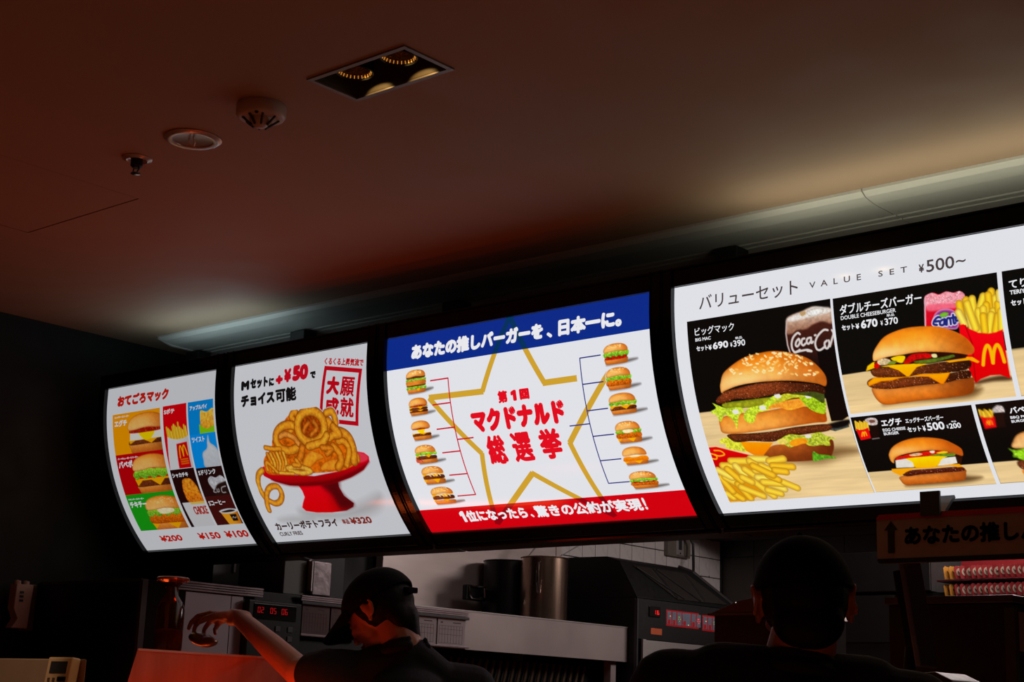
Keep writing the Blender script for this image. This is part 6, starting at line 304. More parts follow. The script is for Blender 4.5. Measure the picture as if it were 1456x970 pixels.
 ('cold_drink_tile_photo',1,.503,.65,.344,.453,(36,14,14),.002,[('b',[(.555,.39),(.575,.378),(.6,.385),(.63,.378),(.65,.395),(.65,.41),(.6,.415),(.56,.412)],(216,216,222),{'n':.3,'ns':80}),('p',[(.555,.4),(.652,.4),(.65,.452),(.57,.452)],(40,22,20),{'n':.3}),('b',[(.555,.39),(.62,.388),(.65,.4),(.6,.41),(.57,.43)],(206,206,212),{'soft':.004,'n':.2}),('s',[(.575,.425),(.565,.437),(.578,.44)],.004,(190,180,180),{'sm':1}),('s',[(.588,.428),(.585,.438),(.595,.438),(.597,.428)],.004,(190,180,180),{'sm':1}),('s',[(.64,.42),(.615,.425),(.612,.442),(.63,.443)],.004,(190,180,180),{'sm':1})]),
 ('coffee_tile_photo',1,.503,.65,.453,.571,(66,22,20),.002,[('p',[(.556,.52),(.648,.52),(.642,.575),(.575,.575)],(226,160,50),{'cr':(190,110,30)}),('p',[(.6,.53),(.636,.53),(.632,.558),(.604,.558)],(26,18,16),{}),('s',[(.608,.546),(.615,.54),(.62,.546),(.63,.542)],.003,(200,190,180),{'sm':1}),('b',[(.55,.516),(.57,.509),(.61,.506),(.65,.511),(.652,.518),(.62,.525),(.575,.525)],(226,230,238),{}),('b',[(.562,.517),(.61,.511),(.64,.515),(.62,.52),(.58,.521)],(40,24,18),{})]),
]
# ------------------------------------------------------------------ menu boards
YF, R0, ZC, HS = 3.40, .774, 2.42, .663
BX0 = {1: -5.07, 2: -4.306, 3: -3.538, 4: -2.414}
BW = {1: .675, 2: .687, 3: 1.048, 4: 1.36}

def surf(x0, u, s, off):
    if s < .03:
        return (x0 + u, YF - off, ZC + .03 - s)
    a = (s - .03) / R0
    return (x0 + u, YF + R0 * (1 - math.cos(a)) - off * math.cos(a), ZC - R0 * math.sin(a) - off * math.sin(a))

def surf_np(x0, U, V, off):
    a = np.maximum(V - .03, 0) / R0
    X = x0 + U
    Y = YF + R0 * (1 - np.cos(a)) - off * np.cos(a)
    Z = ZC - R0 * np.sin(a) - off * np.sin(a) + np.where(V < .03, .03 - V, 0)
    return X, Y, Z

def mesh_np(name, co, faces, col, m, parent):
    """co (n,3) world, faces list/array, col (n,3) linear; board empties sit at the origin of their own location"""
    me = bpy.data.meshes.new(name)
    base = np.zeros(3)
    p = parent
    while p is not None:
        base += np.array(p.location)
        p = p.parent
    co = co - base
    if isinstance(faces, np.ndarray):
        n, k = faces.shape
        me.vertices.add(len(co)); me.vertices.foreach_set('co', co.astype(np.float32).ravel())
        me.loops.add(n * k); me.loops.foreach_set('vertex_index', faces.astype(np.int32).ravel())
        me.polygons.add(n)
        me.polygons.foreach_set('loop_start', np.arange(0, n * k, k, dtype=np.int32))
        me.update(calc_edges=True)
    else:
        me.from_pydata([tuple(c) for c in co], [], faces)
    at = me.color_attributes.new('Col', 'FLOAT_COLOR', 'POINT')
    at.data.foreach_set('color', np.concatenate([col, np.ones((len(co), 1))], 1).astype(np.float32).ravel())
    me.materials.append(m)
    o = bpy.data.objects.new(name, me)
    return link(o, parent)

def strip_pts(s0, s1, off_in, off_out, n=22):
    """cross-section (y,z) of a strip lying along the curved board face"""
    a = [surf(0, 0, s0 + (s1 - s0) * i / n, off_out)[1:] for i in range(n + 1)]
    b = [surf(0, 0, s0 + (s1 - s0) * i / n, off_in)[1:] for i in range(n, -1, -1)]
    return a + b

def flat(board, name, pts, rgb, off=.0005, parent=None):
    """flat printed shape: convex polygon in board metres, sliced into bands so it follows the curve. rgb: colour or f(s_mid)"""
    V, F, C = [], [], []
    s0, s1 = min(p[1] for p in pts), max(p[1] for p in pts)
    cuts = [s0] + [c for c in list(np.arange(-.03, .70, .015)) + [.104, .574] if s0 + 1e-6 < c < s1 - 1e-6] + [s1]
    cuts.sort()
    def clip(P, c, keep_above):
        out = []
        for i in range(len(P)):
            a, b = P[i], P[(i + 1) % len(P)]
            ia = (a[1] >= c) if keep_above else (a[1] <= c)
            ib = (b[1] >= c) if keep_above else (b[1] <= c)
            if ia: out.append(a)
            if ia != ib:
                t = (c - a[1]) / (b[1] - a[1])
                out.append((a[0] + (b[0] - a[0]) * t, c))
        return out
    for a, b in zip(cuts, cuts[1:]):
        if b - a < 1e-6: continue
        P = clip(clip(pts, a, True), b, False)
        if len(P) < 3: continue
        k = len(V)
        V += [surf(BX0[board], p[0], p[1], off) for p in P]
        c = S(rgb((a + b) / 2) if callable(rgb) else rgb)
        C += [c] * len(P)
        F.append(list(range(k, k + len(P))))
    return V, F, C

def flats(board, name, polys, parent, off=.0005):
    V, F, C = [], [], []
    for pts, rgb in polys:
        v, f, c = flat(board, name, pts, rgb, off)
        F += [[i + len(V) for i in q] for q in f]
        V += v; C += c
    return mesh_np(name, np.array(V), F, np.array(C), print_mat(board), parent)

def rect(u0, u1, s0, s1): return [(u0, s0), (u1, s0), (u1, s1), (u0, s1)]
def line(a, b, w):
    d = np.array(b, float) - np.array(a, float)
    n = np.array((-d[1], d[0])) / np.linalg.norm(d) * w / 2
    a = np.array(a); b = np.array(b)
    return [tuple(a + n), tuple(b + n), tuple(b - n), tuple(a - n)]

_glyph = {'1': (np.array([(.42, 0), (.78, 0), (.78, 1), (.50, 1), (.10, .84), (.10, .60), (.42, .74)]), [[0, 1, 2, 6], [6, 2, 3], [6, 3, 4, 5]])}
def glyphs(text):
    if text in _glyph: return _glyph[text]
    cu = bpy.data.curves.new('tmp_text', 'FONT')
    cu.body = text
    cu.size = 1.0
    cu.resolution_u = 3
    o = bpy.data.objects.new('tmp_text', cu)
    COL.objects.link(o)
    dg = bpy.context.evaluated_depsgraph_get()
    me = bpy.data.meshes.new_from_object(o.evaluated_get(dg))
    co = np.zeros(len(me.vertices) * 3)
    me.vertices.foreach_get('co', co)
    co = co.reshape(-1, 3)[:, :2]
    fs = [list(p.vertices) for p in me.polygons]
    bpy.data.objects.remove(o)
    bpy.data.curves.remove(cu)
    bpy.data.meshes.remove(me)
    _glyph[text] = (co, fs)
    return _glyph[text]

def letter_points(text, bold, w, h):
    """glyph outline points normalised to 0..1 (x right, y down), thickened by `bold` metres for a w x h metre box"""
    co, fs = glyphs(text)
    mn, mx = co.min(0), co.max(0)
    P = (co - mn) / np.maximum(mx - mn, 1e-6)
    P[:, 1] = 1 - P[:, 1]
    if not bold: return P, fs
    bu, bv = bold / w, bold / h
    P = P * np.array([1 - 2 * bu, 1 - 2 * bv]) + np.array([bu, bv])
    out, F = [], []
    for k in range(9):
        d = np.array([0, 0]) if k == 8 else np.array([math.cos(k * math.pi / 4) * bu, math.sin(k * math.pi / 4) * bv])
        F += [[i + len(P) * len(out) for i in f] for f in fs]
        out.append(P + d)
    return np.concatenate(out), F

def lettering(board, parent, name, items, rgb, off=.0016):
    """items: (text, u0,u1,s0,s1, bold) boxes in board metres, or (text, origin, right, down, bold) for tilted ones"""
    V, F = [], []
    n0 = 0
    for it in items:
        if len(it) == 6:
            t, u0, u1, s0, s1, bold = it
            o, r, d = np.array([u0, s0]), np.array([u1 - u0, 0]), np.array([0, s1 - s0])
        else:
            t, o, r, d, bold = it
            o, r, d = map(np.array, (o, r, d))
        P, fs = letter_points(t, bold, np.linalg.norm(r), np.linalg.norm(d))
        Q = o + P[:, :1] * r + P[:, 1:] * d
        X, Y, Z = surf_np(BX0[board], Q[:, 0], Q[:, 1], off)
        V.append(np.stack([X, Y, Z], 1))
        F += [[i + n0 for i in f] for f in fs]
        n0 += len(P)
    V = np.concatenate(V)
    return mesh_np(name, V, F, np.tile(S(rgb), (len(V), 1)), print_mat(board), parent)

# ---- numpy painter for the printed photographs
def catmull(pts, closed, k=5):
    P = np.array(pts, float)
    n = len(P)
    if n < 3: return P
    out = []
    rng = range(n) if closed else range(n - 1)
    for i in rng:
        if closed: p0, p1, p2, p3 = P[(i - 1) % n], P[i], P[(i + 1) % n], P[(i + 2) % n]
        else: p0, p1, p2, p3 = P[max(i - 1, 0)], P[i], P[i + 1], P[min(i + 2, n - 1)]
        for j in range(k):
            t = j / k
            out.append(.5 * ((2 * p1) + (p2 - p0) * t + (2 * p0 - 5 * p1 + 4 * p2 - p3) * t * t + (3 * p1 - p0 - 3 * p2 + p3) * t ** 3))
    if not closed: out.append(P[-1])
    return np.array(out)

_rs = np.random.RandomState(7)
_lat = _rs.rand(256, 256)
def vnoise(x, y):
    xi, yi = np.floor(x).astype(int), np.floor(y).astype(int)
    fx, fy = x - xi, y - yi
    fx = fx * fx * (3 - 2 * fx); fy = fy * fy * (3 - 2 * fy)
    g = lambda a, b: _lat[(a) & 255, (b) & 255]
    return (g(xi, yi) * (1 - fx) + g(xi + 1, yi) * fx) * (1 - fy) + (g(xi, yi + 1) * (1 - fx) + g(xi + 1, yi + 1) * fx) * fy
def fbm(x, y):
    return (vnoise(x, y) + .5 * vnoise(2.1 * x + 7, 2.1 * y + 3) + .25 * vnoise(4.3 * x + 1, 4.3 * y + 9)) / 1.75

def poly_sd(px, py, P):
    """signed distance to a closed polygon, positive inside"""
    d = np.full(px.shape, 1e9)
    inside = np.zeros(px.shape, bool)
    n = len(P)
    for i in range(n):
        ax, ay = P[i]; bx_, by = P[(i + 1) % n]
        ex, ey = bx_ - ax, by - ay
        wx, wy = px - ax, py - ay
        t = np.clip((wx * ex + wy * ey) / (ex * ex + ey * ey + 1e-12), 0, 1)
        d = np.minimum(d, (wx - ex * t) ** 2 + (wy - ey * t) ** 2)
        c = ((ay > py) != (by > py))
        with np.errstate(divide='ignore', invalid='ignore'):
            xin = ax + (py - ay) * ex / (ey if abs(ey) > 1e-12 else 1e-12)
        inside ^= c & (px < xin)
    d = np.sqrt(d)
    return np.where(inside, d, -d)

def line_d(px, py, P):
    d = np.full(px.shape, 1e9)
    for i in range(len(P) - 1):
        ax, ay = P[i]; ex, ey = P[i + 1] - P[i]
        wx, wy = px - ax, py - ay
        t = np.clip((wx * ex + wy * ey) / (ex * ex + ey * ey + 1e-12), 0, 1)
        d = np.minimum(d, (wx - ex * t) ** 2 + (wy - ey * t) ** 2)
    return np.sqrt(d)

PAPER = (232, 234, 240)
def paint(entry, parent):
    name, board, u0, u1, s0, s1, bg, res, ops = entry
    nx, ny = int(round((u1 - u0) / res)) + 1, int(round((s1 - s0) / res)) + 1
    U, V = np.meshgrid(np.linspace(u0, u1, nx), np.linspace(s0, s1, ny))
    C = np.zeros((ny, nx, 3)) + np.array(bg if bg else PAPER, float)
    A = np.zeros((ny, nx)) + (1.0 if bg else 0.0)
    for op in ops:
        k = op[-1]
        sm = op[0] == 'b' or k.get('sm')
        if op[0] == 's':
            pts = catmull(op[1], False, 5) if sm else np.array(op[1], float)
            w, c = op[2] / 2, op[3]
            pad = w + .003
        else:
            pts = catmull(op[1], True, 5) if op[0] == 'b' else np.array(op[1], float)
            c = op[2]
            pad = k.get('soft', 0) + .003
        a0, a1 = pts.min(0) - pad, pts.max(0) + pad
        i0, i1 = max(0, int((a0[0] - u0) / res)), min(nx, int((a1[0] - u0) / res) + 2)
        j0, j1 = max(0, int((a0[1] - s0) / res)), min(ny, int((a1[1] - s0) / res) + 2)
        if i0 >= i1 or j0 >= j1: continue
        u, v = U[j0:j1, i0:i1], V[j0:j1, i0:i1]
        sd = (w - line_d(u, v, pts)) if op[0] == 's' else poly_sd(u, v, pts)
        soft = k.get('soft')
        if soft:
            a = np.clip(.5 + sd / (2 * soft), 0, 1); a = a * a * (3 - 2 * a)
        else:
            a = np.clip(.5 + sd / (res * 1.1), 0, 1)
        a = a * k.get('a', 1)
        x = (u - a0[0] - pad) / max(a1[0] - a0[0] - 2 * pad, 1e-6)
        y = (v - a0[1] - pad) / max(a1[1] - a0[1] - 2 * pad, 1e-6)
        x = np.clip(x, 0, 1)[..., None]; y = np.clip(y, 0, 1)[..., None]
        col = np.zeros(u.shape + (3,)) + np.array(c, float)
        if 'c2' in k:
            t = y * y * (3 - 2 * y)
            col = col * (1 - t) + np.array(k['c2'], float) * t
        if 'cr' in k:
            t = np.clip((x - .45) / .55, 0, 1); t = t * t * (3 - 2 * t) * .85
            col = col * (1 - t) + np.array(k['cr'], float) * t
        if op[0] == 'w':
            g = fbm(u * 12, v * 260) - .5
            g2 = fbm(u * 5 + 9, v * 60) - .5
            col = col * (1 + .10 * g + .16 * g2)[..., None] * (1 + .04 * (y - .5))
        if k.get('sh'):
            t = np.clip(sd / w, 0, 1)[..., None]
            col = col * (.62 + .44 * t ** .7)
        if 'edge' in k:
            ec, ew = k['edge']
            t = np.exp(-np.maximum(sd, 0) / ew)[..., None] * .8
            col = col * (1 - t) + np.array(ec, float) * t
        if 'n' in k:
            f = k.get('ns', 60) * 2.2
            col = col * (1 + 2 * k['n'] * (fbm(u * f, v * f) - .5))[..., None]
        if 'sp' in k:
            sc, dens = k['sp']
            q = fbm(u * 520 + 31, v * 520 + 17)
            thr = .5 + .32 * (1 - dens * 3)
            t = np.clip((q - thr) * 9, 0, 1)[..., None] * .8
            col = col * (1 - t) + np.array(sc, float) * t
        if 'hl' in k:
            hx, hy, hr, ha, hc = k['hl']
            t = np.exp(-(((x - hx) / hr) ** 2 + ((y - hy) / (hr * .8)) ** 2)) * ha
            col = col * (1 - t) + np.array(hc, float) * t
        a3 = a[..., None]
        C[j0:j1, i0:i1] = C[j0:j1, i0:i1] * (1 - a3) + np.clip(col, 0, 255) * a3
        A[j0:j1, i0:i1] = np.maximum(A[j0:j1, i0:i1], a)
    lum = C.mean(-1, keepdims=True)
    keep = np.abs(C - lum).max(-1, keepdims=True) > 14        # leave papers and blacks neutral
    C = np.clip(np.where(keep, (lum + (C - lum) * 1.2) * 1.05, C), 0, 255)
    X, Y, Z = surf_np(BX0[board], U, V, .0009 if bg else .0012)
    co = np.stack([X.ravel(), Y.ravel(), Z.ravel()], 1)
    idx = np.arange(nx * ny).reshape(ny, nx)
    F = np.stack([idx[:-1, :-1], idx[1:, :-1], idx[1:, 1:], idx[:-1, 1:]], -1).reshape(-1, 4)
    if not bg:
        m = np.maximum.reduce([A[:-1, :-1], A[1:, :-1], A[1:, 1:], A[:-1, 1:]]).ravel() > .03
        F = F[m]
        used = np.unique(F)
        rm = np.full(nx * ny, -1); rm[used] = np.arange(len(used))
        co = co[used]; F = rm[F]
        col = S(C.reshape(-1, 3)[used])
    else:
        col = S(C.reshape(-1, 3))
    return mesh_np(name, co, F, col, print_mat(board), parent)


# ------------------------------------------------------------------ the room
CZ = 2.70
M_ceil = mat('ceiling_paint', (158, 126, 100), .75, 0, .03, 6)
M_wall = mat('dark_wall_paint', (9, 9, 8), .7, 0, .08, 8)
M_floor = mat('brown_floor_vinyl', (150, 104, 80), .45, 0, .2, 10)
M_grout = mat('grout', (16, 13, 13), .9, 0, .1, 80)
M_tile = mat('glazed_wall_tile', (206, 200, 198), .28, 0, .05, 12)
M_steel = mat('brushed_steel', (176, 170, 168), .4, .6, .10, 3, aniso=(30, 1.2, 60))
M_steel2 = mat('worn_steel', (158, 146, 144), .45, .55, .18, 5, bump=.1)
M_dark = mat('black_enamel', (11, 11, 12), .45, 0, .15, 40, spec=.3)
M_dplast = mat('dark_grey_plastic', (44, 44, 46), .5, 0, .08, 50)
M_white = mat('off_white_plastic', (196, 184, 170), .45, 0, .04, 40)
M_black = mat('black_powder_coat', (16, 16, 17), .38, 0, .15, 60)
M_gloss = mat('black_gloss_bezel', (8, 8, 9), .18, 0, .1, 40, spec=.3)
M_pull = mat('edge_steel', (60, 60, 62), .35, .8, .1, 60)
M_chrome = mat('chrome', (200, 200, 202), .12, 1, .03, 40)

def struct(name, bm, m, parent=None, label=None):
    o = obj(name, bm, m, parent)
    if parent is None: o['kind'] = 'structure'
    if label: o['label'] = label
    return o

# floor, walls
struct('floor', bx(-5.4, 1.2, -1.2, 8.1, -.06, 0), M_floor)
wl = struct('wall_left', bx(-5.40, -5.245, -1.2, 8.1, 0, CZ), M_wall, label='near-black wall at the left that turns into pale tiles in the kitchen')
struct('wall_right', bx(1.2, 1.35, -1.2, 8.1, 0, CZ), mat('brown_wall', (90, 60, 44), .7, 0, .08, 8))
wb = struct('wall_back', bx(-5.245, 1.2, 7.92, 8.05, 0, CZ), mat('grey_brown_wall', (92, 82, 78), .5, 0, .1, 10))
# ceiling with openings for the recessed light and the hatch
hx0, hx1, hy0, hy1 = -4.240, -3.660, 1.914, 2.496
lx0, lx1, ly0, ly1 = -2.586, -2.286, 2.200, 2.340
xs = sorted([-5.40, hx0, hx1, lx0, lx1, 1.2]); ys = sorted([-1.2, hy0, ly0, ly1, hy1, 8.05])
bm = bmesh.new()
for i in range(len(xs) - 1):
    for j in range(len(ys) - 1):
        a, b, c, d = xs[i], xs[i + 1], ys[j], ys[j + 1]
        if a >= hx0 - 1e-6 and b <= hx1 + 1e-6 and c >= hy0 - 1e-6 and d <= hy1 + 1e-6: continue
        if a >= lx0 - 1e-6 and b <= lx1 + 1e-6 and c >= ly0 - 1e-6 and d <= ly1 + 1e-6: continue
        box(bm, a, b, c, d, CZ, CZ + .02)
bmesh.ops.remove_doubles(bm, verts=bm.verts, dist=.0001)
ce = struct('ceiling', bm, M_ceil, label='plain painted ceiling sloping away in the dark above the boards')
obj('access_hatch', bx(hx0 + .004, hx1 - .004, hy0 + .004, hy1 - .004, CZ + .0008, CZ + .018), M_ceil, ce)
obj('hatch_frame', bx(hx0 - .02, hx1 + .02, hy0 - .02, hy1 + .02, CZ + .019, CZ + .03), M_dark, ce)

# steel shutter guide along the ceiling above the boards: two lengths with a joint
for nm, a, b in (('trim_1', -5.04, -1.942), ('trim_2', -1.939, .4)):
    bm = bmesh.new()
    prism(bm, [(3.592, CZ - .0005), (3.594, CZ - .008), (3.612, CZ - .019), (3.66, CZ - .026), (3.775, CZ - .026), (3.775, CZ - .0005)], 'x', a, b)
    box(bm, a, b, 3.789, 3.812, CZ - .026, CZ - .0005)
    box(bm, a, b, 3.824, 3.95, CZ - .026, CZ - .0005)
    o = struct(nm, bm, mat('shutter_guide_steel', (214, 204, 192), .36, .25, .06, 4, aniso=(.6, 30, 30)))
struct('trim_3', bx(-5.04, .4, 3.70, 3.90, CZ - .004, CZ - .0008), M_dark)
bm = bmesh.new(); prism(bm, [(3.592, CZ - .001), (3.594, CZ - .012), (3.66, CZ - .03), (3.95, CZ - .03), (3.95, CZ - .001)], 'x', -5.055, -5.042)
struct('trim_4', bm, mat('shutter_guide_steel', (0, 0, 0)))

# added dark panel behind the boards, keeps kitchen light off the front ceiling
struct('spill_blocker', bx(-5.24, .6, 3.955, 3.985, 2.36, 2.699), M_dark, label='black bulkhead hanging behind the tops of the menu boards')
# kitchen soffit at the far end
struct('trim_5', bx(-5.24, -3.2, 7.47, 7.91, 2.335, 2.69), mat('soffit_paint', (70, 64, 60), .6, 0, .06, 8), label='low boxed soffit over the back of the kitchen')

# wall tiles in the kitchen, 108 mm squares
bm = bmesh.new(); box(bm, -.003, .003, -.0531, .0531, -.0533, .0533, bev=.0016)
tme = bpy.data.meshes.new('tile'); bm.to_mesh(tme); bm.free(); tme.materials.append(M_tile)
struct_g = obj('tile_bed', bx(-5.2449, -5.2410, 5.05, 7.915, 1.30, 2.66), M_grout, wl)
t0y, t0z = 6.888, .92 + 1.3
ti = 0
for i in range(-5, 10):
    for j in range(-6, 3):
        y = t0y + .110 * i - .055; z = t0z + .1115 * j - .055
        if y + .05 > 7.90 or z > 2.33 + .06: continue
        o = bpy.data.objects.new('tile', tme)
        o.location = (-5.2392 + .0006 * ((i * 7 + j * 3) % 3), y, z)
        link(o, wl)
# back wall cladding sheets
for i, (a, b) in enumerate(((-5.236, -5.02), (-5.016, -4.80), (-4.796, -4.42), (-4.416, -3.9))):
    for c, d in ((.9, 2.235), (2.24, 2.333)):
        obj('wall_panel', bx(a, b, 7.905, 7.919, c, d, bev=.001), mat('clad_sheet', (60, 54, 50), .45, .2, .08, 8), wb)

# ------------------------------------------------------------------ ceiling fittings
# recessed twin downlight
t = thing('recessed_downlight', 'recessed black rectangular twin downlight glowing warm in the ceiling', 'ceiling light', (-2.436, 2.27, CZ))
bm = bmesh.new()
for a, b, c, d in ((lx0 - .010, lx1 + .008, ly0 - .010, ly0 + .002), (lx0 - .010, lx1 + .008, ly1 - .002, ly1 + .010), (lx0 - .010, lx0 + .002, ly0, ly1), (lx1 - .004, lx1 + .008, ly0, ly1)):
    box(bm, a, b, c, d, CZ - .004, CZ + .001)
obj('trim_frame', bm, mat('grey_trim', (120, 112, 108), .4, .5, .05, 60), t)
bm = bmesh.new()
box(bm, lx0, lx0 + .002, ly0, ly1, CZ, CZ + .12); box(bm, lx1 - .002, lx1, ly0, ly1, CZ, CZ + .12)
box(bm, lx0, lx1, ly0, ly0 + .002, CZ, CZ + .12); box(bm, lx0, lx1, ly1 - .002, ly1, CZ, CZ + .12)
box(bm, lx0, lx1, ly0, ly1, CZ + .12, CZ + .123)
obj('recess', bm, mat('recess_black', (70, 62, 50), .6, 0, .1, 60), t)
for cx in (-2.508, -2.366):
    bm = bmesh.new()
    lathe(bm, [(.040, .018), (.042, .014), (.044, .016), (.044, .07), (.03, .10), (0, .10)], (cx, 2.258, CZ), 32)
    lm = obj('lamp', bm, M_dark, t, smooth=True)
    bm = bmesh.new()
    lathe(bm, [(.039, .018), (.032, .040), (.02, .060), (.0, .066)], (cx, 2.258, CZ), 32)
    obj('reflector', bm, mat('faceted_reflector', (120, 92, 52), .2, .9, .9, 300, bump=1.0), lm, smooth=True)
    bm = bmesh.new()
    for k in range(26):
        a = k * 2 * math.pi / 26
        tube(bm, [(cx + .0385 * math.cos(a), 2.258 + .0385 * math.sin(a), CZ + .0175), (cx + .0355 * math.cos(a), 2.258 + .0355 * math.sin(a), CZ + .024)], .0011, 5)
    obj('glint_ring', bm, mat('facet_glint', (255, 190, 90), .4, emit=(255, 170, 70), estr=.45), lm)  # small glowing studs imitate glints on the lamp rim
    lamp('downlight_lamp', 'SPOT', (cx, 2.262, CZ + .014), .75, (1, .60, .20), .006, aim=(cx, 2.334, CZ - .026), spot=1.25, blend=.35)
lamp('warm_spot', 'SPOT', (-2.45, 2.262, CZ - .006), 9, (1, .66, .36), .03, aim=(-3.3, 2.35, 1.3), spot=.9)

# smoke detector
c = (-2.809, 2.236, CZ)
t = thing('smoke_detector', 'round smoke detector with ribbed underside, between the downlight and the ring fitting', 'smoke detector', c)
bm = bmesh.new(); lathe(bm, [(0, 0), (.058, 0), (.060, -.006), (.060, -.026), (.056, -.032), (.05, -.034), (0, -.034)], c, 40); obj('base', bm, mat('aged_plastic', (176, 158, 150), .45, 0, .05, 30), t, smooth=True)
bm = bmesh.new(); lathe(bm, [(.028, -.033), (.026, -.044), (.012, -.056), (0, -.058)], c, 24); obj('sensor_cone', bm, mat('aged_plastic', (0, 0, 0)), t, smooth=True)
for k in range(8):
    a = k * math.pi / 4 + .2
    bm = bmesh.new(); tube(bm, [(c[0] + .044 * math.cos(a), c[1] + .044 * math.sin(a), CZ - .034), (c[0] + .020 * math.cos(a), c[1] + .020 * math.sin(a), CZ - .053)], .003, 6)
    obj('rib', bm, M_dplast, t)
bm = bmesh.new(); lathe(bm, [(0, -.036), (.004, -.0375), (.005, -.034)], (c[0] + .03, c[1] - .038, CZ), 12); obj('indicator', bm, M_dark, t)
# ring fitting (recessed emergency light)
c = (-3.131, 2.278, CZ)
t = thing('emergency_light', 'round ring-rimmed emergency light set flush in the ceiling beside the smoke detector', 'emergency light', c)
bm = bmesh.new(); lathe(bm, [(.073, 0), (.074, -.003), (.064, -.008), (.052, -.006), (.050, -.001)], c, 44); obj('rim', bm, mat('satin_rim', (190, 170, 158), .22, .5, .05, 30), t, smooth=True)
bm = bmesh.new(); lathe(bm, [(.052, -.0045), (.03, -.002), (0, -.0015)], c, 44); obj('reflector', bm, mat('dull_reflector', (130, 112, 100), .3, .6, .05, 30), t, smooth=True)
bm = bmesh.new(); tube(bm, [(c[0] - .01, c[1] - .004, CZ - .002), (c[0] - .012, c[1] + .002, CZ - .014), (c[0], c[1] + .006, CZ - .018), (c[0] + .01, c[1], CZ - .014), (c[0] + .01, c[1] - .006, CZ - .002)], .0022, 8)
obj('bulb_loop', bm, mat('frosted_glass', (220, 200, 186), .3), t, smooth=True)
# sprinkler
c = (-3.376, 2.283, CZ)
t = thing('sprinkler_head', 'small dark sprinkler head in a round ceiling plate, nearest the hatch', 'sprinkler', c)
bm = bmesh.new(); lathe(bm, [(0, 0), (.040, 0), (.040, -.003), (.028, -.008), (.022, -.004), (0, -.004)], c, 32); obj('plate', bm, mat('satin_rim', (0, 0, 0)), t, smooth=True)
bm = bmesh.new(); lathe(bm, [(.016, -.004), (.016, -.022), (.010, -.028), (0, -.028)], c, 24); obj('body', bm, M_dark, t, smooth=True)
bm = bmesh.new()
tube(bm, [(c[0] - .010, c[1], CZ - .026), (c[0] - .013, c[1], CZ - .034), (c[0], c[1], CZ - .042)], .002, 6); tube(bm, [(c[0] + .010, c[1], CZ - .026), (c[0] + .013, c[1], CZ - .034), (c[0], c[1], CZ - .042)], .002, 6)
obj('yoke', bm, M_dark, t)
bm = bmesh.new(); lathe(bm, [(0, -.0415), (.013, -.042), (.014, -.044), (0, -.0445)], c, 16); obj('deflector', bm, M_chrome, t)

# hanging brackets between ceiling and boards
for x, lb in ((-5.03, 'at the dark left wall'), (-4.393, 'between the two leftmost boards'), (-3.598, 'left of the star board'), (-2.472, 'right of the star board'), (-1.2, 'beyond the right edge of the picture')):
    if x > -1.3: continue
    t = thing('hanging_bracket', 'black ceiling bracket above the menu boards, ' + lb, 'bracket', (x, 3.79, 2.50))
    obj('post', bx(x - .05, x + .03, 3.755, 3.82, 2.510, CZ - .031, bev=.003), M_black, t)
    obj('foot_plate', bx(x - .07, x + .05, 3.74, 3.835, 2.504, 2.510, bev=.001), M_black, t)
    bm = bmesh.new(); tube(bm, [(x + .005, 3.757, 2.60), (x + .005, 3.748, 2.60)], .006, 10); obj('bolt', bm, M_chrome, t)

# ------------------------------------------------------------------ left end: dark cabinet and what is on it
KX = -4.55     # front plane of the kitchen run
t = thing('equipment_cabinet', 'dark steel cabinet at the left end of the kitchen run, its corner toward the counter', 'cabinet', (-4.88, 3.7, 0))
obj('carcass', bx(-5.2, KX - .012, 3.262, 4.40, 0, 1.700, bev=.002), M_dark, t)
obj('corner_post', bx(KX - .012, KX + .004, 3.262, 3.285, .1, 1.700), mat('dull_post', (66, 60, 60), .4, .5), t)
obj('end_trim', bx(-5.18, KX, 3.2585, 3.262, 1.694, 1.703), mat('dull_post', (0, 0, 0)), t)
obj('glazed_side', bx(KX - .012, KX, 3.285, 3.45, 1.30, 1.700), mat('smoked_glass', (26, 22, 26), .08, 0, .1, 20), t)
obj('steel_panel', bx(KX - .012, KX, 3.452, 3.655, 1.22, 1.672), mat('matt_steel', (150, 140, 146), .5, .5, .1, 4, bump=.15), t)
obj('steel_panel', bx(KX - .012, KX, 3.659, 3.712, 1.40, 1.672), mat('matt_steel', (0, 0, 0)), t)
t2 = thing('ticket_rail', 'short grooved ticket rail left of the red countdown timer', 'ticket rail', (KX, 3.58, 1.69))
for i in range(4):
    z = 1.708 - i * .0085
    obj('rail_slat', bx(KX, KX + .012 - .002 * (i % 2), 3.36, 3.796, z - .0065, z, bev=.0008), mat('rail_aluminium', (150, 132, 136), .35, .7), t2)
t2 = thing('countdown_timer', 'black three-channel timer showing red digits 02, 05 and 06', 'timer', (KX, 3.84, 1.6))
bm = bmesh.new(); box(bm, KX, KX + .03, 3.714, 3.975, 1.40, 1.664, bev=.006); obj('case', bm, M_dark, t2)
obj('display_window', bx(KX + .030, KX + .032, 3.74, 3.945, 1.595, 1.652, bev=.0008), mat('display_black', (8, 6, 6), .15), t2)
M_led = mat('red_led', (120, 6, 10), .4, emit=(214, 10, 22), estr=.75)
SEG = {'0': 'abcdef', '2': 'abged', '5': 'afgcd', '6': 'afgedc', '8': 'abcdefg', '1': 'bc'}
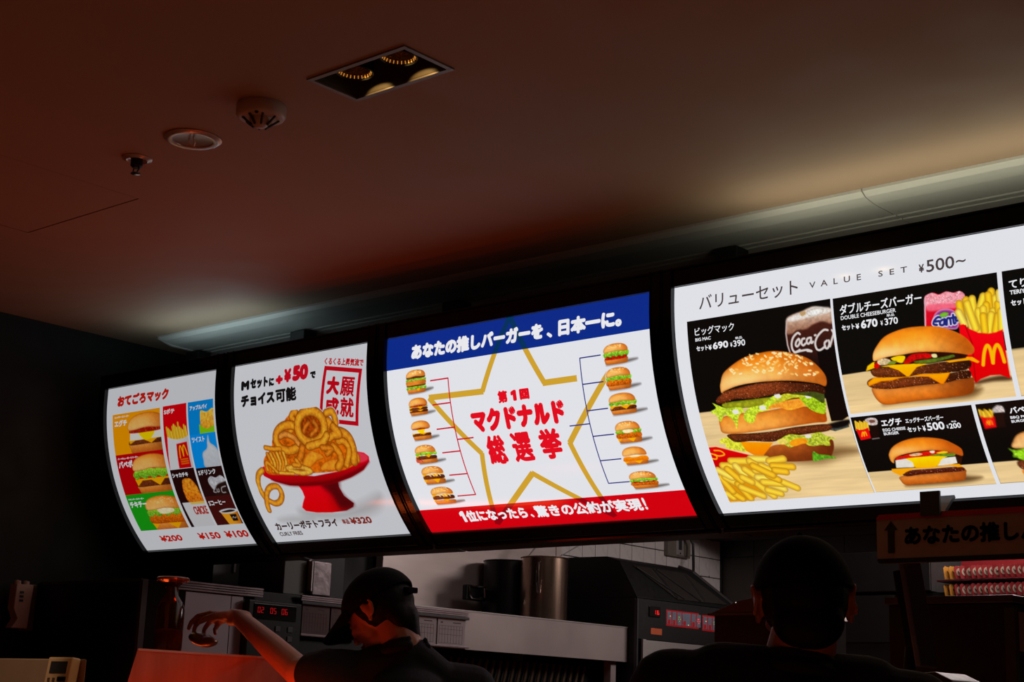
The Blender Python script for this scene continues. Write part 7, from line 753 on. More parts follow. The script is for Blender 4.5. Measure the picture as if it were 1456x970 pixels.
def seven(parent, x, y, z, ch, w=.012, h=.022, m=None):
    th = w * .2
    R = {'a': (0, w, h - th, h), 'g': (0, w, h / 2 - th / 2, h / 2 + th / 2), 'd': (0, w, 0, th), 'f': (0, th, h / 2, h), 'b': (w - th, w, h / 2, h), 'e': (0, th, 0, h / 2), 'c': (w - th, w, 0, h / 2)}
    bm = bmesh.new()
    for s in SEG[ch]:
        a, b, c, d = R[s]
        box(bm, x, x + .001, y + a + .0008, y + b - .0008, z + c + .0008, z + d - .0008)
    return obj('digit', bm, m or M_led, parent)
for y, s in ((3.757, '02'), (3.817, '05'), (3.872, '06')):
    for k, ch in enumerate(s): seven(t2, KX + .0325, y + k * .0165, 1.618, ch)
for y in (3.79, 3.86, 3.92):
    for z in (1.565, 1.53):
        obj('button', bx(KX + .030, KX + .033, y - .012, y + .012, z - .010, z + .010, bev=.001), M_dplast, t2)
# amber jug shape imitating heat lamp reflections, in front of the cabinet
M_amber = mat('amber_plastic', (120, 58, 12), .15, 0, .2, 40, trans=.85)
ac = (-3.93, 2.93, 1.30)
t = thing('amber_proxy', 'amber jug-shaped shaker with a pierced spreading lid, left of the reaching hand', 'shaker', ac)
bm = bmesh.new(); lathe(bm, [(.0, .14), (.040, .14), (.042, .15), (.042, .265), (.034, .285), (.020, .305), (.018, .330), (.030, .343)], ac, 28); obj('jug', bm, M_amber, t, smooth=True)
bm = bmesh.new(); lathe(bm, [(.030, .343), (.048, .350), (.050, .356), (.044, .360), (0, .362)], ac, 28); obj('lid', bm, mat('amber_lid', (150, 76, 22), .25, .3), t, smooth=True)
for k in range(14):
    a = k * math.pi / 7
    bm = bmesh.new(); lathe(bm, [(.0, -.003), (.0022, 0), (0, .003)], (ac[0] + .0475 * math.cos(a), ac[1] + .0475 * math.sin(a), ac[2] + .352 - .004 * (k % 2)), 8); obj('stud', bm, mat('amber_stud', (255, 170, 70), .2, .6), t)
bm = bmesh.new(); lathe(bm, [(0, .142), (.036, .142), (.036, .20), (.0, .205)], ac, 24); obj('amber_core', bm, mat('orange_core', (235, 120, 20), .6), t, smooth=True)
bm = bmesh.new(); lathe(bm, [(.044, .0), (.044, .139), (0, .139)], ac, 24); obj('stand', bm, M_dark, t, smooth=True)
# intercom handset on the dark wall
t = thing('wall_phone', 'pinkish grey wall phone at the far left edge of the picture', 'phone', (-5.2, 3.2, 1.6))
obj('wall_plate', bx(-5.244, -5.20, 3.225, 3.262, 1.525, 1.695, bev=.004), mat('phone_grey', (96, 84, 82), .5), t)
bm = bmesh.new(); prism(bm, [(3.152, 1.60), (3.155, 1.69), (3.225, 1.69), (3.215, 1.53), (3.15, 1.53), (3.175, 1.565)], 'x', -5.21, -5.165, bev=.003); obj('handset', bm, mat('phone_pink', (190, 160, 152), .45), t)
for z in (1.66, 1.645, 1.63): obj('button', bx(-5.165, -5.162, 3.17, 3.185, z - .004, z + .004), M_dplast, t)
for y in (3.17, 3.205):
    bm = bmesh.new(); lathe(bm, [(0, .0), (.012, .0), (.012, .012), (0, .016)], (-5.187, y, 1.69), 12); obj('hook', bm, mat('phone_pink', (0, 0, 0)), t, smooth=True)

# beige console with calculator, at the counter
t = thing('counter_console', 'beige sloping console top at the bottom left corner, under the calculator', 'console', (-3.7, 2.40, 0))
bm = bmesh.new(); prism(bm, [(-3.412, 2.30), (-3.66, 2.45), (-4.45, 2.45), (-4.45, 2.30)], 'z', 0, 1.388, bev=.003); obj('body', bm, mat('beige_laminate', (168, 146, 122), .5, 0, .06, 20), t)
ct = thing('calculator', 'small cream calculator with grey display leaning on the beige console', 'calculator', (-3.487, 2.29, 1.33))
def tilt(bm, piv, ang):
    bmesh.ops.rotate(bm, verts=bm.verts, cent=piv, matrix=Matrix.Rotation(ang, 3, 'X'))
    return bm
pv = (-3.487, 2.29, 1.31)
obj('case', tilt(box(bmesh.new(), -3.536, -3.430, 2.262, 2.288, 1.27, 1.389, bev=.004), pv, -.12), mat('cream_plastic', (226, 196, 150), .4, 0, .03, 60), ct)
obj('display', tilt(bx(-3.519, -3.446, 2.2605, 2.262, 1.348, 1.378, bev=.0005), pv, -.12), mat('lcd_grey', (60, 62, 66), .2), ct)
obj('rocker_key', tilt(box(bmesh.new(), -3.475, -3.441, 2.2575, 2.262, 1.328, 1.340, bev=.002), pv, -.12), M_dark, ct)
for i in range(4):
    for j in range(4):
        if j == 0 and i > 1: continue
        x = -3.514 + i * .0215; z = 1.332 - j * .017
        obj('key', tilt(box(bmesh.new(), x - .004, x + .004, 2.2585, 2.262, z - .005, z + .005, bev=.001), pv, -.12), mat('key_grey', (96, 78, 66), .5), ct)

# red-lit food bin hood
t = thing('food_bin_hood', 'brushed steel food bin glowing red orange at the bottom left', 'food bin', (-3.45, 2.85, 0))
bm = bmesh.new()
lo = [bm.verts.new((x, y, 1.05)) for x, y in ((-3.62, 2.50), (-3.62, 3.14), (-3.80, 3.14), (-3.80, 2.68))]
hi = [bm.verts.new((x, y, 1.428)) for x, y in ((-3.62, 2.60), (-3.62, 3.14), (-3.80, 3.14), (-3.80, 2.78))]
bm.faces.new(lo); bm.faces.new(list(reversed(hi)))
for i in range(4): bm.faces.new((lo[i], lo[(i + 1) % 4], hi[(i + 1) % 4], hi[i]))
obj('hood', bm, mat('hood_steel', (190, 130, 110), .34, .7, .55, 3, aniso=(1, 5, .4)), t)  # strong tone stripes in the steel colour imitate heat lamp reflections
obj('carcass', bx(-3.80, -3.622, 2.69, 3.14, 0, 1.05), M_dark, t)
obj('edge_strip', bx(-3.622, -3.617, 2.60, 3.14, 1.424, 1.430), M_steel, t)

# ------------------------------------------------------------------ kitchen run along the left wall
t = thing('steel_shelf', 'long stainless shelf with a deep front apron, the two stockpots on it', 'shelf', (-4.85, 5.2, 1.55))
obj('apron', bx(KX - .004, KX, 4.402, 6.056, 1.545, 1.707), M_steel2, t)
obj('shelf_top', bx(-5.235, KX - .004, 4.402, 6.056, 1.700, 1.706), M_steel2, t)
obj('edge_fold', bx(KX - .001, KX + .003, 4.402, 6.056, 1.704, 1.7085), M_steel, t)
for y in (4.46, 5.99):
    obj('leg', bx(-4.62, -4.58, y - .02, y + .02, 0, 1.545), M_steel2, t)
obj('leg', bx(-5.2, -5.16, 4.44, 4.48, 0, 1.70), M_steel2, t); obj('leg', bx(-5.2, -5.16, 5.97, 6.01, 0, 1.70), M_steel2, t)
# dark louvred grille under the shelf
t = thing('vent_grille', 'dark grille of slanted brown slats under the steel shelf', 'grille', (-4.66, 5.2, 1.1))
obj('back_plate', bx(-4.70, -4.69, 4.52, 5.94, .9, 1.52), M_dark, t)
for i in range(30):
    y = 4.56 + i * .046
    bm = bmesh.new(); tube(bm, [(-4.675, y, 1.515), (-4.675, y - .12, 1.12)], .006, 6); obj('slat', bm, mat('brown_slat', (84, 64, 44), .5, .3), t)
# chart holders
M_paper = mat('paper', (150, 140, 141), .8, 0, .04, 30)
def chart_holder(y0, y1, label, table, sheet_m=None):
    t = thing('chart_holder', label, 'chart holder', (KX, (y0 + y1) / 2, 1.6))
    for i in range(3):
        z = 1.700 - i * .007
        obj('clip_slat', bx(KX + .0032, KX + .013 - .002 * i, y0, y1, z - .0055, z, bev=.0006), mat('rail_aluminium', (0, 0, 0)), t)
    obj('clip_lip', bx(KX + .0032, KX + .016, y0, y1, 1.666, 1.678, bev=.002), M_dplast, t)
    obj('tray_lip', bx(KX + .0032, KX + .020, y0, y1, 1.548, 1.556, bev=.001), mat('rail_aluminium', (0, 0, 0)), t)
    w = (y1 - y0 - .02) / table
    for k in range(table):
        a = y0 + .01 + k * w
        s = obj('sheet', bx(KX + .0035, KX + .0045, a + .004, a + w - .004, 1.556, 1.666), sheet_m or M_paper, t)
        bm = bmesh.new()
        zt = 1.636
        for j in range(9): 
            y = a + .014 + (w - .034) * j / 8; box(bm, KX + .0046, KX + .0048, y - .0006, y + .0006, 1.565, zt)
        for j, z in enumerate((1.565, 1.60, 1.622, zt)): box(bm, KX + .0046, KX + .0048, a + .014, a + w - .02, z - .0006, z + .0006)
        box(bm, KX + .0046, KX + .0048, a + .02, a + .034, zt + .010, zt + .016); box(bm, KX + .0046, KX + .0048, a + w * .55, a + w - .03, zt + .012, zt + .016)
        o = obj('printed_table', bm, mat('ink', (70, 58, 60), .8), s)
chart_holder(3.985, 4.30, 'chart holder with dull reddish sheets just left of the capped worker', 2, mat('reddish_sheet', (88, 62, 62), .7, 0, .25, 12))
chart_holder(4.555, 4.925, 'chart holder with two white printed tables right of the worker in the cap', 2)

# towel dispenser, dark box and post on the cabinet
t = thing('control_box', 'dark grey-green box standing on the kitchen run left of the towel dispenser', 'box', (-4.72, 3.99, 1.70))
obj('body', bx(-4.85, KX - .036, 3.93, 4.043, 1.702, 1.835, bev=.003), mat('grey_green', (96, 96, 88), .5), t)
t = thing('towel_dispenser', 'mottled shiny steel towel dispenser above the chart holder', 'dispenser', (-4.7, 4.1, 1.70))
obj('body', bx(-4.85, KX - .014, 4.055, 4.155, 1.704, 1.838, bev=.006), mat('mottled_steel', (190, 176, 180), .25, .95, .35, 22, bump=.5), t)
obj('edge_strip', bx(KX - .034, KX - .010, 4.0465, 4.0535, 1.72, 1.835, bev=.001), M_steel, t)
obj('hanger', bx(KX - .05, KX - .03, 4.047, 4.058, 1.836, 1.87), M_steel2, t)
for i, (x, y0, y1, z) in enumerate(((-5.0, 4.25, 4.42, 2.5), )):
    t = thing('storage_column', 'tall black column unit behind the capped worker', 'column', (-4.9, 4.33, 1.70))
    obj('carcass', bx(-5.2, -4.75, 4.20, 4.395, 1.7015, 2.5, bev=.004), M_dark, t)
    obj('side_strip', bx(-4.7515, -4.745, 4.20, 4.215, 1.71, 2.48), M_dplast, t)
# dim cupboards behind board bottoms at the left wall
for i, (a, b) in enumerate(((3.90, 4.04), (4.045, 4.19))):
    t = thing('wall_cupboard', ('first' if i == 0 else 'second') + ' dim brown wall cupboard from the left, under the curly fries board', 'cupboard', (-5.1, (a + b) / 2, 1.72))
    obj('carcass', bx(-5.24, -5.0, a, b, 1.72, 2.4), mat('dim_cupboard', (50, 42, 38), .4), t)
    d = obj('door', bx(-5.0, -4.985, a + .004, b - .004, 1.725, 2.395, bev=.001), mat('dim_cupboard', (0, 0, 0)), t)
    obj('handle', bx(-4.985, -4.975, b - .04, b - .03, 1.8, 1.92, bev=.001), M_steel2, d)

# stainless backsplash sheets behind the pots
t = thing('steel_backsplash', 'tall brushed stainless sheets on the wall behind the stockpots', 'backsplash', (-5.235, 5.6, 1.706))
obj('sheet', bx(-5.238, -5.2, 5.075, 6.288, 1.708, 2.60), mat('scuffed_steel', (214, 198, 194), .36, .35, .12, 2, aniso=(1, 2, 14), bump=.05), t)
obj('sheet', bx(-5.238, -5.2, 6.294, 6.335, 1.708, 2.60), mat('scuffed_steel', (0, 0, 0)), t)
obj('edge_channel', bx(-5.22, -5.175, 5.02, 5.07, 1.708, 2.60), mat('scuffed_steel', (0, 0, 0)), t)
bm = bmesh.new(); tube(bm, [(-5.197, 5.40, 2.10), (-5.197, 5.44, 2.093), (-5.197, 5.5, 2.092)], .002, 5); obj('scratch', bm, M_dark, t)
# pots
def pot(cx, cy, r, h, m, label):
    t = thing('stockpot', label, 'pot', (cx, cy, 1.7065))
    bm = bmesh.new(); lathe(bm, [(0, 0), (r - .01, 0), (r, .008), (r, h - .004), (r + .004, h), (r + .003, h + .003), (r - .003, h), (r - .003, .01), (0, .006)], (cx, cy, 1.7065), 56)
    obj('body', bm, m, t, smooth=True)
    return t
def on_side(cx, cy, r, ang): return Vector((cx + r * math.cos(ang), cy + r * math.sin(ang)))
p1 = pot(-5.06, 5.76, .12, .300, mat('black_pot', (16, 14, 14), .35, .2, .1, 30), 'dark stockpot with a square chrome side handle, left and behind the shiny one')
obj('handle_plate', box(bmesh.new(), -5.085, -5.055, 5.462, 5.600, 1.803, 1.876, bev=.006), M_dark, p1)
obj('bracket', box(bmesh.new(), -5.09, -5.06, 5.595, 5.655, 1.81, 1.86, bev=.004), M_dark, p1)
bm = bmesh.new(); tube(bm, [(-5.056, 5.478, 1.866), (-5.050, 5.478, 1.826), (-5.046, 5.490, 1.814), (-5.046, 5.572, 1.814), (-5.050, 5.584, 1.826), (-5.056, 5.584, 1.866), (-5.05, 5.57, 1.868), (-5.05, 5.49, 1.868)], .0065, 8)
obj('handle', bm, M_chrome, p1, smooth=True)
CX, CY, CR = -4.80, 5.725, .112
p2 = pot(CX, CY, CR, .305, mat('pot_steel', (150, 126, 110), .26, .95, .08, 3, aniso=(20, 20, 1)), 'tall shiny steel stockpot with a vertical loop handle')
a = math.radians(-62)
c = on_side(CX, CY, CR, a); d = Vector((math.cos(a), math.sin(a)))
bm = bmesh.new(); tube(bm, [(c.x, c.y, 1.985), (c.x + d.x * .030, c.y + d.y * .030, 1.978), (c.x + d.x * .040, c.y + d.y * .040, 1.94), (c.x + d.x * .040, c.y + d.y * .040, 1.88), (c.x + d.x * .030, c.y + d.y * .030, 1.845), (c.x, c.y, 1.838)], .006, 8)
obj('handle', bm, M_chrome, p2, smooth=True)
a2 = math.radians(30)
for k in range(6):
    z = 1.735 + k * .046
    e = on_side(CX, CY, CR + .001, a2); bm = bmesh.new(); tube(bm, [(e.x, e.y, z), (e.x + .003, e.y + .0015, z)], .004, 6); obj('level_mark', bm, M_dark, p2)
for pts_, lab in (([(-5.03, 5.76, 1.85), (-5.03, 5.845, 2.02), (-5.03, 5.96, 2.13), (-5.03, 6.02, 2.20)], 'pair of thin steel rods leaning out of the dark stockpot'), ([(-4.785, 5.755, 1.85), (-4.785, 5.80, 2.02), (-4.765, 6.02, 2.135), (-4.76, 6.12, 2.19)], 'pair of thin steel rods leaning out of the shiny stockpot')):
    t = thing('long_tongs', lab, 'tongs', (pts_[0][0], pts_[0][1], 1.99))
    for k in (0, .02):
        bm = bmesh.new(); tube(bm, [(q_[0] - k * .5, q_[1] + k * (1 if q_[2] > 2.1 else .3), q_[2]) for q_ in pts_], .0028, 6); obj('arm', bm, M_steel, t, smooth=True)

# clamshell grill machine
t = thing('clamshell_grill', 'big black grill machine with a slanted glass lid and red lit control panel', 'grill', (-4.8, 6.3, 0))
X1 = -4.50
bm = bmesh.new(); prism(bm, [(-5.13, 2.056), (-4.69, 2.051), (-4.61, 2.028), (-4.497, 1.848), (-5.13, 1.848)], 'y', 6.062, 6.95, bev=.004)
# the far end of the lid leans outwards
for v in bm.verts:
    if v.co.y > 6.5: v.co.y -= (v.co.z - 1.848) / .2 * .30
obj('lid', bm, M_dark, t)
def onlid(y, z, d=0):
    k = (z - 1.848) / .18
    return (-4.497 - .113 * k + d * .847, y, z + d * .53)
M_lidglass = mat('smoky_lid_glass', (40, 36, 34), .18, 0, .1, 10)
bm = bmesh.new()
vs = [bm.verts.new(onlid(*p, .002)) for p in ((6.15, 2.01), (6.60, 2.01), (6.85, 1.868), (6.40, 1.862))]
vs2 = [bm.verts.new(onlid(*p, .005)) for p in ((6.15, 2.01), (6.60, 2.01), (6.85, 1.868), (6.40, 1.862))]
bm.faces.new(vs); bm.faces.new(list(reversed(vs2)))
for i in range(4): bm.faces.new((vs[i], vs[(i + 1) % 4], vs2[(i + 1) % 4], vs2[i]))
lg = obj('lid_glass', bm, M_lidglass, t)
for pts in (((6.31, 2.005), (6.40, 1.866)), ((6.34, 2.005), (6.60, 1.868)), ((6.58, 2.005), (6.64, 1.868)), ((6.17, 2.0), (6.46, 1.868))):
    bm = bmesh.new(); tube(bm, [onlid(*pts[0], .006), onlid(*pts[1], .006)], .005, 6); obj('lid_brace', bm, M_dark, lg)
bm = bmesh.new(); tube(bm, [(-4.68, 6.655, 2.052), onlid(6.68, 2.026), onlid(6.945, 1.852)], .010, 8); obj('lid_edge', bm, mat('lid_edge_grey', (60, 58, 58), .3, .5), t)
for y, z in ((6.075, 1.852), (6.075, 1.835), (6.67, 2.0), (6.92, 1.862)):
    bm = bmesh.new(); lathe(bm, [(0, -.004), (.004, 0), (0, .004)], (X1 - .0, y, z), 8); obj('screw', bm, M_chrome, t)
obj('body', bx(-5.15, X1 - .01, 6.06, 7.02, 0, 1.848, bev=.003), M_dark, t)
cp = obj('control_panel', bx(X1 - .01, X1, 6.065, 6.98, 1.655, 1.846, bev=.002), mat('panel_charcoal', (22, 22, 24), .4), t)
obj('door', bx(X1 - .01, X1 + .004, 6.128, 6.92, .3, 1.652, bev=.002), M_steel, t)
obj('door_strip', bx(X1, X1 + .012, 6.10, 6.124, .3, 1.655, bev=.001), M_steel, t)
obj('side_edge', bx(X1 - .012, X1 + .006, 6.058, 6.066, .1, 1.84), M_dplast, t)
M_redfr = mat('red_panel_print', (150, 16, 22), .4, emit=(120, 8, 14), estr=.35)
M_key = mat('membrane_key', (104, 108, 124), .4)
M_red = mat('bright_red_led', (255, 40, 40), .3, emit=(255, 30, 30), estr=1.2)
M_grn = mat('green_led', (120, 200, 60), .3, emit=(140, 200, 60), estr=.5)
M_amb = mat('amber_led', (255, 200, 120), .3, emit=(255, 200, 120), estr=.8)
for y0, zt in ((6.300, 1.808), (6.610, 1.803)):
    kp = obj('key_field', bx(X1, X1 + .0012, y0, y0 + .280, zt - .078, zt, bev=.0004), M_redfr, t)
    y = y0 + .006
    for k, w in enumerate((.034, .034, .036, .070, .036, .036)):
        o = obj('key', bx(X1 + .0012, X1 + .003, y, y + w, zt - .070, zt - .007, bev=.0006), M_key, kp)
        if k in (0, 1, 3, 4): obj('key', bx(X1 + .003, X1 + .0042, y + .006, y + min(w, .034) - .008, zt - .068, zt - .046, bev=.0006), M_redfr, kp)
        if k in (2, 5):
            for q in range(5):
                yy = y + .010 + .008 * (q % 3); zz = zt - .030 - .010 * (q // 2)
                bm = bmesh.new(); lathe(bm, [(0, -.0028), (.0028, 0), (0, .0028)], (X1 + .0035, yy, zz), 8); obj('indicator', bm, M_red if k == 5 else M_grn, kp)
        if k in (0, 3):
            bm = bmesh.new(); lathe(bm, [(0, -.003), (.003, 0), (0, .003)], (X1 + .0035, y + w * .7, zt - .030 if k == 0 else zt - .064), 8); obj('indicator', bm, M_amb, kp)
        y += w + .0085
obj('power_switch', bx(X1, X1 + .006, 6.155, 6.245, 1.765, 1.815, bev=.002), mat('display_black', (0, 0, 0)), t)
for k, ch in enumerate('16'): seven(t, X1 + .0062, 6.19 + k * .026, 1.777, ch, .016, .020, M_red)
obj('badge', bx(X1, X1 + .002, 6.175, 6.265, 1.682, 1.712, bev=.0005), mat('orange_badge', (176, 84, 50), .4), t)

# outlet and cord on the tiles
t = thing('wall_outlet', 'steel double wall outlet on the white tiles with a black plug in it', 'outlet', (-5.236, 7.39, 2.25))
obj('back_box', bx(-5.236, -5.205, 7.30, 7.52, 2.195, 2.42, bev=.002), mat('outlet_box', (110, 102, 92), .5), t)
obj('face_plate', bx(-5.205, -5.199, 7.375, 7.445, 2.205, 2.40, bev=.002), mat('outlet_steel', (200, 196, 194), .3, .6), t)
obj('face_plate', bx(-5.205, -5.199, 7.462, 7.515, 2.205, 2.40, bev=.002), mat('outlet_dull', (140, 130, 118), .4, .4), t)
for z in (2.215, 2.385):
    bm = bmesh.new(); tube(bm, [(-5.199, 7.41, z), (-5.196, 7.41, z)], .005, 8); obj('screw', bm, M_dark, t)
obj('socket', bx(-5.199, -5.197, 7.395, 7.425, 2.235, 2.30, bev=.0008), M_dplast, t)
bm = bmesh.new(); tube(bm, [(-5.198, 7.405, 2.302), (-5.17, 7.41, 2.306), (-5.15, 7.44, 2.300), (-5.145, 7.46, 2.27), (-5.14, 7.455, 2.22), (-5.12, 7.43, 2.14), (-5.10, 7.40, 2.04)], .008, 10)
tag(obj('power_cord', bm, mat('black_rubber', (14, 14, 15), .5), None, smooth=True, at=(-5.15, 7.42, 2.2)), 'black plug and power cord hanging from the steel outlet down to the grill', 'cord')
# toaster lid behind the dark-haired person
t = thing('steam_cabinet', 'low brown cabinet with a sloping lid, left of the nearer head', 'cabinet', (-3.0, 5.0, 0))
bm = bmesh.new(); prism(bm, [(-3.235, 1.669), (-3.12, 1.712), (-3.03, 1.728), (-2.98, 1.728), (-2.95, 1.669)], 'y', 4.80, 5.3, bev=.002); obj('lid', bm, mat('brown_lid', (104, 78, 66), .4, .4), t)
obj('front_edge', bx(-3.238, -2.95, 4.79, 4.80, 1.662, 1.670), mat('lid_edge_brass', (120, 104, 84), .35, .6), t)
obj('body', bx(-3.22, -2.96, 4.81, 5.3, 0, 1.664), mat('dark_brown_enamel', (34, 26, 20), .4), t)
bm = bmesh.new(); lathe(bm, [(0, -.004), (.005, 0), (0, .004)], (-3.12, 4.797, 1.706), 8); obj('screw', bm, M_chrome, t)
# grey cabinets far right back
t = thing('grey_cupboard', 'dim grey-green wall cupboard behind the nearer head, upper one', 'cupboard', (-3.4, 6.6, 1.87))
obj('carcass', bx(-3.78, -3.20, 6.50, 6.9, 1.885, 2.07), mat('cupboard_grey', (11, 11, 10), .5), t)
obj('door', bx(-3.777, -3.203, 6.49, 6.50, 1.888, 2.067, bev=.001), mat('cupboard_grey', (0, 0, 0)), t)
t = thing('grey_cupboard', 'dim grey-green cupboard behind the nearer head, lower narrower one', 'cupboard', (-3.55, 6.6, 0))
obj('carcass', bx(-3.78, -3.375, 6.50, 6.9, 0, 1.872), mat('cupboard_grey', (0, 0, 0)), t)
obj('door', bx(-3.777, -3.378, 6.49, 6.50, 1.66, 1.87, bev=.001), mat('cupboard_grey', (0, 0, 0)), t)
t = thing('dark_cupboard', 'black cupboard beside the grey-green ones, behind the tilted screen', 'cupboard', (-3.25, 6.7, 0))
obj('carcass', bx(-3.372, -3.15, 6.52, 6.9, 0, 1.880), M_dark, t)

# hanging sign
t = thing('hanging_sign', 'dim sign with an up arrow and red top edge, hung under the rightmost board', 'sign', (-1.5, 3.56, 1.75))
sx0, sx1 = -1.892, -1.23
def rrect(x0, x1, z0, z1, r, n=5):
    P = []
    for cx, cz, a0 in ((x1 - r, z1 - r, 0), (x0 + r, z1 - r, 90), (x0 + r, z0 + r, 180), (x1 - r, z0 + r, 270)):
        for k in range(n + 1):
            a = math.radians(a0 + 90 * k / n); P.append((cx + r * math.cos(a), cz + r * math.sin(a)))
    return P
obj('board', prism(bmesh.new(), rrect(sx0, sx1, 1.690, 1.812, .012), 'y', 3.55, 3.566), mat('sign_white', (150, 128, 124), .5), t)
def slab(x0, x1, z0, z1, top):
    P = rrect(sx0, sx1, 1.690, 1.812, .012)
    bm = prism(bmesh.new(), P, 'y', 3.5485, 3.5505)
    for co, no in (((0, 0, z0), (0, 0, -1)), ((0, 0, z1), (0, 0, 1))):
        bmesh.ops.bisect_plane(bm, geom=list(bm.verts) + list(bm.edges) + list(bm.faces), plane_co=co, plane_no=no, clear_outer=True)
        bmesh.ops.holes_fill(bm, edges=[e for e in bm.edges if e.is_boundary])
    return bm
obj('red_strip', slab(sx0, sx1, 1.7985, 1.82, True), mat('sign_red', (170, 22, 26), .4), t)
obj('navy_strip', slab(sx0, sx1, 1.68, 1.7015, False), mat('sign_navy', (22, 30, 60), .4), t)
M_sink = mat('sign_ink', (18, 16, 18), .5)
bm = bmesh.new(); prism(bm, [(-1.8705, 1.772), (-1.852, 1.795), (-1.834, 1.772), (-1.843, 1.772), (-1.843, 1.7155), (-1.861, 1.7155), (-1.861, 1.772)], 'y', 3.5482, 3.5495); obj('arrow', bm, M_sink, t)
P_, F_ = letter_points('あなたの推しバーガーを', .0022, .545, .042)
me = bpy.data.meshes.new('sign_lettering'); b0 = Vector(t.location)
me.from_pydata([(-1.816 + .545 * a - b0.x, 3.5482 - b0.y, 1.780 - .048 * b - b0.z) for a, b in P_], [], F_)
me.materials.append(M_sink); link(bpy.data.objects.new('sign_lettering', me), t)
for x in (-1.742, -1.35):
    bm = bmesh.new(); prism(bm, [(3.5675, 1.80), (3.5675, 1.812), (3.60, 1.84), (3.628, 1.862), (3.634, 1.856), (3.605, 1.833), (3.575, 1.806), (3.575, 1.80)], 'x', x - .024, x + .024); obj('hook', bm, M_dplast, t)
    obj('clip', bx(x - .026, x + .026, 3.540, 3.5485, 1.802, 1.862, bev=.001), M_dplast, t)

# tilted screen
t = thing('tilted_screen', 'dark thin screen seen edge-on, tilted, behind and below the hanging sign', 'screen', (-2.06, 4.15, 1.3))
bm = box(bmesh.new(), -2.080, -2.062, 4.10, 4.21, 1.46, 1.80, bev=.004); bmesh.ops.rotate(bm, verts=bm.verts, cent=(-2.07, 4.15, 1.5), matrix=Matrix.Rotation(math.radians(-9), 3, 'Y')); obj('panel', bm, mat('screen_shell', (110, 114, 134), .35), t)
bm = box(bmesh.new(), -2.112, -2.082, 4.12, 4.19, 1.52, 1.74, bev=.004); bmesh.ops.rotate(bm, verts=bm.verts, cent=(-2.07, 4.15, 1.5), matrix=Matrix.Rotation(math.radians(-9), 3, 'Y')); obj('back_shell', bm, M_dark, t)
bm = bmesh.new(); tube(bm, [(-2.10, 4.15, 1.6), (-2.13, 4.15, 1.35), (-2.13, 4.15, 1.1), (-2.13, 4.15, 0)], .018, 10); obj('arm', bm, M_dark, t, smooth=True)
t = thing('receipt_printer', 'pale curved printer top at the bottom edge, under the tilted screen', 'printer', (-1.50, 3.05, 1.0))
bm = bmesh.new(); prism(bm, [(-1.56, 1.30), (-1.535, 1.385), (-1.515, 1.404), (-1.475, 1.408), (-1.44, 1.392), (-1.40, 1.352), (-1.40, 1.30)], 'y', 3.0, 3.14, bev=.003); obj('cover', bm, mat('printer_shell', (70, 62, 66), .4), t)
obj('stand', bx(-1.56, -1.40, 3.0, 3.14, 0, 1.30), M_dark, t)
# right machine
t = thing('drinks_machine', 'dark machine with a thin bright steel rim along its top at the right edge', 'machine', (-2.15, 5.0, 0))
obj('body', bx(-2.42, -2.008, 4.61, 5.5, 0, 1.672, bev=.003), mat('machine_charcoal', (40, 38, 38), .45), t)
obj('rim', bx(-2.43, -2.0, 4.60, 5.51, 1.674, 1.698, bev=.003), mat('rim_steel', (130, 120, 122), .3, .8), t)
obj('side_panel', bx(-2.006, -1.998, 4.615, 5.4, 1.40, 1.66, bev=.002), M_dplast, t)
obj('door', bx(-1.998, -1.992, 4.63, 4.72, 1.53, 1.648, bev=.001), mat('pale_door', (206, 190, 192), .4), t)
obj('corner_post', bx(-2.03, -1.996, 4.602, 4.622, 0, 1.66, bev=.002), mat('grey_post', (92, 92, 96), .35, .5), t)
# nested paper cartons on the far shelf
sh = thing('wall_shelf', 'dark shelf behind the drinks machine, red cartons along it', 'shelf', (-2.8, 6.5, 1.85))
obj('board', bx(-3.15, -2.35, 6.40, 6.7, 1.836, 1.850, bev=.001), M_dark, sh)
obj('board', bx(-3.15, -2.35, 6.45, 6.7, 1.920, 1.928, bev=.001), mat('dark_red_shelf', (70, 10, 16), .5), sh)
obj('back_plate', bx(-3.15, -2.35, 6.70, 6.72, 1.83, 2.06), mat('deep_red', (110, 8, 16), .5), sh)
for x in (-3.14, -2.36): obj('bracket', bx(x - .008, x + .008, 6.45, 7.90, 1.80, 1.835), M_dark, sh)
M_cart = mat('red_carton', (130, 8, 18), .5); M_disc = mat('carton_disc', (170, 150, 130), .6); M_yel = mat('yellow_carton', (170, 112, 22), .5)
def carton(x, z, m, label, group):
    """one folded paper carton in a nested row: a shallow curved front with a round printed disc"""
    t = thing('paper_carton', label, 'carton', (x, 6.47, z), group)
    bm = bmesh.new()
    prism(bm, [(x - .020, z), (x - .026, z + .050), (x - .018, z + .058), (x, z + .052), (x + .018, z + .058), (x + .026, z + .050), (x + .020, z)], 'y', 6.462, 6.468)
    o = obj('sleeve', bm, m, t)
    bm = bmesh.new()
    tt = bmesh.new()
    vs = [tt.verts.new((x + .0165 * math.cos(a), 6.4612, z + .030 + .0185 * math.sin(a))) for a in np.linspace(0, 2 * math.pi, 20, endpoint=False)]
    tt.faces.new(vs); merge(bm, tt)
    obj('round_print', bm, M_disc if m is M_cart else M_yel, o)
    bm = bmesh.new()
    tube(bm, [(x - .009, 6.4605, z + .036), (x - .004, 6.4605, z + .026), (x + .004, 6.4605, z + .034), (x + .007, 6.4605, z + .024)], .0016, 5)
    obj('print_mark', bm, mat('print_brown', (80, 30, 30), .6), o)
    return t
n = 0
proto = {}
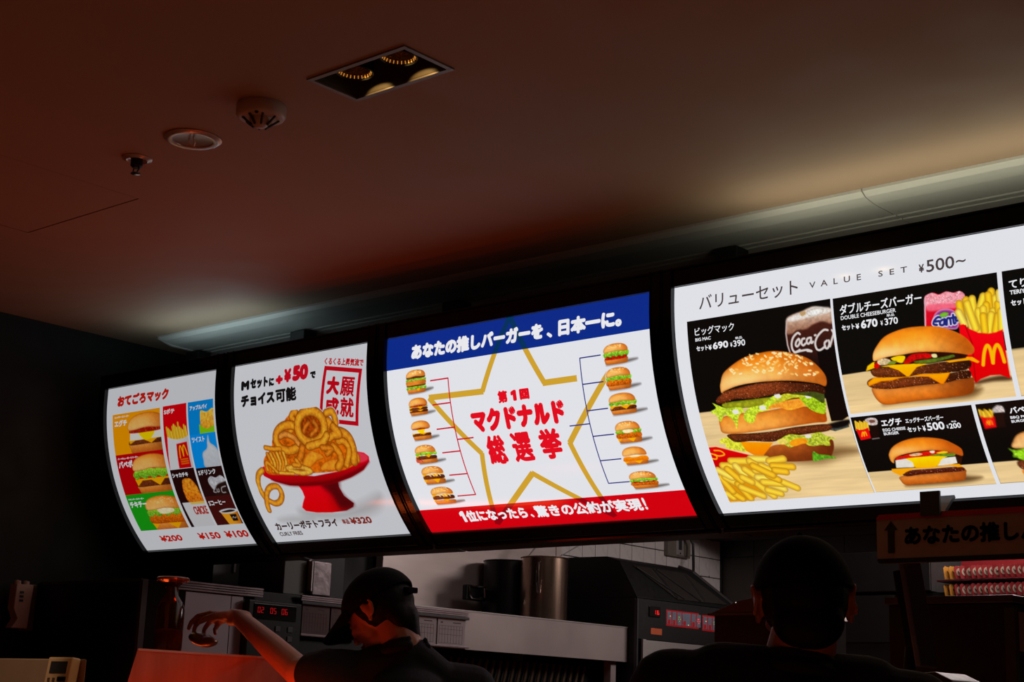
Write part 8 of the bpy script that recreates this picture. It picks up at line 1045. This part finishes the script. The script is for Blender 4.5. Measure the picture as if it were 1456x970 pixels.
for row, z in ((0, 1.852), (1, 1.930)):
    for i in range(30):
        x = -3.10 + i * .0262
        if x > -2.42: break
        yel = i < 2
        nm = ('upper' if row else 'lower')
        lab = ('yellow' if yel else 'red') + ' paper carton with a round print, nested in the ' + nm + ' row on the far shelf'
        grp = ('yellow' if yel else 'red') + ' cartons in the ' + nm + ' row'
        key = yel
        if key not in proto:
            proto[key] = carton(0, 0, M_yel if yel else M_cart, lab, grp)
            c = proto[key]
        else:
            c = copy_tree(proto[key])
        if i % 5 == 4 and not yel:
            lab = 'red paper carton turned to show its whole round print, in the ' + nm + ' row'; grp = 'front-facing red cartons in the ' + nm + ' row'
        c['label'] = lab; c['group'] = grp
        c.location = (x, 6.47 - .002 * i * (1 if i % 5 else 1), z)
        c.rotation_euler = (math.radians(-4), 0, math.radians(34 if i % 5 != 4 else 6))
BOARD_LABEL = {
 1: 'backlit menu board with nine small coloured food tiles, leftmost and narrowest in the row',
 2: 'backlit menu board with curly fries on a red pedestal bowl',
 3: 'backlit menu board with blue and red banners and a gold star',
 4: 'backlit menu board with big burger photographs on black, rightmost in the row'}
board_parts = {}
def lettering_each(board, parent, name, items, rgb, off=.0016):
    for it in items: lettering(board, parent, name, [it], rgb, off)

for b in (1, 2, 3, 4):
    x0, x1 = BX0[b], BX0[b] + BW[b]
    t = thing('menu_board', BOARD_LABEL[b], 'menu board', (x0, 3.66, 1.80), 'curved lightbox menu boards in one row')
    # housing: closed light box behind the curved face
    fr = [surf(0, 0, s, -.006)[1:] for s in np.linspace(-.045, .70, 26)]
    bm = prism(bmesh.new(), fr + [(3.86, 1.815), (3.875, 1.86), (3.875, 2.46), (3.84, 2.498)], 'x', x0 - .034, x1 + .034)
    obj('housing', bm, M_black, t)
    for nm, xa, xb in (('side_rail', x0 - .036, x0 - .001), ('side_rail', x1 + .001, x1 + .036)):
        bm = prism(bmesh.new(), strip_pts(-.052, .708, -.02, .012), 'x', xa, xb)
        bmesh.ops.bevel(bm, geom=[e for e in bm.edges if e.calc_length() > .03], offset=.003, segments=2, affect='EDGES')
        obj(nm, bm, M_gloss, t)
    obj('top_rail', prism(bmesh.new(), strip_pts(-.047, -.001, -.02, .009, 6), 'x', x0 - .001, x1 + .001), M_gloss, t)
    obj('top_lip', bx(x0 - .034, x1 + .034, 3.385, 3.42, 2.497, 2.503, bev=.001), M_gloss, t)
    obj('bottom_rail', prism(bmesh.new(), strip_pts(.664, .705, -.02, .009, 6), 'x', x0 - .001, x1 + .001), M_gloss, t)
    bm = bmesh.new(); tube(bm, [(x0 - .03, 3.70, 1.815), (x1 + .03, 3.70, 1.815)], .008, 8)
    obj('bottom_trim', bm, M_gloss, t)
    # lit panel: the white diffuser sheet
    n = 40
    U, V = np.meshgrid(np.linspace(0, BW[b], 8), np.linspace(0, HS, n))
    X, Y, Z = surf_np(x0, U, V, 0)
    idx = np.arange(8 * n).reshape(n, 8)
    F = np.stack([idx[:-1, :-1], idx[1:, :-1], idx[1:, 1:], idx[:-1, 1:]], -1).reshape(-1, 4)
    p = mesh_np('lit_panel', np.stack([X.ravel(), Y.ravel(), Z.ravel()], 1), F, np.tile(S(PAPER), (8 * n, 1)), print_mat(b), t)
    board_parts[b] = p

for e in PHOTOS: paint(e, board_parts[e[1]])

WH = (240, 240, 244)
# board 1
P = board_parts[1]
RD = (214, 30, 18)
lettering(1, P, 'title_lettering', [('おてごろマック', .069, .388, .033, .078, .0035)], RD)
lettering_each(1, P, 'price_lettering', [('¥200', .130, .262, .597, .626, .002), ('¥150', .362, .488, .597, .628, .002), ('¥100', .518, .646, .597, .629, .002)], RD)
lettering_each(1, P, 'tile_lettering', [
  ('エグチ', .052, .132, .127, .153, .0016), ('エッグチーズバーガー', .053, .146, .112, .120, .0005),
  ('バベポ', .049, .138, .283, .311, .0016), ('バーベキューポークバーガー', .050, .180, .270, .278, .0005),
  ('チキチー', .048, .152, .444, .470, .0016), ('チキンチーズバーガー', .050, .148, .431, .439, .0005),
  ('Sポテ', .362, .424, .114, .133, .0009), ('シャカチキ', .359, .452, .352, .370, .0009),
  ('アップルパイ', .514, .614, .116, .134, .0009), ('ツイスト', .513, .586, .230, .250, .0009),
  ('Sドリンク', .513, .610, .351, .371, .0009), ('Sコーヒー', .513, .608, .469, .489, .0009)], WH)
lettering(1, P, 'bag_lettering', [('CHICKE', .412, .492, .486, .520, .0016)], (190, 60, 50))
# board 2
P = board_parts[2]
BK = (22, 20, 22)
lettering_each(2, P, 'offer_lettering', [('M', .041, .085, .058, .092, .0045), ('セット', .09, .185, .054, .092, .0032), ('に', .19, .217, .062, .092, .0028),
  ('で', .401, .43, .064, .089, .0028), ('チョイス', .040, .219, .108, .151, .0034), ('可能', .224, .331, .104, .153, .0028)], BK)
lettering(2, P, 'offer_price_lettering', [('+', .225, .263, .058, .090, .005), ('¥', .268, .306, .040, .088, .0045), ('50', .311, .392, .033, .088, .006)], (220, 12, 36))
so, sr, sdn = np.array([.472, .052]), np.array([.182, .031]), np.array([-.0385, .184])
q = lambda a, b: tuple(so + sr * a + sdn * b)
ws, hs_ = .075, .075
flats(2, 'stamp_frame', [([q(0, 0), q(1, 0), q(1, ws), q(0, ws)], (214, 8, 30)), ([q(0, 0), q(ws, 0), q(ws, 1), q(0, 1)], (214, 8, 30)),
  ([q(1 - ws, 0), q(1, 0), q(1, 1), q(1 - ws, 1)], (214, 8, 30)), ([q(0, 1 - ws), q(1, 1 - ws), q(1, 1), q(0, 1)], (214, 8, 30))], P)
st = lambda t, a0, a1, b0, b1, w: (t, q(a0, b0), tuple(sr * (a1 - a0)), tuple(sdn * (b1 - b0)), w)
lettering(2, P, 'stamp_lettering', [st('大', .13, .47, .17, .5, .0045), st('願', .5, .86, .16, .5, .0018), st('成', .13, .5, .54, .87, .0030), st('就', .53, .88, .52, .87, .0022)], (214, 8, 30), off=.0010)
lettering(2, P, 'stamp_caption_lettering', [('くるくる上昇気流で', (.4725, .0235), (.189, .0275), (-.002, .025), .0011)], (214, 20, 34))
lettering(2, P, 'name_lettering', [('カーリーポテトフライ', .048, .366, .577, .611, .0016), ('CURLY FRIES', .047, .166, .619, .636, .0006)], (62, 34, 32), off=.0022)
lettering_each(2, P, 'unit_price_lettering', [('単品', .392, .426, .584, .605, .0008), ('¥320', .431, .533, .580, .608, .0018)], (150, 50, 40), off=.0022)
# board 3
P = board_parts[3]
W3 = BW[3]
flats(3, 'blue_banner', [(rect(0, W3, 0, .104), (8, 44, 140))], P)
flats(3, 'red_banner', [(rect(0, W3, .574, HS), (216, 0, 16))], P)
def gold(s): return (2, 52, 96) if s < .104 else ((150, 0, 16) if s > .574 else (214, 166, 48))
star = [((.521, -.004), (.403, .212)), ((.407, .212), (.178, .208)), ((.178, .208), (.352, .402)), ((.352, .398), (.296, .648)), ((.296, .645), (.525, .478)),
        ((.521, .478), (.756, .645)), ((.756, .648), (.698, .394)), ((.697, .398), (.884, .211)), ((.521, -.004), (.648, .212)), ((.641, .212), (.77, .212))]
flats(3, 'gold_star', [(line(a, b, .0185), gold) for a, b in star], P, off=.0009)
RB, BB = (206, 20, 44), (50, 50, 130)
ls = [.156, .232, .309, .385, .46, .533]
flats(3, 'red_bracket', [(line((.190, s), (.267, s), .0044), RB) for s in ls] + [(line((.267, .1547), (.267, .5343), .0044), RB), (line((.267, .348), (.335, .348), .0044), RB)], P, off=.0013)
flats(3, 'blue_bracket', [(line((.788, s), (.864, s), .0036), BB) for s in ls] + [(line((.788, .1547), (.788, .5343), .0036), BB), (line((.713, .347), (.788, .347), .0036), BB)], P, off=.0013)
lettering_each(3, P, 'banner_lettering', [('あなたの推しバーガーを', .111, .655, .032, .083, .0036), ('、', .668, .690, .066, .083, .003), ('日本一に。', .712, .944, .032, .084, .0036)], WH, off=.0018)
lettering(3, P, 'footer_lettering', [('1', .162, .182, .588, .630, .0024), ('位になったら', .187, .437, .588, .631, .0022), ('、', .447, .459, .617, .630, .002), ('驚きの公約が実現', .470, .872, .588, .632, .0019), ('!', .878, .887, .588, .630, .002)], WH, off=.0018)
lettering(3, P, 'election_lettering', [('第', .462, .501, .217, .255, .0024), ('1', .514, .536, .220, .253, .0028), ('回', .548, .586, .220, .253, .003), ('マクドナルド', .341, .708, .264, .336, .0058), ('総', .378, .452, .347, .440, .0040), ('選', .478, .556, .347, .440, .0036), ('挙', .586, .670, .346, .440, .0042)], (232, 14, 32), off=.0022)
# board 4
P = board_parts[4]
GB = (74, 62, 62)
lettering_each(4, P, 'title_lettering', [('バリューセット', .083, .39, .035, .076, .0004), ('V  A  L  U  E', .424, .572, .050, .066, .0003), ('S  E  T', .62, .698, .051, .066, .0003),
  ('¥', .729, .743, .052, .073, .0008), ('500', .749, .822, .044, .075, .0006), ('~', .826, .851, .057, .064, .0006)], GB)
lettering_each(4, P, 'dish_lettering', [('ビッグマック', .065, .191, .122, .144, .0003), ('BIG MAC', .065, .115, .150, .159, .0003), ('セット', .066, .103, .172, .186, .0006), ('¥', .105, .115, .173, .187, .0007),
  ('690', .119, .168, .168, .187, .0010), ('¥', .174, .181, .175, .187, .0003), ('390', .184, .221, .171, .188, .0005), ('単品', .191, .213, .162, .169, .0001)], WH)
lettering_each(4, P, 'dish_lettering', [('ダブルチーズバーガー', .507, .731, .121, .147, .0006), ('DOUBLE CHEESEBURGER', .508, .660, .150, .160, .0002), ('セット', .508, .544, .173, .187, .0006), ('¥', .547, .557, .174, .188, .0007),
  ('670', .562, .608, .168, .189, .0011), ('¥', .616, .622, .176, .188, .0003), ('370', .627, .663, .172, .189, .0005), ('単品', .634, .655, .162, .169, .0001)], WH)
lettering_each(4, P, 'dish_lettering', [('てりやき', .953, 1.045, .125, .146, .0006), ('TERIYAKI', .953, 1.012, .150, .160, .0004), ('セット', .953, .992, .173, .187, .0006)], WH)
lettering_each(4, P, 'dish_lettering', [('エグチ', .566, .622, .422, .442, .0008), ('エッグチーズバーガー', .632, .733, .426, .439, .0004), ('EGG CHEESE', .565, .627, .447, .455, .0003), ('BURGER', .565, .606, .457, .465, .0003),
  ('セット', .631, .668, .449, .463, .0006), ('¥', .672, .680, .449, .464, .0006), ('500', .684, .730, .443, .464, .0009), ('¥', .735, .740, .453, .463, .0002), ('200', .742, .772, .450, .464, .0005), ('単品', .750, .763, .444, .448, .0001)], WH)
lettering_each(4, P, 'dish_lettering', [('バベポ', .901, .958, .424, .441, .0008), ('BBQ PORK', .899, .955, .447, .455, .0003), ('BURGER', .899, .940, .457, .464, .0003)], WH)
# ------------------------------------------------------------------ people
def ell(bm, c, r, rot=None, seg=20):
    t = bmesh.new()
    bmesh.ops.create_uvsphere(t, u_segments=seg, v_segments=seg // 2 + 2, radius=1.0)
    M = Matrix.Diagonal((*r, 1))
    if rot is not None: M = rot.to_4x4() @ M
    bmesh.ops.transform(t, matrix=Matrix.Translation(Vector(c)) @ M, verts=t.verts)
    merge(bm, t)

def cap(bm, a, b, ra, rb, seg=16):
    """tapered capsule"""
    a, b = Vector(a), Vector(b)
    n = 7
    pts = [a + (b - a) * i / n for i in range(n + 1)]
    t = bmesh.new()
    d = (b - a).normalized(); x = d.orthogonal().normalized(); y = d.cross(x)
    rings = []
    prof = [(-ra * .999, .03 * ra), (-ra * .7, ra * .71), (-ra * .35, ra * .94)]
    L = (b - a).length
    prof += [(L * i / n, ra + (rb - ra) * i / n) for i in range(n + 1)]
    prof += [(L + rb * .35, rb * .94), (L + rb * .7, rb * .71), (L + rb * .999, rb * .03)]
    for s, r in prof:
        rings.append([t.verts.new(a + d * s + (x * math.cos(2 * math.pi * k / seg) + y * math.sin(2 * math.pi * k / seg)) * r) for k in range(seg)])
    for p, q in zip(rings, rings[1:]):
        for k in range(seg): t.faces.new((p[k], p[(k + 1) % seg], q[(k + 1) % seg], q[k]))
    t.faces.new(rings[0]); t.faces.new(list(reversed(rings[-1])))
    merge(bm, t)

def chain(bm, pts, radii):
    for i in range(len(pts) - 1): cap(bm, pts[i], pts[i + 1], radii[i], radii[i + 1])

def solid(name, bm, m, parent, voxel=.006, smooth_it=4):
    """fuse overlapping shapes into one continuous surface"""
    bmesh.ops.recalc_face_normals(bm, faces=bm.faces)
    base = Vector((0, 0, 0)); p = parent
    while p is not None:
        base = base + p.location; p = p.parent
    bmesh.ops.translate(bm, vec=-base, verts=bm.verts)
    me = bpy.data.meshes.new('tmp'); bm.to_mesh(me); bm.free()
    o = bpy.data.objects.new('tmp', me); COL.objects.link(o)
    r = o.modifiers.new('r', 'REMESH'); r.mode = 'VOXEL'; r.voxel_size = voxel; r.use_smooth_shade = True
    s = o.modifiers.new('s', 'SMOOTH'); s.factor = .5; s.iterations = smooth_it
    dg = bpy.context.evaluated_depsgraph_get()
    out = bpy.data.meshes.new_from_object(o.evaluated_get(dg)); out.name = name
    bpy.data.objects.remove(o); bpy.data.meshes.remove(me)
    out.materials.clear(); out.materials.append(m)
    for q in out.polygons: q.use_smooth = True
    return link(bpy.data.objects.new(name, out), parent)

M_skin = mat('skin', (170, 112, 88), .45, 0, .06, 60, bump=.1)
M_hair = mat('black_hair', (9, 8, 8), .6, 0, .3, 180, bump=.6, spec=.15)
M_capm = mat('cap_cloth', (12, 11, 13), .9, 0, .1, 200, bump=.3, spec=.12)
M_shirt = mat('charcoal_shirt', (30, 31, 39), .85, 0, .1, 120, bump=.3, spec=.2)
M_trou = mat('dark_trousers', (26, 26, 30), .85, 0, .1, 120)
M_shoe = mat('black_shoes', (16, 16, 16), .4)

class Head:
    """head frame: c centre of the skull, f facing, u up"""
    def __init__(s, c, f, pitch=0, roll=0):
        s.c = Vector(c)
        f = Vector(f).normalized()
        side = Vector((0, 0, 1)).cross(f).normalized()      # towards the person's left
        f2 = (Matrix.Rotation(pitch, 3, side) @ f)
        u2 = (Matrix.Rotation(pitch, 3, side) @ Vector((0, 0, 1)))
        if roll:
            u2 = Matrix.Rotation(roll, 3, f2) @ u2; side = Matrix.Rotation(roll, 3, f2) @ side
        s.f, s.u, s.l = f2, u2, side
        s.R = Matrix((s.l, s.f, s.u)).transposed()
    def p(s, l, f, u): return s.c + s.l * l + s.f * f + s.u * u

def head_shapes(bm, H):
    R = H.R
    ell(bm, H.p(0, -.008, .012), (.076, .095, .088), R)          # cranium
    ell(bm, H.p(0, .040, -.02), (.060, .052, .075), R)           # face
    ell(bm, H.p(0, .035, -.075), (.050, .050, .042), R)          # jaw
    ell(bm, H.p(0, .072, -.106), (.020, .016, .014), R)          # chin
    ell(bm, H.p(0, .084, .020), (.050, .012, .012), R)           # brow
    cap(bm, H.p(0, .088, .004), H.p(0, .106, -.036), .008, .011) # nose
    ell(bm, H.p(.010, .096, -.040), (.008, .008, .007), R); ell(bm, H.p(-.010, .096, -.040), (.008, .008, .007), R)
    ell(bm, H.p(0, .090, -.064), (.022, .010, .006), R)          # upper lip
    ell(bm, H.p(0, .088, -.075), (.019, .010, .007), R)          # lower lip
    for s_ in (-1, 1):
        ell(bm, H.p(s_ * .040, .066, -.030), (.022, .022, .018), R)      # cheek
        ell(bm, H.p(s_ * .030, .082, -.004), (.013, .009, .008), R)      # eyelid
        # ear: rim and lobe
        e = H.p(s_ * .080, -.008, -.012)
        for k in range(9):
            a = math.radians(-60 + 30 * k); b = math.radians(-60 + 30 * (k + 1))
            if k >= 8: break
            q = lambda t_: H.p(s_ * (.082 + .006 * abs(math.sin(t_))), -.012 - .017 * math.cos(t_), -.006 + .028 * math.sin(t_))
            cap(bm, q(a), q(b), .0045, .0045, 8)
        ell(bm, e, (.007, .013, .023), R); ell(bm, H.p(s_ * .079, -.004, -.036), (.006, .008, .008), R)

def dome(H, r, lo, thick, front_drop=0, n=26, off=(0, -.006, .016)):
    """open cloth dome round the skull down to angle lo (fraction of the way below the crown)"""
    bm = bmesh.new()
    rows = []
    for i in range(n + 1):
        t_ = lo * i / n
        row = []
        for k in range(40):
            a = 2 * math.pi * k / 40
            tt = t_ * (1 + front_drop * math.cos(a) )
            z = math.cos(tt); q = math.sin(tt) ** .92 if tt > 0 else 0
            puff = 1 + .05 * math.sin(tt) * (1 if z > .1 else .6)
            row.append(bm.verts.new(H.p(off[0] + r[0] * q * puff * math.sin(a), off[1] + r[1] * q * puff * math.cos(a), off[2] + r[2] * z)))
        rows.append(row)
    for p_, q_ in zip(rows, rows[1:]):
        for k in range(40): bm.faces.new((p_[k], p_[(k + 1) % 40], q_[(k + 1) % 40], q_[k]))
    bmesh.ops.remove_doubles(bm, verts=bm.verts, dist=.0002)
    r_ = bmesh.ops.solidify(bm, geom=list(bm.faces), thickness=thick)
    return bm

def brim(H, z0, f0, length, w, drop):
    bm = bmesh.new()
    top, bot = [], []
    for i in range(9):
        rt, rb = [], []
        for j in range(17):
            a = -1 + 2 * j / 16
            l = w * math.sin(a * math.pi / 2)
            ed = math.cos(a * math.pi / 2) ** .6
            f = f0 * math.cos(a * 1.0) * .98 + length * ed * i / 8
            u = z0 - drop * i / 8 - .018 * a * a
            rt.append(bm.verts.new(H.p(l, f, u))); rb.append(bm.verts.new(H.p(l, f, u - .003)))
        top.append(rt); bot.append(rb)
    for g in (top, bot):
        for p_, q_ in zip(g, g[1:]):
            for k in range(16): bm.faces.new((p_[k], p_[k + 1], q_[k + 1], q_[k]))
    for k in range(16):
        bm.faces.new((top[-1][k], top[-1][k + 1], bot[-1][k + 1], bot[-1][k])); bm.faces.new((top[0][k], top[0][k + 1], bot[0][k + 1], bot[0][k]))
    for i in range(8):
        for e in (0, 16): bm.faces.new((top[i][e], top[i + 1][e], bot[i + 1][e], bot[i][e]))
    return bm

def hand(bm, wrist, dirv, palm_n, side, curl=.5, s=1.0, spread=.1):
    """palm and five fingers. dirv: wrist->knuckles, palm_n: out of the palm, side: towards the thumb"""
    d, n, t = Vector(dirv).normalized(), Vector(palm_n).normalized(), Vector(side).normalized()
    w = Vector(wrist)
    R = Matrix((t, d, n)).transposed()
    ell(bm, w + d * .045 * s, (.038 * s, .052 * s, .016 * s), R)
    ell(bm, w + d * .068 * s, (.040 * s, .026 * s, .014 * s), R)
    cap(bm, w - d * .02 * s, w + d * .03 * s, .025 * s, .027 * s)
    L = (.044, .048, .045, .036)
    for i, x in enumerate((.029, .010, -.010, -.028)):
        k = w + d * (.088 - .004 * abs(i - 1)) * s + t * x * s
        dd = (d + t * spread * (1.5 - i) * .6).normalized()
        c = curl * (1 + .12 * i)
        p = [k]
        ang = c * .55
        for j, f in enumerate((1.0, .62, .5)):
            v = dd * math.cos(ang) + n * math.sin(ang)
            p.append(p[-1] + v * L[i] * f * s); ang += c
        chain(bm, p, [.0092 * s, .0086 * s, .0078 * s, .0066 * s])
    b = w + d * .022 * s + t * .026 * s
    p = [b, b + (d * .6 + t * .75 + n * .35).normalized() * .036 * s]
    p.append(p[-1] + (d * .85 + t * .3 + n * .55).normalized() * .030 * s); p.append(p[-1] + (d * .9 + t * -.05 + n * .6).normalized() * .024 * s)
    chain(bm, p, [.0145 * s, .0115 * s, .0098 * s, .0078 * s])

def body_lower(skin, shirt_bm, trou, shoes, hip, f, shoulder_z):
    """trousers and shoes standing on the floor"""
    f = Vector(f); f.z = 0; f.normalize(); l = Vector((0, 0, 1)).cross(f)
    for s_ in (-1, 1):
        h = Vector(hip) + l * .085 * s_
        foot = Vector((hip[0], hip[1], 0)) + l * .10 * s_
        knee = (h + foot) / 2 + f * .02; knee.z = .47
        chain(trou, [h, knee, foot + Vector((0, 0, .10))], [.092, .064, .050])
        cap(shoes, foot + Vector((0, 0, .045)) - f * .06, foot + Vector((0, 0, .040)) + f * .14, .042, .038)

# ---- worker at the left: cap, reaching with one arm over the food bin
HL = Head((-3.20, 3.10, 1.562), (-.97, -.23, 0), pitch=math.radians(34))
pl = thing('person', 'worker in a dark cap seen from the side, head bowed, bare arm reaching left', 'person', (-3.10, 3.14, 0))
neck = Vector((-3.125, 3.122, 1.462)); chest = Vector((-3.10, 3.14, 1.24))
shR = Vector((-3.27, 2.985, 1.378)); shL = Vector((-3.03, 3.31, 1.350))   # the reaching shoulder is the nearer, left one
elb = Vector((-3.395, 2.99, 1.385)); wri = Vector((-3.785, 3.08, 1.545))
bm = bmesh.new()
head_shapes(bm, HL)
cap(bm, HL.p(0, -.02, -.05), neck, .054, .060)
cap(bm, neck, chest, .055, .07); cap(bm, shR, shL, .045, .045)
chain(bm, [shR, elb], [.052, .044]); chain(bm, [elb, (elb * .55 + wri * .45), wri], [.043, .038, .026])
hd = Vector((-3.915, 3.055, 1.556)) - wri
hand(bm, wri, hd, (-.15, -.3, -1), (-.2, -.85, .2), curl=.62, s=.98, spread=.16)
# other arm down in front
el2 = Vector((-3.10, 3.40, 1.06)); wr2 = Vector((-3.33, 3.30, .98))
chain(bm, [shL, el2], [.050, .042]); chain(bm, [el2, wr2], [.041, .026]); hand(bm, wr2, (-.9, -.35, -.1), (0, 0, -1), (.3, -.9, 0), curl=.5)
hip = (-3.08, 3.16, .92)
cap(bm, chest, hip, .11, .12)
solid('body', bm, M_skin, pl, .0042, 3)
bm = bmesh.new()
cap(bm, neck + Vector((.0, .0, -.045)), chest, .070, .135); cap(bm, chest, hip, .140, .150); ell(bm, chest + Vector((0, 0, .02)), (.13, .185, .16), Matrix.Rotation(math.radians(13), 3, 'Z'))
cap(bm, shR + Vector((.02, .02, 0)), shL, .074, .074); chain(bm, [shR, shR * .62 + elb * .38], [.074, .066]); chain(bm, [shL, shL * .45 + el2 * .55], [.072, .066])
cap(bm, neck + Vector((.01, 0, -.03)), (shR + neck) / 2 + Vector((0, 0, -.03)), .06, .062); cap(bm, neck + Vector((.02, .02, -.03)), (shL + neck) / 2 + Vector((0, 0, -.03)), .06, .062)
sh = solid('shirt', bm, M_shirt, pl, .007, 4)
bm = bmesh.new()
for k in range(14):
    a0, a1 = math.radians(35 + k * 21), math.radians(35 + (k + 1) * 21)
    q = lambda a: neck + Vector((.066 * math.cos(a) + .006, .066 * math.sin(a), -.014 + .018 * math.cos(a)))
    q2 = lambda a: neck + Vector((.060 * math.cos(a) + .006, .060 * math.sin(a), .006 + .018 * math.cos(a)))
    cap(bm, q(a0), q(a1), .013, .013, 8); cap(bm, q2(a0), q2(a1), .008, .008, 8)
solid('collar', bm, M_shirt, pl, .005, 2)
tr, so_ = bmesh.new(), bmesh.new(); body_lower(None, None, tr, so_, hip, (-1, -.2, 0), 1.3)
cap(tr, (hip[0], hip[1] - .05, .93), (hip[0], hip[1] + .05, .93), .13, .13)
solid('trousers', tr, M_trou, pl, .012, 3); solid('shoes', so_, M_shoe, pl, .01, 2)
bm = bmesh.new(); ell(bm, HL.p(0, -.022, .004), (.083, .088, .080), HL.R); ell(bm, HL.p(0, -.056, -.050), (.060, .040, .058), HL.R); cap(bm, HL.p(0, -.060, -.06), neck + Vector((.012, .01, .025)), .040, .036)
for s_ in (-1, 1): ell(bm, HL.p(s_ * .070, .018, .012), (.012, .018, .030), HL.R)
solid('hair', bm, M_hair, pl, .005, 2)
cp_ = obj('cap', dome(HL, (.086, .106, .100), 1.60, .003, .05, off=(0, -.006, .012)), M_capm, pl, smooth=True)
obj('brim', brim(HL, .040, .098, .098, .084, .026), M_capm, cp_, smooth=True)
bm = bmesh.new(); q0 = HL.p(0, -.112, -.006); box(bm, q0.x - .012, q0.x + .014, q0.y - .02, q0.y + .02, q0.z - .010, q0.z + .006, bev=.003); obj('strap', bm, M_capm, cp_)
# wrapped food held in the hand
hp = thing('wrapped_food', 'small dark wrapped burger held under the fingers of the reaching hand', 'food', (-3.90, 3.02, 1.49))
bm = bmesh.new(); ell(bm, (-3.895, 3.030, 1.478), (.048, .040, .020), Matrix.Rotation(.3, 3, 'Y')); ell(bm, (-3.865, 3.03, 1.472), (.03, .03, .016)); solid('wrapper', bm, mat('foil_wrapper', (120, 80, 60), .3, .4, .3, 60, bump=.6), hp, .004, 1)

# ---- person at the right, back turned
HR = Head((-1.423, 2.40, 1.507), (-.60, .80, 0), pitch=math.radians(8), roll=math.radians(-2))
pr_ = thing('person', 'person in dark cap and collared shirt seen from behind, lower right', 'person', (-1.42, 2.36, 0))
neck = Vector((-1.425, 2.385, 1.39)); chest = Vector((-1.42, 2.37, 1.16))
rt = Vector((.80, .60, 0))
sR, sL = neck + rt * .195 + Vector((0, 0, -.075)), neck - rt * .215 + Vector((0, 0, -.055))
bm = bmesh.new()
head_shapes(bm, HR)
cap(bm, HR.p(0, -.02, -.05), neck, .056, .062); cap(bm, neck, chest, .058, .08); cap(bm, sR, sL, .045, .045)
for s_, sg in ((sR, 1), (sL, -1)):
    e = s_ + rt * .05 * sg + Vector((-.02, .03, -.29)); w = e + Vector((-.14, .19, .03))
    chain(bm, [s_, e], [.052, .043]); chain(bm, [e, w], [.042, .027]); hand(bm, w, (-.6, .8, -.05), (0, 0, -1), rt * -sg, curl=.45)
hip = (-1.40, 2.34, .90); cap(bm, chest, hip, .12, .125)
solid('body', bm, M_skin, pr_, .0045, 3)
bm = bmesh.new()
ell(bm, chest + Vector((0, 0, .03)), (.21, .135, .20), Matrix.Rotation(math.atan2(.6, .8), 3, 'Z')); cap(bm, chest, hip, .150, .155)
cap(bm, neck + Vector((0, 0, -.035)), chest, .075, .15); cap(bm, sR, sL, .078, .082)
cap(bm, neck + Vector((0, 0, -.035)), sR * .6 + neck * .4 + Vector((0, 0, .0)), .066, .07); cap(bm, neck + Vector((0, 0, -.035)), sL * .6 + neck * .4, .068, .074)
for s_, sg in ((sR, 1), (sL, -1)):
    e = s_ + rt * .05 * sg + Vector((-.02, .03, -.29)); chain(bm, [s_, s_ * .3 + e * .7], [.078, .068])
solid('shirt', bm, M_shirt, pr_, .007, 4)
bm = bmesh.new()
for k in range(17):
    a0, a1 = math.radians(k * 21), math.radians((k + 1) * 21)
    q = lambda a: neck + Vector((.070 * math.cos(a), .066 * math.sin(a), -.012 - .014 * math.sin(a)))
    q2 = lambda a: neck + Vector((.064 * math.cos(a), .060 * math.sin(a), .012 - .014 * math.sin(a)))
    cap(bm, q(a0), q(a1), .014, .014, 8); cap(bm, q2(a0), q2(a1), .008, .008, 8)
solid('collar', bm, M_shirt, pr_, .005, 2)
tr, so_ = bmesh.new(), bmesh.new(); body_lower(None, None, tr, so_, hip, (-.6, .8, 0), 1.3)
cap(tr, (hip[0] - .04, hip[1] - .03, .92), (hip[0] + .04, hip[1] + .03, .92), .14, .14)
solid('trousers', tr, M_trou, pr_, .012, 3); solid('shoes', so_, M_shoe, pr_, .01, 2)
bm = bmesh.new(); ell(bm, HR.p(0, -.018, .002), (.0765, .090, .086), HR.R); ell(bm, HR.p(0, -.056, -.050), (.062, .042, .050), HR.R)
solid('hair', bm, M_hair, pr_, .005, 2)
cp_ = obj('cap', dome(HR, (.080, .100, .096), 1.52, .003, -.03, off=(0, -.004, .010)), M_capm, pr_, smooth=True)
obj('brim', brim(HR, .026, .094, .075, .078, .025), M_capm, cp_, smooth=True)
bm = bmesh.new(); bmesh.ops.create_uvsphere(bm, u_segments=10, v_segments=6, radius=.006); bmesh.ops.translate(bm, vec=HR.p(0, -.004, .113), verts=bm.verts); obj('cap_button', bm, M_capm, cp_, smooth=True)
